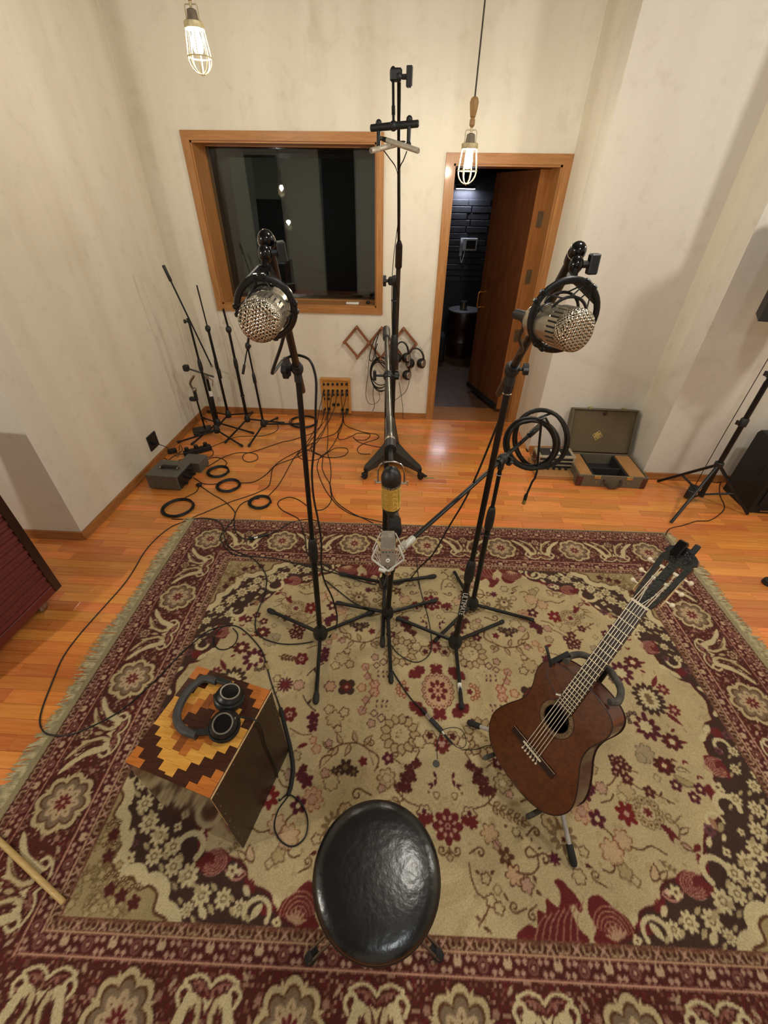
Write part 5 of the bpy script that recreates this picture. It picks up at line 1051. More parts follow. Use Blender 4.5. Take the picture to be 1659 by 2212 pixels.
# headphones
mat('pad_leather', (22, 21, 21), .5, 0, .2, 60, .1); mat('cup_black', (20, 20, 20), .38); mat('band_grey', (58, 57, 55), .6, 0, .15, 60, .12); mat('silver_ring', (214, 210, 202), .2, .9)
hz = CJ_H
hp_ = thing('headphones', 'black over-ear headphones with silver rings lying on the cajon', 'headphones', up(PZ(470, 1530, hz), hz))
cups = []
for (px_, py_), tilt in (((497, 1494), V3((.22, .20, 1))), ((481, 1563), V3((.12, -.22, 1)))):
    n_ = tilt.normalized(); c = PZ(px_, py_, hz + .050)
    base = c - n_ * .046
    mb = MB(); mb.lathe([(.004, .030), (.0, .040), (.006, .049), (.018, .050), (.026, .044)], base, n_, 26); cup = mb.build('ear_pad', 'pad_leather', hp_, smooth=60)
    mb = MB(); mb.lathe([(.020, .043), (.028, .0455), (.038, .042), (.042, .036), (.046, .034)], base, n_, 28); mb.build('ear_cup', 'cup_black', hp_, smooth=50)
    mb = MB(); mb.lathe([(.046, .0325), (.0485, .032), (.0485, .0275), (.046, .027)], base, n_, 30, cap=False); mb.build('silver_ring', 'silver_ring', hp_); mb = MB(); mb.lathe([(.046, .027), (.0475, .0265), (.0478, .001)], base, n_, 26); mb.build('cup_plate', 'gloss_black', hp_)
    cups.append((c, base, n_))
def onbox(pts, z): return [PZ(x, y, hz + z) for x, y in pts]
bp = bez(onbox([(468, 1472), (440, 1467), (412, 1487), (391, 1518), (382, 1550), (395, 1576), (425, 1588)], .016), 6); mb = MB(); mb.tube(bp, .0135, 10, flat=1.0); mb.build('headband', 'band_grey', hp_)
for (a0, a1) in (((462, 1466), (500, 1478)), ((412, 1583), (462, 1580))):
    q0, q1 = PZ(*a0, hz + .018), PZ(*a1, hz + .022); d = (q1 - q0); mb = MB(); mb.box((q0 + q1) / 2, (d.length, .020, .018), Matrix((frame(d)[2], frame(d)[0], frame(d)[1])).transposed(), bev=.004); mb.build('slider', 'black_plastic', hp_)
for c, base, n_ in cups:
    a_, b_, _ = frame(n_, V3((1, .2, 0))); mb = MB(); mb.tube([base + n_ * .03 + (a_ * math.cos(t) + b_ * math.sin(t)) * .0475 for t in [math.pi * (.5 + k / 12) for k in range(13)]], .0042, 6); mb.build('yoke', 'cup_black', hp_)
plug = PZ(510, 1551, hz + .045); mb = MB(); mb.cyl(PZ(500, 1556, hz + .04), plug, .0042, n=10); mb.build('plug', 'silver_ring', hp_)
# ------------------------------------------------------------------ drum throne
TC = V3((-.016, .276, 0)); TR, TT = .163, .50
mat('throne_vinyl', (17, 18, 19), .27, 0, .25, 14, .10, 55, spec=.6); mat('throne_side', (15, 15, 17), .5); mat('dull_chrome', (150, 140, 126), .28, .9)
th_ = thing('drum_throne', 'round black vinyl drum stool in the foreground', 'stool', lift(TC, RZ))
mb = MB(); mb.lathe([(-.002, TR * .985), (.004, TR), (.014, TR * .985), (.022, TR * .93), (.028, TR * .80), (.032, TR * .55), (.034, TR * .25), (.0345, TR * .01)], TC + Z3 * (TT - .030), Z3, 56); mb.build('seat', 'throne_vinyl', th_, smooth=70)
mb = MB(); mb.lathe([(-.075, TR * .93), (-.07, TR * .97), (-.01, TR * .985), (0, TR * .985)], TC + Z3 * (TT - .030), Z3, 48); mb.build('seat_side', 'throne_side', th_, smooth=50); mb = MB(); mb.torus(TC + Z3 * (TT - .029), Z3, TR * .99, .0035, 56, 6); mb.build('piping', 'throne_side', th_)
mb = MB(); mb.cyl(TC + Z3 * .10, TC + Z3 * (TT - .1), .016); mb.build('post', 'dull_chrome', th_); mb = MB(); mb.cyl(TC + Z3 * .24, TC + Z3 * .30, .026); mb.cyl(TC + Z3 * (TT - .12), TC + Z3 * (TT - .1), .05); mb.build('collar', 'black_plastic', th_)
for tip in (PZ(668, 2072, RZ), PZ(948, 2064, RZ), TC + V3((.0, .26, RZ))):
    d = V3((tip.x - TC.x, tip.y - TC.y, 0)).normalized(); sd = V3((-d.y, d.x, 0))
    for s in (-1, 1): lg = MB(); lg.tube([TC + Z3 * .27 + d * .02 + sd * s * .011, lift(tip, RZ + .02) + sd * s * .011], .0045, 6, flat=1.6); lo_ = lg.build('leg', 'dull_chrome', th_)
    mb = MB(); mb.lathe([(-.002, .016), (.012, .0185), (.035, .0175), (.045, .012)], lift(tip, RZ + .002), (d * -.55 + Z3).normalized(), 12); mb.build('rubber_foot', 'rubber_foot', lo_)
# ------------------------------------------------------------------ guitar
gw = V3((.2533, -1.0858, .5384)); GR = Matrix.Rotation(gw.length, 3, gw.normalized()); GO = V3((.4524, .6216, .1719 + .004)); GX, GY, GN = GR @ V3((1, 0, 0)), GR @ V3((0, 1, 0)), GR @ V3((0, 0, 1))
def GP(x, y, z=0.): return GO + GX * x + GY * y + GN * z
def GPX(px_, py_, h=0.):
    d = _ray(px_, py_); t = (GO + GN * h - CAM).dot(GN) / d.dot(GN); return CAM + d * t
def Gprism(pts, z0, z1): return MB().prism([GP(x, y, z0) for x, y in pts], GN * (z1 - z0))
gt = thing('guitar', 'dark brown nylon-style acoustic guitar with carved slotted headstock leaning on a stand', 'guitar', GP(0, 0, -.05))
wood('guitar_top', (104, 56, 26), (72, 36, 17), 0, .30, 5., .35, bump=.01); wood('guitar_side', (86, 42, 36), (58, 26, 24), 0, .24, 4., .5, bump=.01); wood('rosewood', (50, 26, 18), (32, 17, 12), 0, .4, 8.); mat('bone', (226, 214, 184), .4, 0, .05); mat('fret_wire', (226, 208, 164), .35, .4); mat('string_metal', (236, 226, 204), .4, .2); mat('head_black', (38, 38, 35), .38, 0, .2, 40, .2); mat('rosette_inlay', (118, 92, 58), .5, 0, .35, 200); mat('guitar_inside', (24, 14, 10), .8)
half = [(0, .0), (.002, .05), (.012, .095), (.034, .138), (.070, .168), (.118, .183), (.165, .176), (.215, .155), (.262, .131), (.300, .121), (.340, .1235), (.385, .137), (.418, .141), (.450, .130), (.472, .098), (.483, .05), (.485, .0)]
sp = [(q.x, q.y) for q in bez([(x, y, 0) for x, y in half], 4)]; loop = sp + [(x, -y) for x, y in sp[-2:0:-1]]
nL = len(loop); HX, HR = .318, .0435
hole = []
for x, y in loop: a = math.atan2(y, x - HX); hole.append((HX + HR * math.cos(a), HR * math.sin(a)))
mb = MB().ring([GP(x, y, -.003) for x, y in loop], [GP(x, y, -.003) for x, y in hole], GN * .003); mb.build('soundboard', 'guitar_top', gt)
GD = .094
mb = MB(); vs = []; fs = []
for k, z_ in enumerate((-.0032, -.04, -GD)):
    for x, y in loop: vs.append(GP(x, y * (1 if k < 2 else .992), z_))
for k in range(2):
    for i in range(nL): fs.append((k * nL + i, k * nL + (i + 1) % nL, (k + 1) * nL + (i + 1) % nL, (k + 1) * nL + i))
mb.add(vs, fs); mb.build('side', 'guitar_side', gt, smooth=50); Gprism(loop, -GD - .003, -GD).build('back', 'guitar_side', gt, smooth=50)
mb = MB(); mb.tube([GP(x, y, -.001) for x, y in loop], .0022, 6, True); mb.build('binding', 'rosewood', gt); mb = MB(); mb.tube([GP(x, y, -GD) for x, y in loop], .0025, 6, True); mb.build('binding', 'rosewood', gt)
def circ(r, n=40): return [GP(HX + r * math.cos(2 * math.pi * i / n), r * math.sin(2 * math.pi * i / n), .0002) for i in range(n)]
MB().ring(circ(.060), circ(.046), GN * .0006).build('rosette', 'rosette_inlay', gt); MB().ring(circ(.0625), circ(.0607), GN * .0007).build('rosette_line', 'rosewood', gt); MB().ring(circ(.0457), circ(.0437), GN * .0007).build('rosette_line', 'rosewood', gt)
Gprism(loop, -GD, -GD + .001).build('inner_lining', 'guitar_inside', gt, smooth=50)
# neck, fingerboard, frets
FB0, FB1 = .362, .806
Gprism([(FB0, .030), (FB0, -.030), (FB1, -.026), (FB1, .026)], .0005, .0068).build('fingerboard', 'rosewood', gt, smooth=0)
mb = MB(); vs = []; fs = []; n = 9
for x, w, dz in ((.470, .029, .075), (.486, .028, .060), (.52, .028, .026), (.60, .0272, .021), (.80, .0258, .020), (.815, .0262, .018)):
    for i in range(n): t = math.pi * i / (n - 1); vs.append(GP(x, w * math.cos(t), .0005 - dz * math.sin(t)))
for k in range(5):
    for i in range(n - 1): fs.append((k * n + i, k * n + i + 1, (k + 1) * n + i + 1, (k + 1) * n + i))
    fs.append((k * n + n - 1, k * n, (k + 1) * n, (k + 1) * n + n - 1))
fs += [tuple(range(n)), tuple(5 * n + i for i in range(n))]; mb.add(vs, fs); mb.build('neck', 'guitar_side', gt, smooth=50)
SC, XN, XS = .650, .810, .160
for k in range(1, 20):
    x = XS + SC / 2 ** (k / 12)
    if x < FB0 + .004: break
    w = .026 + .004 * (FB1 - x) / (FB1 - FB0); mb = MB(); mb.tube([GP(x, w, .0075), GP(x, -w, .0075)], .0016, 6); mb.build('fret', 'fret_wire', gt)
Gprism([(.806, .0265), (.806, -.0265), (.812, -.0265), (.812, .0265)], .0005, .0098).build('nut', 'bone', gt, smooth=0)
# bridge
Gprism([(.146, .094), (.172, .094), (.172, -.094), (.146, -.094)], .0, .0055).build('bridge', 'rosewood', gt, smooth=0); Gprism([(.1575, .040), (.1625, .040), (.1625, -.040), (.1575, -.040)], .005, .0105).build('saddle', 'bone', gt, smooth=0); mb = MB(); mb.tube([GP(.170, .094, .0052), GP(.170, -.094, .0052)], .0008, 5); mb.build('bridge_line', 'fret_wire', gt)
ys = [(-.0275 + i * .011) for i in range(6)]; yn = [(-.0215 + i * .0086) for i in range(6)]
for y in ys: mb = MB(); q = GP(.140, y * 1.12, .001); mb.lathe([(0, .0022), (.004, .0034), (.008, .0034), (.0095, .002)], q, (GN - GX * .6).normalized(), 10); mb.build('bridge_pin', 'bone', gt)
# headstock: slotted, carved, tilted back
ht = math.radians(-13); HXv, HNv = GX * math.cos(ht) + GN * math.sin(ht), GN * math.cos(ht) - GX * math.sin(ht); H0 = GP(.812, 0, .002)
def HP(x, y, z=0.): return H0 + HXv * x + GY * y + HNv * z
ho = [(0, .027), (.02, .0325), (.06, .037), (.12, .0425), (.160, .0455), (.167, .039), (.175, .047), (.188, .042), (.196, .031), (.200, .020), (.207, .012), (.207, 0)]
hl = ho + [(x, -y) for x, y in ho[-2::-1]]
rails = [([(0, .027), (.02, .0325), (.06, .037), (.12, .0425), (.150, .0447), (.150, .0285), (.030, .0235), (.0, .0180)], 1), ([(0, .027), (.02, .0325), (.06, .037), (.12, .0425), (.150, .0447), (.150, .0285), (.030, .0235), (.0, .0180)], -1)]
for pts, s in rails: MB().prism([HP(x, y * s, -.018) for x, y in pts], HNv * .018).build('head_rail', 'head_black', gt, smooth=0)
MB().prism([HP(x, y, -.018) for x, y in ((0, .0125), (.150, .0125), (.150, -.0125), (0, -.0125))], HNv * .018).build('head_core', 'head_black', gt, smooth=0)
topp = [(.148, .0445)] + [q for q in ho if q[0] > .150]; MB().prism([HP(x, y, -.018) for x, y in topp + [(x, -y) for x, y in topp[-2::-1]]], HNv * .018).build('head_crest', 'head_black', gt, smooth=0)
rg = random.Random(8)
for i in range(34):
    x, y = rg.uniform(.01, .196), rg.uniform(-.0105, .0105) if rg.random() < .6 else None
    if y is None: x, y = rg.uniform(.155, .192), rg.uniform(-.03, .03)
    mb = MB(); mb.ball(HP(x, y, .0), rg.uniform(.0028, .0055), 10, 6, (1, 1, .8)); mb.build('carved_boss', 'head_black', gt)
for s in (-1, 1): mb = MB(); mb.tube([HP(.172 + .011 * math.cos(t) * (1 - t / 16), s * (.021 + .011 * math.sin(t) * (1 - t / 16)), .0015) for t in [k * .6 for k in range(16)]], .0022, 6); mb.build('carved_scroll', 'head_black', gt)
hx = (.045, .085, .125)
for s in (-1, 1):
    for i, x in enumerate(hx):
        yi, yo = s * .0125, s * .0275; mb = MB(); mb.cyl(HP(x, yi, -.007), HP(x, yo, -.007), .0050, n=12); mb.build('tuner_roller', 'bone', gt)
        mb = MB(); q = HP(x, s * .041, -.010); mb.cyl(q, q + GY * s * .014, .0028, n=8); mb.ball(q + GY * s * .020, .0075, 12, 8, (1, 1, 1)); mb.build('tuner_button', 'bone', gt)
        k = (3 + i) if s > 0 else (2 - i); ye = s * (.0155 + .003 * i)
        mb = MB(); mb.tube([GP(.142, ys[k] * 1.12, .006), GP(XS, ys[k], .0112), GP(XN, yn[k], .0106), HP(x, ye, -.003)], (.0012 if k < 3 else .0015), 5); mb.build('string', 'string_metal', gt)
    mb = MB(); mb.box(HP(.085, s * .0425, -.010), (.125, .002, .012), Matrix((HXv, GY, HNv)).transposed()); mb.build('tuner_plate', 'fret_wire', gt, smooth=0)
# clip-on tuner on the head
ct = thing('clip_tuner', 'small black clip-on tuner gripping the top of the headstock', 'tuner', HP(.195, 0, 0)); RH = Matrix((HXv, GY, HNv)).transposed()
mb = MB(); mb.box(HP(.192, .012, .012), (.050, .026, .022), RH, bev=.003); mb.build('body', 'gloss_black', ct); mb = MB(); mb.box(HP(.217, .012, .014), (.002, .022, .012), RH); mb.build('brass_face', 'brass_pull', ct, smooth=0); mb = MB(); mb.box(HP(.212, -.016, -.004), (.034, .016, .010), RH, bev=.003); mb.box(HP(.196, -.004, -.006), (.012, .03, .012), RH, bev=.002); mb.build('clip_arm', 'black_plastic', ct)
# clip microphone on the upper bout
cm = thing('clip_microphone', 'tiny clip-on microphone on a thin gooseneck at the guitar upper bout', 'microphone', GPX(1190, 1440, 0))
c0, c1 = GPX(1192, 1432, -.006), GPX(1232, 1412, -.04); d = c1 - c0; mb = MB(); mb.box((c0 + c1) / 2 + GN * .004, (d.length, .018, .022), Matrix((frame(d)[2], frame(d)[0], frame(d)[1])).transposed(), bev=.003); mb.build('clamp', 'black_plastic', cm)
mb = MB(); mb.tube([GPX(1190, 1440, .012), GPX(1186, 1420, .03), GPX(1180, 1396, .03)], .005, 8); mb.build('lever', 'black_plastic', cm)
mb = MB(); mb.tube(bez([GPX(1188, 1436, .012), GPX(1182, 1455, .022), GPX(1190, 1480, .024), GPX(1203, 1500, .022)], 6), .0015, 6); mb.build('gooseneck', 'grey_steel', cm)
q0, q1 = GPX(1203, 1500, .021), GPX(1213, 1502, .019); mb = MB(); mb.cyl(q0 + (q0 - q1) * .1, q1, .0055, n=12); mb.build('capsule', 'silver_ring', cm)
# guitar stand
gs = thing('guitar_stand', 'silver tube guitar stand with black rubber feet and foam arms', 'guitar stand', lift(GP(.1, 0, -.15), RZ)); mat('foam_grey', (76, 72, 64), .8, 0, .2, 40, .15)
GC = lift(GP(.06, 0, -.16), .22)
for tip in (PZ(1237, 1868, RZ), PZ(1013, 1564, RZ), lift(GC) + V3((.26, .10, RZ))):
    t2 = lift(tip, RZ + .012); d = (t2 - GC).normalized(); mb = MB(); mb.cyl(GC, t2, .0085, n=12); lg = mb.build('leg', mat('silver_tube', (200, 198, 194), .4, .4), gs); mb = MB(); mb.lathe([(-.06, .0095), (-.055, .0125), (-.005, .0135), (.006, .010)], t2, d, 12); mb.build('rubber_foot', 'rubber_foot', lg)
mb = MB(); mb.ball(GC, .022, 12, 8); mb.build('hub', 'black_plastic', gs); pt = GP(.53, 0, -.125); mb = MB(); mb.cyl(GC, pt, .0095, n=12); mb.build('post', 'black_steel', gs)
for s in (-1, 1):
    mb = MB(); mb.tube(bez([GC, GP(-.012, s * .09, -.14), GP(-.022, s * .11, -.10), GP(-.022, s * .11, .02)], 5), .009, 8); mb.build('lower_arm', 'foam_grey', gs)
    mb = MB(); mb.tube(bez([pt, GP(.535, s * .030, -.10), GP(.525, s * .075, -.075), GP(.500, s * .095, -.05), GP(.490, s * .085, -.02)], 6), .0115, 10); mb.build('upper_arm', 'foam_grey', gs)
# ------------------------------------------------------------------ drumstick
wood('stick_wood', (214, 184, 122), (190, 156, 96), 0, .4, 10.); s0, s1 = PZ(-60, 1760, .022), PZ(138, 1950, .020); d = s1 - s0; L_ = d.length
ds = MB().lathe([(0, .0070), (.004, .0085), (L_ * .4, .0092), (L_ - .12, .0092), (L_ - .03, .0088), (L_ - .004, .0085), (L_, .006)][::1], s1 + d * 0 - d * 1 + d * 0, d, 14); o = ds.build('drumstick', 'stick_wood'); tag(o, 'pale wooden drumstick lying at the left rim of the rug', 'drumstick')
# ------------------------------------------------------------------ slatted cabinet at the left
K1, K2 = PZ(134, 1266, .085), PZ(0, 1402, .085); cx = (K2 - K1); cx.z = 0; cxl = cx.normalized(); cb_n = V3((-cxl.y, cxl.x, 0)); cb_n = cb_n if (CAM - K1).dot(cb_n) > 0 else -cb_n; CW, CH, CDp = .72, 1.02, .42; K1 = lift(K1, .0)
cab = thing('slatted_cabinet', 'dark red wooden cabinet with horizontal louvre slats at the left edge', 'cabinet', lift(K1 + cxl * CW / 2 - cb_n * CDp / 2)); wood('cabinet_red', (112, 44, 40), (88, 32, 30), 0, .45, 5., .1); wood('cabinet_dark', (48, 18, 14), (34, 12, 10), 2, .4, 5., .2); RK = Matrix((cxl, cb_n, Z3)).transposed()
def kb(x0, x1, y0, y1, z0, z1, n_, m_, par=cab, bev=.003): mb = MB(); mb.box(K1 + cxl * (x0 + x1) / 2 + cb_n * (y0 + y1) / 2 + Z3 * (z0 + z1) / 2, (x1 - x0, y1 - y0, z1 - z0), RK, bev=bev); return mb.build(n_, m_, par, smooth=0)
kb(0, CW, -CDp, -.03, .085, CH, 'carcass', 'cabinet_dark'); kb(0, .045, -.03, .002, .085, CH, 'stile', 'cabinet_dark'); kb(CW - .045, CW, -.03, .002, .085, CH, 'stile', 'cabinet_dark'); kb(.045, CW - .045, -.03, .0, .085, .135, 'bottom_rail', 'cabinet_red'); kb(.045, CW - .045, -.03, .0, CH - .06, CH, 'top_rail', 'cabinet_red')
nz_ = 17
for i in range(nz_):
    z0 = .138 + i * (CH - .2) / nz_; h_ = (CH - .2) / nz_; mb = MB(); c = K1 + cxl * CW / 2
    pr = [(-.028, z0 + h_ * .12), (-.006, z0), (-.002, z0 + .004), (-.006, z0 + h_ * .45), (-.016, z0 + h_ * .55), (-.010, z0 + h_ * .6), (-.014, z0 + h_ * .9), (-.028, z0 + h_ * .95)]
    mb.prism([K1 + cxl * .045 + cb_n * y + Z3 * z for y, z in pr], cxl * (CW - .09)); mb.build('louvre', 'cabinet_red', cab, smooth=30)
for x in (.10, CW - .1):
    for y in (-.06, -CDp + .06): mb = MB(); q = K1 + cxl * x + cb_n * y; mb.cyl(q + Z3 * .05, q + Z3 * .088, .010, n=10); mb.lathe([(-.011, .022), (-.009, .026), (.009, .026), (.011, .022)], q + cxl * .01 + Z3 * .026, cb_n, 16); mb.build('castor', 'dull_chrome', cab)
# ------------------------------------------------------------------ suitcase
mat('case_grey', (104, 96, 78), .65, 0, .1, 90, .15); mat('case_lining', (98, 84, 60), .85, 0, .06, 120, .1); mat('case_corner', (84, 44, 32), .5, 0, .15); mat('case_dark', (34, 30, 28), .8); wood('case_ply', (184, 136, 84), (160, 112, 64), 1, .6, 8.); mat('brass_old', (190, 168, 110), .35, .8); mat('leather_brown', (62, 42, 30), .55)
S0, S1 = PZ(1243, 1049), PZ(1393, 1059); S1.y = S0.y - .01; S0.y += .0; SXd = (S1 - S0); SW = SXd.length; SXd.normalize(); SYd = V3((-SXd.y, SXd.x, 0)); SH = PY(1252, 1025, S0.y).z; SDp = .375; RS = Matrix((SXd, SYd, Z3)).transposed()
sc = thing('suitcase', 'open grey vintage equipment case with wooden trays, lid leaning on the wall', 'suitcase', lift(S0 + SXd * SW / 2 + SYd * SDp / 2))
def sbx(x0, x1, y0, y1, z0, z1, n_, m_, par=sc, bev=.004): mb = MB(); mb.box(S0 * 1 + SXd * (x0 + x1) / 2 + SYd * (y0 + y1) / 2 + Z3 * (z0 + z1) / 2, (x1 - x0, y1 - y0, z1 - z0), RS, bev=bev); return mb.build(n_, m_, par, smooth=30)
sbx(0, SW, 0, .012, 0, SH, 'front_wall', 'case_grey'); sbx(0, .012, .012, SDp, 0, SH, 'side_wall', 'case_grey'); sbx(SW - .012, SW, .012, SDp, 0, SH, 'side_wall', 'case_grey'); sbx(.012, SW - .012, SDp - .012, SDp, 0, SH, 'back_wall', 'case_grey'); sbx(.012, SW - .012, .012, SDp - .012, .0, .012, 'bottom', 'case_dark')
sbx(.014, .115, .014, SDp - .014, SH - .022, SH - .008, 'wooden_tray', 'case_ply'); sbx(SW - .135, SW - .014, .014, SDp - .014, SH - .022, SH - .008, 'wooden_tray', 'case_ply'); sbx(.118, .135, .014, SDp - .014, .012, SH - .012, 'divider', 'case_dark'); sbx(SW - .155, SW - .138, .014, SDp - .014, .012, SH - .012, 'divider', 'case_dark'); sbx(.136, SW - .156, SDp * .40, SDp * .44, .012, SH - .02, 'divider', 'case_dark')
for x0, x1 in ((-.002, .042), (SW - .042, SW + .002)): sbx(x0, x1, -.003, .03, 0, SH - .012, 'leather_corner', 'case_corner')
hm = MB(); q = S0 + SXd * SW * .5 + Z3 * SH * .62; hm.tube(bez([q - SXd * .065 - SYd * .002, q - SXd * .062 - SYd * .03 - Z3 * .012, q - SXd * .03 - SYd * .034 - Z3 * .045, q + SXd * .03 - SYd * .034 - Z3 * .045, q + SXd * .062 - SYd * .03 - Z3 * .012, q + SXd * .065 - SYd * .002], 6), .009, 8); hm.build('handle', 'leather_brown', sc)
for x in (.28, .74): sbx(SW * x - .03, SW * x + .02, -.006, .002, SH - .03, SH - .002, 'latch', 'brass_old', bev=.001)
for x in (.27, .73): mb = MB(); q = S0 + SXd * SW * x + Z3 * SH * .45; mb.cyl(q, q - SYd * .006, .006, n=10); mb.build('stud', 'brass_old', sc)
for y in (.08, .30): mb = MB(); q = S0 + SXd * SW + SYd * y + Z3 * (SH + .004); mb.torus(q, SXd, .009, .0022, 14, 6); mb.build('ring_catch', 'brass_old', sc)
# lid: hinged at the back, leaning back
LA = math.radians(72); lv = (SYd * math.cos(LA) + Z3 * math.sin(LA)); ln_ = (SYd * -math.sin(LA) + Z3 * math.cos(LA)); LH = .375; LB = S0 + SYd * (SDp + .004) + Z3 * (SH - .005); RLd = Matrix((SXd, lv, ln_)).transposed()
def lbx(x0, x1, v0, v1, d0, d1, n_, m_, par=None, bev=.004): mb = MB(); mb.box(LB + SXd * (x0 + x1) / 2 + lv * (v0 + v1) / 2 + ln_ * (d0 + d1) / 2, (x1 - x0, v1 - v0, d1 - d0), RLd, bev=bev); return mb.build(n_, m_, par or sc, smooth=30)
lid = lbx(0, SW, 0, LH, -.085, -.072, 'lid', 'case_grey'); lbx(0, .012, 0, LH, -.074, .0, 'lid_rim', 'case_grey', lid); lbx(SW - .012, SW, 0, LH, -.074, 0, 'lid_rim', 'case_grey', lid); lbx(.01, SW - .01, LH - .012, LH, -.074, 0, 'lid_rim', 'case_grey', lid); lbx(.012, SW - .012, .004, LH - .012, -.030, -.024, 'lid_lining', 'case_lining', lid)
mb = MB(); q = LB + SXd * SW * .455 + lv * LH * .40 - ln_ * .0235; u1, u2 = (SXd * .8 + lv * .6), (lv * .8 - SXd * .6); mb.prism([q + u1 * .034 + u2 * .030, q - u1 * .034 + u2 * .030, q - u1 * .034 - u2 * .030, q + u1 * .034 - u2 * .030], ln_ * .002); mb.build('diamond_plate', 'brass_old', lid, smooth=0)
for a_, b_ in ((.022, .018), (-.022, .018), (-.022, -.018), (.022, -.018)): mb = MB(); p = q + u1 * a_ + u2 * b_; mb.cyl(p, p + ln_ * .003, .005, n=8); mb.build('plate_hole', 'case_dark', lid)
mb = MB(); p = LB + SXd * SW * .50 + lv * LH * .90 - ln_ * .02; mb.ball(p, .016, 12, 8, (1, .5, 1.4)); mb.build('lid_strap', 'leather_brown', lid)
for x in (.27, .78): lbx(SW * x - .012, SW * x + .012, LH - .006, LH + .012, -.05, -.02, 'hasp', 'brass_old', lid, .002)
# ------------------------------------------------------------------ rack device, board and bits behind the coil
bd = MB(); bp0 = PZ(1156, 1036); bd.box((bp0.x + .17, bp0.y + .16, .018), (.33, .30, .036), bev=.003); o = bd.build('wooden_board', 'case_ply', smooth=0); tag(o, 'thick pale wooden board on the floor beside the grey case', 'board')
mat('amp_cream', (176, 164, 140), .5, .2, .1); dv = thing('rack_device', 'old cream and black electronic unit standing on the wooden board behind the coil', 'amplifier', (bp0.x + .16, bp0.y + .20, .036)); dx0, dy0 = bp0.x + .02, bp0.y + .12
def dbx(x0, x1, y0, y1, z0, z1, n_, m_, bev=.003, par=dv): mb = MB(); mb.box((dx0 + (x0 + x1) / 2, dy0 + (y0 + y1) / 2, .036 + (z0 + z1) / 2), (x1 - x0, y1 - y0, z1 - z0), bev=bev); return mb.build(n_, m_, par, smooth=0)
dbx(0, .31, 0, .16, .0, .12, 'chassis', 'amp_cream'); dbx(.03, .28, .02, .14, .12, .126, 'top_cover', 'black_plastic'); dbx(.12, .19, .03, .11, .1262, .128, 'paper_label', 'white_label'); dbx(-.004, .0, .02, .14, .02, .10, 'side_panel', 'leather_brown')
for i in range(3): dbx(.02, .29, -.004, .0, .015 + i * .035, .035 + i * .035, 'front_slot', 'black_plastic', .001)
for i in range(5): mb = MB(); q = V3((dx0 + .05 + i * .05, dy0 - .004, .05)); mb.cyl(q, q - V3((0, .016, 0)), .010, n=12); mb.build('knob', 'black_plastic', dv)
mb = MB(); mb.tube([(dx0 - .002, dy0 + .03, .11), (dx0 - .03, dy0 + .03, .11), (dx0 - .03, dy0 + .13, .11), (dx0 - .002, dy0 + .13, .11)], .004, 6); mb.build('handle', 'dull_chrome', dv)
# ------------------------------------------------------------------ speaker on tripod stand and wedge monitor at the right
sh = PZ(1505, 1085); sp_ = thing('speaker_stand', 'black tripod speaker stand beside the wedge speaker at the right wall', 'speaker stand', lift(sh)); col_z = PY(1546, 1003, sh.y).z
cb0 = V3((sh.x, sh.y, col_z)); mb = MB(); mb.cyl(sh + Z3 * .06, V3((sh.x, sh.y, .95)), .017, n=12); mb.build('lower_tube', 'black_steel', sp_); mb = MB(); mb.cyl(V3((sh.x, sh.y, .9)), V3((sh.x, sh.y, PY(1636, 694, sh.y - .1).z - .115)), .0145, n=12); mb.build('upper_tube', 'black_steel', sp_)
mb = MB(); mb.lathe([(-.02, .024), (-.015, .03), (.015, .03), (.02, .024)], cb0, Z3, 14); mb.build('collar', 'black_plastic', sp_)
for px_, py_ in ((1598, 912), (1655, 806)): zq = PY(px_, py_, sh.y).z; mb = MB(); mb.lathe([(-.03, .019), (-.025, .026), (.02, .026), (.03, .019)], V3((sh.x, sh.y, zq)), Z3, 14); ck = mb.build('height_collar', 'black_plastic', sp_); mb = MB(); tee(mb, V3((sh.x - .02, sh.y, zq)), V3((-1, -.2, 0)), .03, .006, .02); mb.build('wing_screw', 'black_plastic', ck)
low = sh + Z3 * .075; mb = MB(); mb.lathe([(-.015, .022), (.015, .022)], low, Z3, 12); mb.build('brace_collar', 'black_plastic', sp_)
for px_, py_ in ((1420, 1042), (1448, 1131), (1613, 1113)):
    t_ = PZ(px_, py_) + Z3 * .012; mb = MB(); mb.tube([cb0 + (t_ - cb0) * .04, t_], .011, 8); lg = mb.build('leg', 'black_steel', sp_); m_ = cb0 + (t_ - cb0) * .58; mb = MB(); mb.tube([low, m_], .008, 6); mb.build('brace', 'black_steel', lg)
bx_ = PZ(1488, 1072); mb = MB(); mb.box(bx_ + Z3 * .045, (.06, .13, .07), Matrix.Rotation(-.7, 3, 'Z'), bev=.006); o = mb.build('adapter_box', 'black_plastic'); tag(o, 'small black power adapter lying under the tripod speaker stand', 'adapter')
mat('speaker_black', (20, 20, 20), .6, 0, .15, 80, .2); bs = V3((sh.x + .06, sh.y, 1.62)); pc = PY(1637, 694, sh.y - .1)
ts = thing('loudspeaker', 'black loudspeaker on the tripod pole at the right edge, mostly cut off', 'speaker', (pc.x + .20, sh.y, pc.z)); mb = MB(); zb = pc.z; yy = sh.y - .1; mb.prism([V3((pc.x, yy, zb)), V3((pc.x + .40, yy - .12, zb)), V3((pc.x + .46, yy + .18, zb)), V3((pc.x + .13, yy + .22, zb))], Z3 * .55); mb.build('cabinet', 'speaker_black', ts, smooth=0); mb = MB(); mb.cyl(V3((sh.x, sh.y, zb - .12)), V3((sh.x, sh.y, zb + .002)), .022, n=12); mb.box((sh.x, sh.y, zb - .02), (.08, .08, .03), bev=.004); mb.build('pole_socket', 'black_plastic', ts)
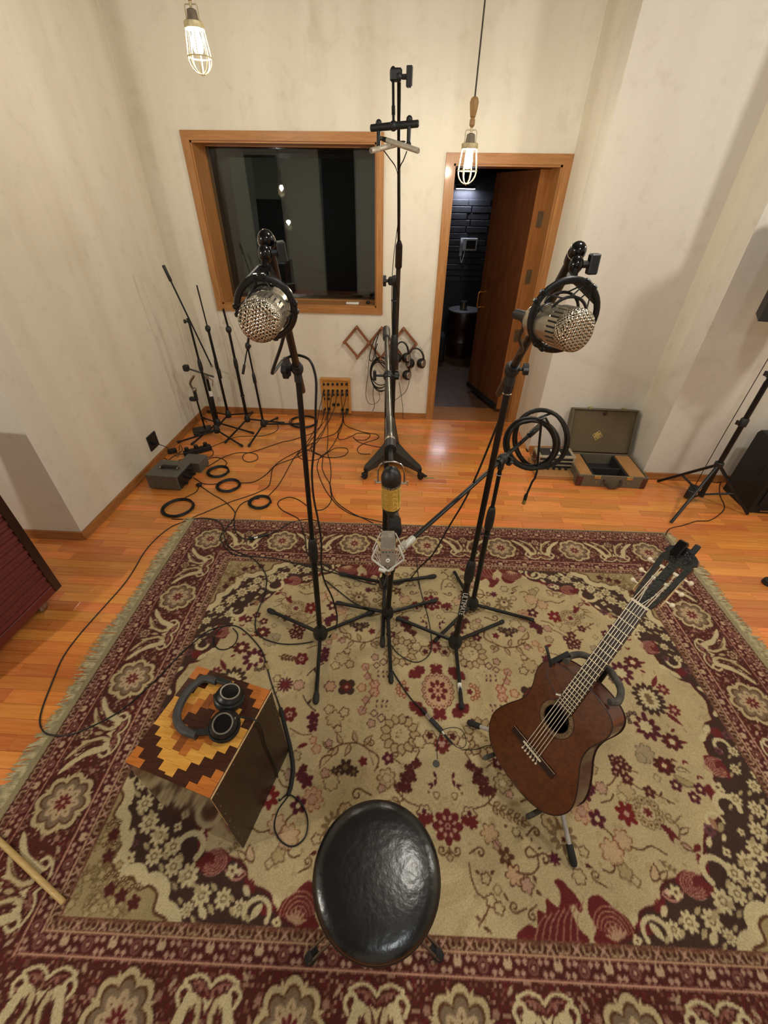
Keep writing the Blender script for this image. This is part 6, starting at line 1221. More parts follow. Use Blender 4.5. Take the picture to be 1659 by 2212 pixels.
WB, WF = PZ(1561, 1056), PZ(1614, 1107); WHt = PY(1641, 926, WB.y).z; ws = thing('wedge_monitor', 'black floor loudspeaker with side handle at the right wall', 'speaker', lift(WB + V3((.3, -.1, 0)))); sdv = WF - WB; sdl = sdv.length; sdn = sdv.normalized(); fx_ = V3((1, -.02, 0)); lf = V3((-1, 0, 0)) * 1.0; lf = (V3((sdn.y, -sdn.x, 0))); lf = lf if lf.x < 0 else -lf
prof = [(0, 0.0), (0, WHt - .03), (.02, WHt), (sdl - .03, WHt - .02), (sdl, WHt - .06), (sdl, 0.0)]
mb = MB(); mb.prism([WB + sdn * t + Z3 * z for t, z in prof], fx_ * .52); mb.build('cabinet', 'speaker_black', ws, smooth=0)
mb = MB(); mb.box(WB + sdn * sdl * .52 + Z3 * WHt * .58 + lf * .001, (.11, .004, .09), Matrix((sdn, lf, Z3)).transposed(), bev=.001); mb.build('side_handle_recess', 'rubber_black', ws, smooth=0)
gn = V3((0, -1, 0)); mb = MB(); mb.box(WF + fx_ * .27 + Z3 * WHt * .5 + gn * .004, (.47, .010, WHt * .75), bev=.003); mb.build('grille', 'black_mesh', ws, smooth=0); mb = MB(); mb.box(WF + fx_ * .22 + Z3 * .025 + gn * .006, (.30, .006, .012)); mb.build('badge_strip', 'dull_chrome', ws, smooth=0)
q = PZ(1662, 1256, .02); mb = MB(); mb.lathe([(0, .03), (.006, .034), (.03, .03), (.042, .016), (.046, .006)], lift(q), Z3, 14); o = mb.build('cymbal_stand_foot', 'rubber_foot'); tag(o, 'dark rubber foot just inside the right edge of the picture', 'rubber foot')
# ------------------------------------------------------------------ spare stands in the left corner
def spare(name_label, hub, top, tips, r=.0105, split=.55, clr=.018, hubr=.028):
    h = hub_at(*hub, .075); T_ = PY(top[0], top[1], h.y); root = thing('mic_stand', name_label, 'mic stand', lift(h), 'spare stands in the corner'); h = V3((h.x, h.y, .075)); tripod(root, h, [PZ(*t) for t in tips], hubr, .0085, .0125, .045, hubm='satin_black_worn'); pole(root, h + Z3 * .03, T_, split, r, r * .78, clr=clr, cll=.10); return root, h, T_
r1, h1, T1 = spare('spare stand with the tallest slanting boom, in the corner by the left wall', (468, 928), (408, 694), ((384, 958), (524, 966), (424, 938)), .0115, .62); b0, b1 = PY(354, 576, h1.y - .05), PY(456, 788, h1.y - .02); boom(r1, b0, b1, .0065, weight=.11, wr=.012); swivel(r1, T1, Z3, b1 - b0, V3((-1, -.2, 0)), .014, .016); mb = MB(); mb.cyl(b1, b1 + (b1 - b0).normalized() * .02, .010, n=10); mb.build('boom_tip', 'dull_chrome', r1)
r2, h2, T2 = spare('spare stand with a thin upright rod and folded boom, second from the left wall', (493, 895), (449, 710), ((450, 891), (545, 895), (470, 925)), .0125, .60, .017); mb = MB(); mb.cyl(T2, PY(425, 616, h2.y), .0062, n=8); mb.build('top_rod', 'black_steel', r2); boom(r2, PY(477, 815, h2.y - .03), PY(452, 715, h2.y - .02), .0062, weight=.09, wr=.012); mb = MB(); mb.ball(T2, .024, 12, 8, (1, 1, 1.3)); cl2 = mb.build('boom_clutch', 'black_plastic', r2); mb = MB(); knob(mb, T2, V3((.6, -.6, .4)), .013, .01, .03); mb.build('knob', 'black_plastic', cl2)
r3, h3, T3 = spare('thick spare stand with a short top rod, right below the window corner', (534, 904), (494, 712), ((487, 958), (614, 916), (545, 893)), .0145, .64, .019); mb = MB(); mb.cyl(T3, PY(482, 667, h3.y), .0095, n=10); mb.build('top_rod', 'black_steel', r3); mb = MB(); mb.ball(T3, .026, 12, 8, (1, 1, 1.2)); mb.build('boom_clutch', 'black_plastic', r3); q = h3 + (T3 - h3) * .28; mb = MB(); mb.torus(q, Z3, .017, .005, 14, 6); mb.build('collar', 'black_plastic', r3)
r4, h4, T4 = spare('shortest tripod of the spare stands with a drooping short arm, nearest the sockets', (569, 915), (535, 748), ((538, 966), (647, 918), (600, 905)), .0105, .6, .016); boom(r4, PY(525, 806, h4.y - .06), T4, .006, weight=.085, wr=.012); mb = MB(); mb.ball(T4, .022, 12, 8, (1, 1, 1.5)); mb.cyl(T4, PY(537, 730, h4.y), .011, n=10); cl4 = mb.build('boom_clutch', 'black_plastic', r4); mb = MB(); knob(mb, T4, V3((1, -.4, .2)), .012, .01, .02); mb.build('knob', 'black_plastic', cl4)
r5, h5, T5 = spare('low spare stand with a short cross arm, in front of the slanting boom stand', (470, 912), (447, 818), ((415, 962), (548, 938), (440, 905)), .0165, .55, .018); boom(r5, PY(402, 795, h5.y - .05), PY(462, 814, h5.y - .03), .008, 'grey_steel'); q = PY(402, 795, h5.y - .05); mb = MB(); mb.box(q, (.05, .05, .055), bev=.01); mb.build('clamp_head', 'black_plastic', r5); mb = MB(); mb.box(T5 + V3((0, -.02, .02)), (.05, .04, .03), bev=.006); mb.tube([T5 + V3((.03, -.03, .02)), T5 + V3((.07, -.04, 0)), T5 + V3((.06, -.05, -.05))], .004, 6); mb.build('metal_clip', 'dull_chrome', r5); mb = MB(); q = h5 + (T5 - h5) * .62; mb.cyl(q, q + Z3 * .05, .0185, n=12); mb.build('paper_tag', 'white_label', r5)
# square-base desk stand
qb = PZ(438, 932); ds_ = thing('desk_stand', 'short desk stand on a square metal base behind the spare stands', 'desk stand', lift(qb)); mb = MB(); mb.box(qb + Z3 * .012, (.17, .15, .024), Matrix.Rotation(.5, 3, 'Z'), bev=.005); mb.build('base_plate', 'satin_black_worn', ds_); tq = PY(424, 860, qb.y); mb = MB(); mb.cyl(qb + V3((.02, .02, .02)), tq, .0085, n=10); mb.build('post', 'black_steel', ds_); mb = MB(); mb.cyl(tq - Z3 * .02, tq + Z3 * .08, .015, n=12); mb.box(tq + V3((-.03, -.01, -.005)), (.06, .04, .04), bev=.01); mb.build('clip', 'black_plastic', ds_); mb = MB(); mb.tube(bez([tq + Z3 * .07, tq + V3((-.02, 0, .14)), PY(419, 812, qb.y)], 5), .011, 8); mb.ball(tq + V3((.01, -.01, .085)), .02, 10, 7); mb.build('gooseneck', 'dull_chrome', ds_)
# ------------------------------------------------------------------ patch panel, sockets, wall outlet
YW = YB - .001
pa, pb_ = PY(692, 816, YB - .03), PY(759, 892, YB - .03); pw, ph = pb_.x - pa.x, pa.z - pb_.z; PC = V3(((pa.x + pb_.x) / 2, 0, (pa.z + pb_.z) / 2))
pp = thing('patch_panel', 'small wooden wall box full of black cable sockets above the floor', 'patch panel', (PC.x, YB - .02, pb_.z)); wood('panel_pine', (206, 148, 74), (176, 116, 50), 0, .4, 5., .3)
mb = MB(); mb.box((PC.x, YB - .018, PC.z), (pw, .030, ph)); mb.build('box', 'panel_pine', pp, smooth=0); fw = .022
for x0, x1, z0, z1 in ((-pw / 2, pw / 2, ph / 2 - fw, ph / 2), (-pw / 2, -pw / 2 + fw, -ph / 2, ph / 2 - fw), (pw / 2 - fw, pw / 2, -ph / 2, ph / 2 - fw)): mb = MB(); mb.box((PC.x + (x0 + x1) / 2, YB - .040, PC.z + (z0 + z1) / 2), (x1 - x0, .016, z1 - z0), bev=.002); mb.build('frame_strip', 'panel_pine', pp, smooth=0)
rows = [(824, 6), (836, 6), (844, 6), (853, 2), (863, 2), (873, 4)]
jacks = {}
for ri, (py_, n_) in enumerate(((830, 6), (844, 6), (852.5, 6), (861.5, 2), (874, 2), (883, 2), (885, 2))):
    for k in range(n_):
        px_ = 699 + k * 9.9 + ri * .4
        if ri == 4: px_ = 721 + k * 9.6
        if ri == 6: px_ = 740 + k * 10
        p = PY(px_, py_, YB - .035); mb = MB(); mb.cyl(V3((p.x, YB - .033, p.z)), V3((p.x, YB - .042, p.z)), .013 if ri < 4 else .016, n=14); mb.build('socket', 'black_plastic', pp); jacks[(ri, k)] = V3((p.x, YB - .044, p.z))
oc = PX(331, 953, XL + .01); ol = thing('wall_outlet', 'square black wall outlet plate low on the left wall', 'outlet', (XL, oc.y, oc.z - .06)); mb = MB(); mb.box((XL + .007, oc.y, oc.z), (.014, .13, .13), bev=.004); mb.build('plate', 'black_plastic', ol); mb = MB(); mb.cyl(V3((XL + .012, oc.y - .02, oc.z)), V3((XL + .04, oc.y - .03, oc.z - .005)), .014, n=12); mb.build('plug', 'rubber_black', ol)
# ------------------------------------------------------------------ folding wooden rack with hanging headphones and cables
wood('rack_wood', (150, 96, 62), (124, 76, 46), 0, .55, 8.); kx = lambda px_, py_: PY(px_, py_, YB - .022)
rk = thing('accordion_rack', 'expanding wooden lattice coat rack on the back wall', 'rack', kx(770, 738))
nodes = {'a': kx(745, 738), 'b': kx(771, 706), 'c': kx(797, 739), 'd': kx(773, 771), 'e': kx(825, 708), 'f': kx(848, 742), 'g': kx(823, 773), 'h': kx(872, 709), 'i': kx(899, 742), 'j': kx(874, 776)}
def lath(p, q, dy):
    p, q = nodes[p], nodes[q]; d = q - p; mb = MB(); o_ = V3((0, dy, 0)); mb.box((p + q) / 2 + o_, (d.length + .02, .008, .024), Matrix((d.normalized(), V3((0, 1, 0)), d.normalized().cross(V3((0, 1, 0))))).transposed(), bev=.002); mb.build('lath', 'rack_wood', rk, smooth=0)
for p, q, dy in (('a', 'b', 0), ('b', 'g', -.009), ('a', 'd', -.009), ('d', 'e', 0), ('e', 'j', -.009), ('g', 'h', 0), ('h', 'i', -.009), ('i', 'j', 0)): lath(p, q, dy)
for k, p in nodes.items(): mb = MB(); q = p + V3((0, -.012, 0)); mb.lathe([(0, .008), (.03, .008), (.034, .013), (.046, .014), (.052, .010)], q, (0, -1, .15), 12); mb.build('peg', 'rack_wood', rk)
def wallcable(pts, r, label, group=None, dy=.05, name='cable', cat='cable'):
    p = bez([PY(x, y, YB - dy - .012 * (i % 2)) for i, (x, y) in enumerate(pts)], 6); mb = MB(); mb.tube(p, r, 6); o = mb.build(name, 'cable_black'); tag(o, label, cat, group); return o
mat('cable_black', (18, 17, 17), .5, 0, .1)
hk = []
for i, (cxp, cyp, rx, ry) in enumerate(((822, 806, 20, 33), (824, 802, 21, 30), (820, 810, 18, 28), (823, 808, 23, 36), (821, 812, 21, 34))):
    hk += [PY(cxp + rx * math.cos(t) + 2 * math.sin(i + t), cyp - ry * math.sin(t), YB - .05 - .006 * i) for t in [2 * math.pi * k / 18 for k in range(18)]]
mb = MB(); mb.tube(bez([PY(815, 742, YB - .04), PY(812, 770, YB - .05)] + hk, 3), .0050, 6); o = mb.build('cable_coil', 'cable_black'); tag(o, 'coiled black cable hanging from the wooden wall rack', 'cable')
wallcable([(822, 712), (808, 735), (800, 762), (798, 775), (803, 780), (808, 770), (811, 745), (818, 722)], .0045, 'narrow doubled cable loop hanging left on the wall rack'); wallcable([(797, 776), (795, 810), (790, 850), (796, 870), (808, 873), (820, 862), (818, 845)], .0025, 'thin cable drooping low below the wall rack'); wallcable([(833, 712), (838, 750), (836, 780), (842, 810)], .005, 'short dark strap hanging in the middle of the wall rack', None, .05, 'strap', 'strap'); wallcable([(885, 800), (884, 825), (876, 846), (862, 858), (850, 868), (848, 880)], .0026, 'thin headphone lead curving down beside the door frame'); wallcable([(862, 825), (866, 850), (870, 880), (870, 905)], .0026, 'straight thin lead hanging behind the tall boom stand'); wallcable([(807, 832), (806, 855), (809, 875), (805, 888)], .003, 'frayed cable end hanging below the coil on the wall')
def hang_phones(cxp, cyp, w, h, label, tilt=0., dy=.07):
    root = thing('headphones', label, 'headphones', PY(cxp, cyp, YB - dy), 'headphones on the wall rack'); pt = [PY(cxp + w * math.cos(t), cyp + h * .35 - h * .75 * math.sin(t), YB - dy - .01) for t in [math.pi * (k / 10) for k in range(11)]]; mb = MB(); mb.tube(pt, .008, 8); mb.build('headband', 'cup_black', root)
    mb = MB(); mb.tube([PY(cxp + w * 1.12 * math.cos(t), cyp + h * .35 - h * .95 * math.sin(t), YB - dy - .01) for t in [math.pi * (k / 10) for k in range(11)]], .002, 5); mb.build('wire_arch', 'dull_chrome', root)
    for s in (-1, 1): c = PY(cxp + s * w * .72, cyp + h * .62, YB - dy - .01); mb = MB(); mb.lathe([(-.026, .026), (-.022, .042), (.004, .048), (.018, .045), (.026, .032)], c, (s * .7, -.6, .15), 16); mb.build('ear_cup', 'cup_black', root); mb = MB(); mb.lathe([(.026, .030), (.029, .026)], c, (s * .7, -.6, .15), 14); mb.build('cup_plate', 'silver_ring', root)
hang_phones(898, 765, 17, 32, 'black headphones hanging at the right end of the wall rack'); hang_phones(866, 788, 18, 36, 'black headphones hanging lower, behind the tall boom stand on the rack'); hang_phones(868, 752, 14, 34, 'black headphones hanging under the upper right peg of the rack', dy=.09)
# remote and small plug on the window sill
q = PY(762, 663, YB + .06); mb = MB(); mb.box((q.x, YB + .055, WZ0 + .021), (.115, .045, .016), bev=.004); rm = mb.build('remote_control', 'white_label'); tag(rm, 'white remote control lying on the window sill', 'remote control')
for i in range(4): mb = MB(); mb.cyl(V3((q.x - .035 + i * .02, YB + .055, WZ0 + .029)), V3((q.x - .035 + i * .02, YB + .055, WZ0 + .031)), .0045, n=8); mb.build('button', 'grey_steel' if i else 'rubber_black', rm)
q = PY(795, 661, YB + .07); mb = MB(); mb.ball((q.x, YB + .07, WZ0 + .0265), .0145, 12, 8, (1.4, 1, 1)); o = mb.build('rubber_plug', 'rubber_black'); tag(o, 'small black plug lying at the right end of the window sill', 'plug')
# ------------------------------------------------------------------ things in the dark lobby and the control room
mat('barrel_red', (46, 20, 20), .4, .2); mat('lobby_grey', (120, 120, 124), .5); bq = V3((.80, 6.35, 0))
br = thing('barrel_table', 'dark red barrel used as a side table in the lobby', 'barrel', bq); mb = MB(); mb.lathe([(0, .20), (.02, .21), (.2, .205), (.21, .212), (.22, .205), (.4, .205), (.41, .212), (.42, .205), (.58, .21), (.6, .20)], bq, Z3, 28); mb.build('drum', 'barrel_red', br); mb = MB(); mb.lathe([(0, .215), (.015, .22), (.02, .21)], bq + Z3 * .6, Z3, 28); mb.build('top', 'lobby_grey', br)
q = bq + V3((-.02, -.03, .62)); mb = MB(); mb.lathe([(0, .045), (.004, .05), (.10, .05), (.104, .046)], q, Z3, 18); o = mb.build('tin_can', 'dull_chrome'); tag(o, 'small silver can standing on the barrel in the lobby', 'can')
ip = PY(1009, 528, 6.97); it = thing('intercom', 'white wall intercom with small screen and handset in the lobby', 'intercom', (ip.x, 6.97, ip.z - .1)); mat('intercom_white', (196, 198, 204), .4)
mb = MB(); mb.box((ip.x + .02, 6.965, ip.z), (.24, .04, .15), bev=.006); mb.build('housing', 'intercom_white', it); mb = MB(); mb.box((ip.x + .05, 6.942, ip.z), (.13, .006, .10)); mb.build('screen', 'rubber_black', it, smooth=0); mb = MB(); mb.tube(bez([(ip.x - .085, 6.92, ip.z + .07), (ip.x - .085, 6.90, ip.z), (ip.x - .085, 6.92, ip.z - .13)], 5), .020, 8); mb.build('handset', 'intercom_white', it); mb = MB(); mb.tube(bez([(ip.x - .085, 6.93, ip.z - .13), (ip.x - .06, 6.93, ip.z - .22), (ip.x - .03, 6.95, ip.z - .12), (ip.x - .03, 6.96, ip.z - .07)], 6), .006, 6); mb.build('cord', 'intercom_white', it)
q = PY(1056, 450, 6.6); mb = MB(); mb.box((1.60, 6.3, q.z), (.02, .30, .34), bev=.002); o = mb.build('notice_board', 'lobby_grey'); tag(o, 'pale board fixed on the right wall inside the lobby', 'board')
q = PY(955, 715, 6.2); mb = MB(); mb.box((.42, 6.1, .17), (.26, .3, .34), bev=.02); o = mb.build('storage_trunk', 'rubber_black'); tag(o, 'black trunk on the lobby floor left of the barrel', 'trunk')
q = V3((1.12, 6.25, 0)); bg_ = MB(); vs = []; rb2 = random.Random(2)
bg_.lathe([(0, .09), (.03, .12), (.12, .13), (.22, .11), (.28, .06), (.31, .07), (.33, .02)], q, Z3, 14); o = bg_.build('plastic_bag', 'lobby_grey'); tag(o, 'grey plastic bag slumped on the floor right of the barrel', 'bag')
mat('sofa_maroon', (70, 26, 28), .8); so = thing('sofa', 'dark maroon sofa behind the control room glass', 'sofa', (-1.05, 6.3, 0)); 
for n_, c_, s_ in (('seat', (-1.05, 6.2, .25), (1.1, .7, .42)), ('backrest', (-1.05, 6.58, .55), (1.1, .2, .9)), ('armrest', (-1.68, 6.25, .35), (.18, .75, .62)), ('armrest', (-.42, 6.25, .35), (.18, .75, .62))): mb = MB(); mb.box(c_, s_, bev=.04); mb.build(n_, 'sofa_maroon', so)
tl = PY(655, 632, 5.2); lt_ = thing('table_lamp', 'small red mushroom lamp low behind the control room glass', 'lamp', (tl.x, 5.2, tl.z - .12)); mat('lamp_red', (190, 70, 66), .6); mb = MB(); mb.lathe([(.10, .12), (.11, .115), (.15, .07), (.18, .015)], V3((tl.x, 5.2, tl.z - .12)), Z3, 18); mb.build('shade', 'lamp_red', lt_); mb = MB(); mb.cyl((tl.x, 5.2, tl.z - .22), (tl.x, 5.2, tl.z), .025, n=10); mb.build('stem', 'lamp_red', lt_)
dk = MB(); dk.box((-1.0, 5.15, (tl.z - .22) / 2), (1.7, .5, tl.z - .22), bev=.01); o = dk.build('control_desk', 'control_wall'); tag(o, 'dark desk directly behind the control room glass', 'desk')
wl = PY(466, 404, 6.5); mb = MB(); mb.box((-3.57, 6.3, wl.z), (.05, .28, .04)); o = mb.build('wall_light', 'rubber_black'); tag(o, 'wall light glowing on the left wall of the control room', 'wall light'); mb = MB(); mb.box((-3.57, 6.3, wl.z - .022), (.04, .26, .006)); mb.build('diffuser', 'lobby_led', o, smooth=0)
l = bpy.data.lights.new('control_room_light', 'AREA'); l.shape = 'RECTANGLE'; l.size = .05; l.size_y = .26; l.energy = 4.0; l.color = (.9, .95, 1.0); lo = bpy.data.objects.new('control_room_light', l); lo.location = (-3.55, 6.3, wl.z - .04); COL.objects.link(lo)
# ------------------------------------------------------------------ cables and small floor things
def onrug(p):
    u, v = rug_uv(p.x, p.y); return abs(u) < 1.690 and abs(v) < 1.243
def fl(px_, py_, r=.0035):
    p = PZ(px_, py_, r); return PZ(px_, py_, RUG_Z + r + .001) if onrug(p) else p
def cable(pts, label, r=.0035, group=None, m='cable_black', n=6, extra=None, name='cable'):
    p = [fl(*q, r) if len(q) == 2 else V3(q) for q in pts]; mb = MB(); mb.tube(bez(p, n), r, 6); o = mb.build(name, m); tag(o, label, 'cable', group); return o
J = lambda ri, k: tuple(jacks[(ri, k)] + V3((0, -.012, 0)))
def plugs(o, p, d, m='black_plastic'):
    mb = MB(); mb.lathe([(0, .0075), (.03, .0085), (.05, .006), (.06, .004)], p, d, 10); mb.build('connector', m, o)
G_P = 'cables hanging out of the patch panel'
def panel_cable(j, wall, floor_, label):
    pts = [J(*j)] + [tuple(PY(x, y, YB - .055)) for x, y in wall] + list(floor_); o = cable(pts, label, .0033, G_P); plugs(o, V3(J(*j)) + V3((0, .012, 0)), V3((0, -.8, -.6))); return o
panel_cable((1, 0), ((694, 869), (689, 888)), ((684, 920), (678, 931), (668, 948), (656, 963), (642, 981), (632, 994), (606, 1041), (586, 1065), (575, 1075)), 'leftmost cable from the patch panel running to the coil nearest the rug')
panel_cable((1, 1), ((707, 862), (708, 890)), ((708, 929), (708, 955), (707, 975), (713, 998), (715, 1023), (713, 1049), (716, 1077), (709, 1092), (696, 1101), (683, 1102)), 'second cable from the patch panel dropping straight down and curling to the left stand')
panel_cable((1, 2), ((715, 862), (711, 885)), ((704, 905), (694, 919), (680, 932), (666, 939), (629, 951), (609, 955), (553, 974), (528, 981), (525, 992), (538, 998), (556, 992), (553, 981), (533, 978), (508, 979), (480, 989), (455, 1004), (434, 1012)), 'patch panel cable with one small loop that runs left to the dark box')
panel_cable((1, 3), ((725, 869), (720, 888)), ((709, 912), (690, 941), (680, 953), (656, 968), (611, 992), (591, 1008), (577, 1023), (560, 1035), (543, 1042), (519, 1043)), 'patch panel cable that ends in the coil in front of the grey amplifier')
panel_cable((1, 4), ((737, 862), (740, 885)), ((740, 905), (733, 925), (723, 937), (700, 945), (684, 949), (672, 965), (677, 977), (696, 986), (697, 994), (696, 1011), (703, 1029), (713, 1046), (718, 1070), (732, 1089), (760, 1108), (800, 1127), (832, 1146)), 'patch panel cable snaking down under the rug edge stands, upper of a close pair')
panel_cable((1, 5), ((745, 869), (740, 888)), ((742, 908), (735, 931), (720, 960), (708, 975), (692, 987), (687, 998), (685, 1011), (692, 1035), (703, 1058), (715, 1075), (732, 1094), (760, 1111), (800, 1122), (832, 1129)), 'patch panel cable snaking down beside another, lower of a close pair')
panel_cable((6, 1), ((742, 897),), ((744, 915), (754, 923), (762, 926), (784, 933), (800, 936), (813, 938), (818, 943), (812, 949), (790, 956), (775, 965), (772, 973), (779, 980), (800, 981)), 'patch panel cable making an S-shaped loop towards the rolling stand')
panel_cable((6, 0), ((742, 896),), ((738, 918), (730, 936), (735, 950), (760, 942), (771, 936), (790, 936), (800, 940), (790, 950), (770, 950), (763, 944), (775, 955), (800, 962), (822, 966)), 'patch panel cable crossing itself in a flat loop near the rolling stand')
panel_cable((5, 0), ((700, 895),), ((690, 925), (672, 950), (656, 972), (646, 979), (644, 986), (656, 993), (677, 994), (692, 989), (708, 977), (725, 968), (746, 968), (752, 974), (744, 984), (725, 988), (702, 987), (682, 978), (660, 970)), 'patch panel cable lying in two wide flat loops on the floor')
panel_cable((5, 1), ((709, 896),), ((700, 930), (685, 955), (662, 975), (648, 985), (600, 1003), (588, 1015), (585, 1035), (578, 1052), (546, 1068), (495, 1085), (440, 1108), (427, 1113), (410, 1121), (394, 1128), (370, 1138), (341, 1160), (313, 1191), (286, 1236), (262, 1269), (211, 1326), (169, 1374), (136, 1420), (114, 1471), (93, 1525), (86, 1558), (93, 1579), (111, 1588), (151, 1587), (196, 1570), (262, 1534), (331, 1474), (392, 1411), (430, 1378), (452, 1362), (481, 1353), (508, 1352), (528, 1363), (549, 1384), (566, 1407), (576, 1438), (586, 1475), (605, 1528)), 'very long cable sweeping over the floor at left and back across the rug')
cable([(481, 1353), (466, 1368), (461, 1388), (473, 1402), (493, 1401), (509, 1388), (513, 1370), (503, 1357)], 'small round cable loop on the rug above the cajon', .003)
def coil(c, rx, turns, label, r=.0042):
    p0 = PZ(*c, .004); R_ = (PZ(c[0] + rx, c[1], .004) - p0).length; rc2 = random.Random(c[0]); pts = []
    for k in range(turns * 14):
        a = 2 * math.pi * k / 14; t = k / 14; pts.append(V3((p0.x + (R_ - .012 * abs(math.sin(t * 1.3))) * math.cos(a) + .006 * math.sin(t * 2), p0.y + (R_ - .012 * abs(math.cos(t * 1.7))) * math.sin(a), .0045 + .004 * (int(t) % 5))))
    mb = MB(); mb.tube(bez(pts, 2), r, 6); o = mb.build('cable_coil', 'cable_black'); tag(o, label, 'cable', 'coiled cables on the floor'); return o
coil((472, 1020), 23, 6, 'smallest coiled cable on the floor, furthest from the rug'); coil((494, 1050), 25, 9, 'tight thick cable coil right of the grey amplifier'); coil((385, 1098), 33, 8, 'largest cable coil, in front of the grey amplifier near the rug corner'); coil((562, 1086), 24, 6, 'cable coil nearest the left microphone stand'); coil((656, 912), 30, 4, 'loose cable coil on the floor left of the patch panel')
cable([(371, 1121), (406, 1122), (437, 1119), (465, 1123), (480, 1134), (482, 1146), (476, 1162), (479, 1170), (491, 1187), (511, 1199), (560, 1203), (603, 1208), (657, 1221), (721, 1237), (790, 1258), (812, 1262)], 'cable from the largest coil running over the rug to the back middle stand')
cable([(430, 1047), (455, 1065), (485, 1083), (503, 1100), (508, 1112), (500, 1128), (488, 1142), (484, 1158), (500, 1185), (545, 1206), (569, 1231), (576, 1255), (569, 1289), (554, 1329), (552, 1357), (566, 1377), (603, 1390), (643, 1391), (676, 1386)], 'cable crossing the rug in a wide bend to the left stand hub')
cable([(560, 1077), (540, 1080), (520, 1090), (508, 1110), (506, 1128), (510, 1150), (525, 1163), (545, 1163), (557, 1160)], 'cable curving onto the rug and ending in a plug'); x0 = fl(550, 1162); x1 = fl(575, 1156)
xl = thing('plug_pair', 'silver and black plug pair lying on the rug border', 'connector', lift(x0)); 
for n_, a, b_, m_ in (('silver_plug', (549, 1162), (557, 1160), 'chrome'), ('black_plug', (557, 1160), (580, 1154), 'black_plastic'), ('socket_end', (537, 1164), (549, 1162), 'rubber_black')): mb = MB(); mb.cyl(PZ(*a, .02), PZ(*b_, .02), .0095, n=12); mb.build(n_, m_, xl)
cable([(580, 1154), (600, 1146), (625, 1131), (647, 1124), (668, 1122), (690, 1126)], 'short cable from the plugs on the rug border to the left stand')
cable([(667, 1096), (653, 1085), (641, 1078), (624, 1074), (606, 1080), (600, 1089), (610, 1102), (637, 1116), (647, 1124), (654, 1146), (660, 1166), (664, 1195), (690, 1215), (740, 1240)], 'cable with a rounded bend in front of the left stand pole')
cable([(701, 1252), (738, 1282), (765, 1302), (800, 1318)], 'short cable across the rug between left and middle stands'); cable([(845, 1393), (860, 1412), (887, 1428), (910, 1428), (930, 1408), (931, 1370), (925, 1335), (918, 1308), (906, 1262), (899, 1200)], 'thin cable curving from the middle stand to below the low boom', .0026)
o = cable([(848, 1449), (859, 1467), (887, 1508), (912, 1533)], 'cable ending in a large plug in the middle of the rug', .0035)
xp = thing('cable_plug', 'black plug with silver collar on the rug between throne and middle stand', 'connector', lift(fl(935, 1560)))
for n_, a, b_, m_, rr2 in (('boot', (910, 1530), (921, 1543), 'rubber_black', .007), ('collar', (921, 1543), (930, 1553), 'chrome', .0105), ('barrel', (930, 1553), (955, 1580), 'black_plastic', .0105), ('tip_collar', (955, 1580), (960, 1587), 'chrome', .006), ('strain_relief', (960, 1587), (977, 1606), 'rubber_black', .005)): mb = MB(); mb.cyl(PZ(*a, .022), PZ(*b_, .020), rr2, n=12); mb.build(n_, m_, xp)
o = cable([(977, 1606), (990, 1615), (1003, 1613), (1007, 1600), (1000, 1580), (985, 1572), (960, 1575), (948, 1592), (944, 1615), (945, 1640)], 'hair-thin pickup wire with a small disc on the rug', .0013); mb = MB(); mb.lathe([(0, .013), (.002, .014), (.004, .013)], PZ(942, 1650, RUG_Z + .001), Z3, 16); mb.build('pickup_disc', 'grey_steel', o)
cable([(1000, 1620), (1030, 1618), (1055, 1610), (1078, 1612)], 'thin wire end reaching under the guitar', .0013)
# leads of the two large microphones
def air(pts, label, r=.004):
    p = [V3(q) for q in pts]; mb = MB(); mb.tube(bez(p, 6), r, 8); o = mb.build('cable', 'cable_black'); tag(o, label, 'cable', 'leads of the stand microphones'); return o
yA = hA.y - .035
air([m1b + (m1b - m1f).normalized() * .05, PD(628, 690, .86), PD(617, 712, .90), PD(606, 751, .95), PD(588, 804, 1.02), PD(596, 798, 1.06), PD(610, 780, 1.12), PD(625, 771, 1.2), PY(640, 767, yA), PY(658, 771, yA - .01), PY(670, 780, yA - .02), PY(678, 798, yA - .02), PY(683, 827, yA - .02), PY(682, 877, yA - .02), PY(681, 929, yA - .01), PY(678, 972, yA), PY(674, 1015, yA), PY(675, 1049, yA), PY(679, 1084, yA), PY(687, 1123, yA - .01), PY(694, 1171, yA - .02), PY(694, 1222, yA - .03), PY(701, 1255, yA - .03), PY(718, 1292, yA - .03), PY(728, 1330, yA), fl(725, 1357), fl(711, 1377)], 'lead hanging from the left silver microphone down its stand')
yB_ = hB.y
air([m2b + (m2b - m2f).normalized() * .05, PD(1132, 700, .82), PD(1122, 730, .90), PD(1128, 757, 1.0), PY(1116, 775, yB_ - .03), PY(1108, 830, yB_ + .03), PY(1090, 880, yB_ + .04), PY(1074, 918, yB_ + .05), PY(1054, 968, yB_ + .06), PY(1029, 1028, yB_ + .09), PY(1002, 1084, yB_ + .13), PY(972, 1134, yB_ + .18), PY(935, 1197, yB_ + .23), PY(905, 1227, yB_ + .27), fl(886, 1250), fl(868, 1259), fl(850, 1262)], 'lead swinging from the right silver microphone to the middle stand hub')
air([SB + V3((-.06, .02, -.06)), PD(840, 340, 1.80), PD(858, 370, 1.86), PY(862, 420, 2.62), PY(861, 470, 2.80), PY(850, 560, 3.05), PY(846, 640, 3.12), PY(848, 760, 3.14), PY(850, 880, 3.14), PY(862, 960, 3.14)], 'thin lead from the stereo bar running down the tall boom', .0024); air([SB + V3((.06, .0, -.08)), PD(872, 345, 1.80), PD(863, 368, 1.86), PY(864, 420, 2.60), PY(864, 470, 2.78)], 'short thin lead joining the tall boom from the right slim microphone', .0024)
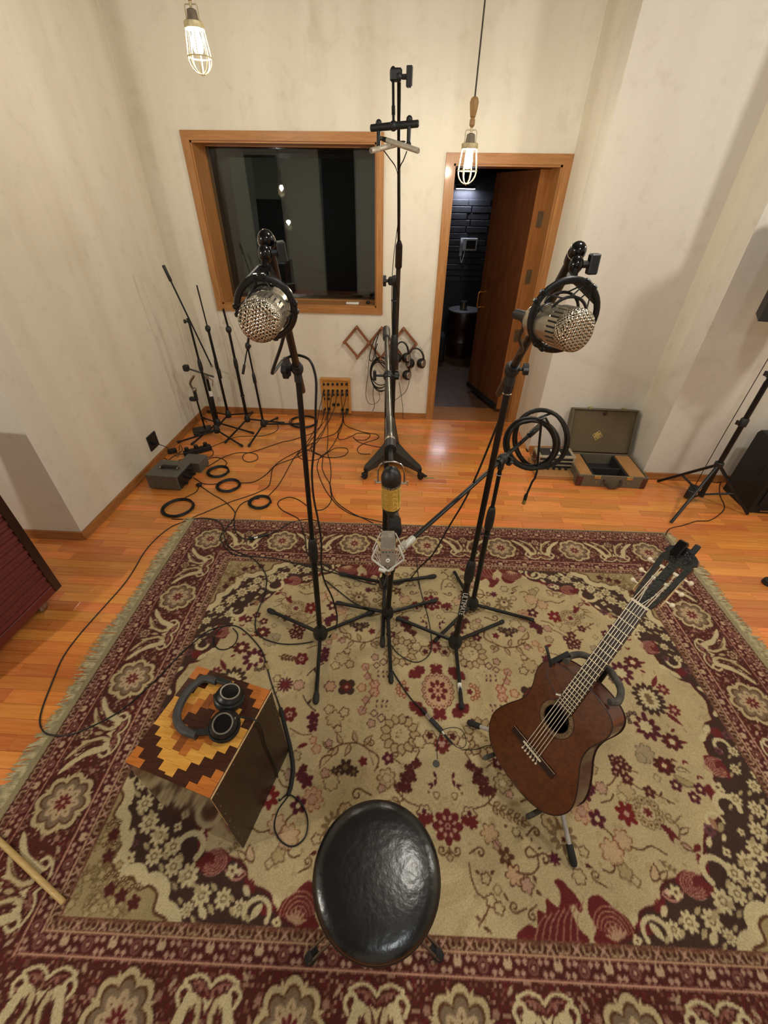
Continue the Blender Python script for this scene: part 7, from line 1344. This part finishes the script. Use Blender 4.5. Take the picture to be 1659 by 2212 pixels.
air([sc_ - sz * .10, sc_ - sz * .16 + V3((-.02, 0, 0)), PY(818, 1245, 1.55), fl(812, 1262)], 'lead hanging from the square grey microphone', .003)
# coil hung on the boom tail
yc = tailC.y - .02; tp_ = []; nT = 11
for k in range(nT * 16):
    a = 2 * math.pi * k / 16 + math.pi / 2; t = k / 16; big_ = t < 4; cxp, cyp = (1168, 948) if big_ else (1148, 958); rx, ry = (57 + 3 * math.sin(t * 2.1), 62 + 3 * math.sin(t * 1.3)) if big_ else (54 + 5 * math.sin(t * 1.7), 52 + 5 * math.cos(t * 2.3)); tp_.append(PY(cxp + rx * math.cos(a) + (2 * math.sin(t * 3)), cyp - ry * math.sin(a), yc - .10 * (t / nT) * 1.2 + .02 * math.sin(t * 2.2)))
tp_ += [PY(1160, 1018, yc - .1), PY(1150, 1040, yc - .1), PY(1136, 1072, yc - .1)]
mb = MB(); mb.tube(bez(tp_, 2), .0052, 6); hc = mb.build('cable_coil', 'cable_black'); tag(hc, 'big black cable coil hung over the tail of the low boom', 'cable'); mb = MB(); q0, q1 = PY(1137, 1068, yc - .1), PY(1131, 1088, yc - .1); mb.cyl(q0, q0 + (q1 - q0) * .55, .0085, n=12); mb.build('connector', 'black_plastic', hc); mb = MB(); mb.cyl(q0 + (q1 - q0) * .55, q1, .0095, n=12); mb.build('connector_shell', 'brass_old', hc)
# headphone lead over the cajon
def onpanel(px_, py_, off=.010):
    d = _ray(px_, py_); p0 = up(NR, 0) + n2 * off; t = (p0 - CAM).dot(n2) / d.dot(n2); return CAM + d * t
pl = [plug, PZ(528, 1549, hz + .03), PZ(545, 1553, hz + .012), PZ(556, 1560, hz + .008), onpanel(566, 1578), onpanel(572, 1605), onpanel(585, 1635), onpanel(598, 1668), onpanel(603, 1700)] + [fl(603, 1728), fl(612, 1722), fl(624, 1716), fl(648, 1732), fl(664, 1766), fl(660, 1806), fl(634, 1828), fl(608, 1818), fl(593, 1788), fl(600, 1752), fl(618, 1726), fl(624, 1716)]
mb = MB(); mb.tube(bez(pl, 6), .0028, 6); o = mb.build('cable', 'cable_black'); tag(o, 'headphone lead trailing over the cajon edge to a loop on the rug', 'cable')
mb = MB(); mb.tube(bez([fl(606, 1530, .010), fl(616, 1570, .010), fl(628, 1620, .010), fl(633, 1660, .010), fl(629, 1695, .010), fl(622, 1718, .010)], 8), .0085, 10); o = mb.build('cable_sleeve', 'rubber_black'); tag(o, 'thick black cable sleeve lying beside the cajon', 'cable sleeve'); mb = MB(); mb.cyl(fl(574, 1434, .008), fl(579, 1446, .008), .006, n=10); o = mb.build('jack_collar', 'brass_old'); tag(o, 'small brass cable joint on the rug above the cajon', 'connector')
# ------------------------------------------------------------------ grey amplifier, dark box, power strip by the left wall
mat('amp_grey', (94, 92, 84), .5, .1, .08, 40); A0, A1, A2 = PZ(324, 1056), PZ(391, 1061), PZ(411, 1036); ax_ = (A1 - A0); aw = ax_.length; ax_.normalize(); ay_ = V3((-ax_.y, ax_.x, 0)); ad = .24; ah = PY(315, 1026, A0.y).z; RA = Matrix((ax_, ay_, Z3)).transposed()
am = thing('amplifier', 'grey metal amplifier box with top handle on the floor by the left wall', 'amplifier', lift(A0 + ax_ * aw / 2 + ay_ * ad / 2))
def abx(x0, x1, y0, y1, z0, z1, n_, m_, bev=.004): mb = MB(); mb.box(A0 + ax_ * (x0 + x1) / 2 + ay_ * (y0 + y1) / 2 + Z3 * (z0 + z1) / 2, (x1 - x0, y1 - y0, z1 - z0), RA, bev=bev); return mb.build(n_, m_, am, smooth=0)
abx(0, aw, 0, ad, .008, ah, 'case', 'amp_grey'); abx(aw * .3, aw * .82, ad * .42, ad * .56, ah + .012, ah + .022, 'handle', 'rubber_black'); abx(aw * .27, aw * .31, ad * .4, ad * .58, ah, ah + .018, 'handle_mount', 'dull_chrome'); abx(aw * .81, aw * .85, ad * .4, ad * .58, ah, ah + .018, 'handle_mount', 'dull_chrome'); abx(aw, aw + .006, .01, ad - .01, .015, ah - .01, 'end_panel', 'black_plastic', .001)
for i, (y, z) in enumerate(((.06, .04), (.13, .05), (.19, .045), (.09, .09), (.17, .10))): mb = MB(); q = A0 + ax_ * (aw + .006) + ay_ * y + Z3 * z; mb.cyl(q, q + ax_ * .03, .012, n=10); mb.build('plug', 'rubber_black', am)
for x in (.03, aw - .03):
    for y in (.03, ad - .03): mb = MB(); q = A0 + ax_ * x + ay_ * y; mb.cyl(q, q + Z3 * .009, .012, n=10); mb.build('rubber_foot', 'rubber_foot', am)
q = PZ(412, 1018); mb = MB(); mb.box(q + Z3 * .045 + V3((.02, .06, 0)), (.17, .15, .09), RA, bev=.004); o = mb.build('adapter_box', 'amp_grey', smooth=0); tag(o, 'smaller dark metal box behind the grey amplifier', 'electronics')
p0, p1 = PZ(397, 981, .025), PZ(456, 965, .025); d = (p1 - p0); L_ = d.length; d.normalize(); ps = thing('power_strip', 'long black power strip lying in front of the spare stands', 'power strip', lift((p0 + p1) / 2)); RP = Matrix((d, Z3.cross(d), Z3)).transposed(); mb = MB(); mb.box((p0 + p1) / 2, (L_, .055, .045), RP, bev=.005); mb.build('housing', 'rubber_black', ps, smooth=0)
for i in range(5): mb = MB(); q = p0 + d * L_ * (.14 + .17 * i) + Z3 * .023; mb.cyl(q, q + Z3 * (.004 if i % 2 else .03), .018, n=12); mb.build('socket' if i % 2 else 'plug', 'black_plastic', ps)
q = PZ(374, 978); mb = MB(); mb.box(q + Z3 * .018, (.07, .045, .036), Matrix.Rotation(.6, 3, 'Z'), bev=.005); o = mb.build('power_adapter', 'rubber_black'); tag(o, 'small black power brick on the floor next to the left skirting', 'adapter')
oq = V3((XL + .04, oc.y - .03, oc.z - .005)); cable([tuple(oq), tuple(oq + V3((.10, -.02, -.02))), tuple(oq + V3((.16, 0, -.12))), (388, 962), (394, 970), (388, 978), (380, 980)], 'power lead drooping from the wall outlet to the floor', .003)
cable([(372, 978), (350, 981), (330, 990), (328, 1000), (345, 1002), (362, 995), (378, 984), (396, 980)], 'power lead looping behind the grey amplifier', .003); cable([(335, 995), (355, 990), (368, 998), (385, 1000), (408, 996), (404, 990), (388, 994), (372, 1002)], 'tangled thin leads on the floor behind the grey amplifier', .0028); cable([(440, 973), (456, 970), (461, 978), (456, 986), (443, 988), (428, 984), (418, 978)], 'lead curling out of the right end of the power strip', .003); cable([(455, 966), (487, 953), (510, 944), (540, 942), (570, 941), (592, 934), (601, 925), (598, 915)], 'power lead running from the strip under the spare stands', .003)
cable([(418, 1032), (425, 1036), (438, 1044), (455, 1046), (472, 1044), (486, 1036)], 'cable from the amplifier plugs to the tight coil', .0033); cable([(430, 1050), (424, 1062), (410, 1070), (396, 1077)], 'cable from the amplifier plugs down to the largest coil', .0033); mb = MB(); q = PZ(430, 1047, .014); mb.ball(q, .020, 12, 8, (1.3, 1, .65)); o = mb.build('cable_splitter', 'rubber_black'); tag(o, 'black lump of joined plugs beside the grey amplifier', 'connector')
cable([(486, 1006), (490, 1000), (482, 992), (466, 988), (450, 992), (432, 1008)], 'cable from the smallest coil back to the dark box', .0033)
mat('cable_brown', (58, 30, 18), .5); cable([(1600, 1030), (1575, 1040), (1557, 1043), (1555, 1068), (1565, 1093), (1558, 1108), (1533, 1124), (1504, 1126), (1475, 1135), (1447, 1142), (1438, 1156)], 'brown cable winding over the floor below the speaker stand', .0035, None, 'cable_brown'); air([PY(1662, 770, sh.y + .1), PY(1551, 960, sh.y + .06), PZ(1500, 1052, .05)], 'thin wire slanting down beside the tripod speaker stand', .0025); cable([(1534, 1040), (1548, 1043), (1560, 1040), (1567, 1036)], 'short dark lead at the wall behind the speaker stand', .003)
q = PZ(928, 1033); mb = MB(); mb.box(q + Z3 * .001, (.075, .012, .002)); o = mb.build('tape_strip', mat('green_tape', (108, 140, 52), .6)); tag(o, 'short green tape strip stuck on the floor by the rolling stand', 'tape')
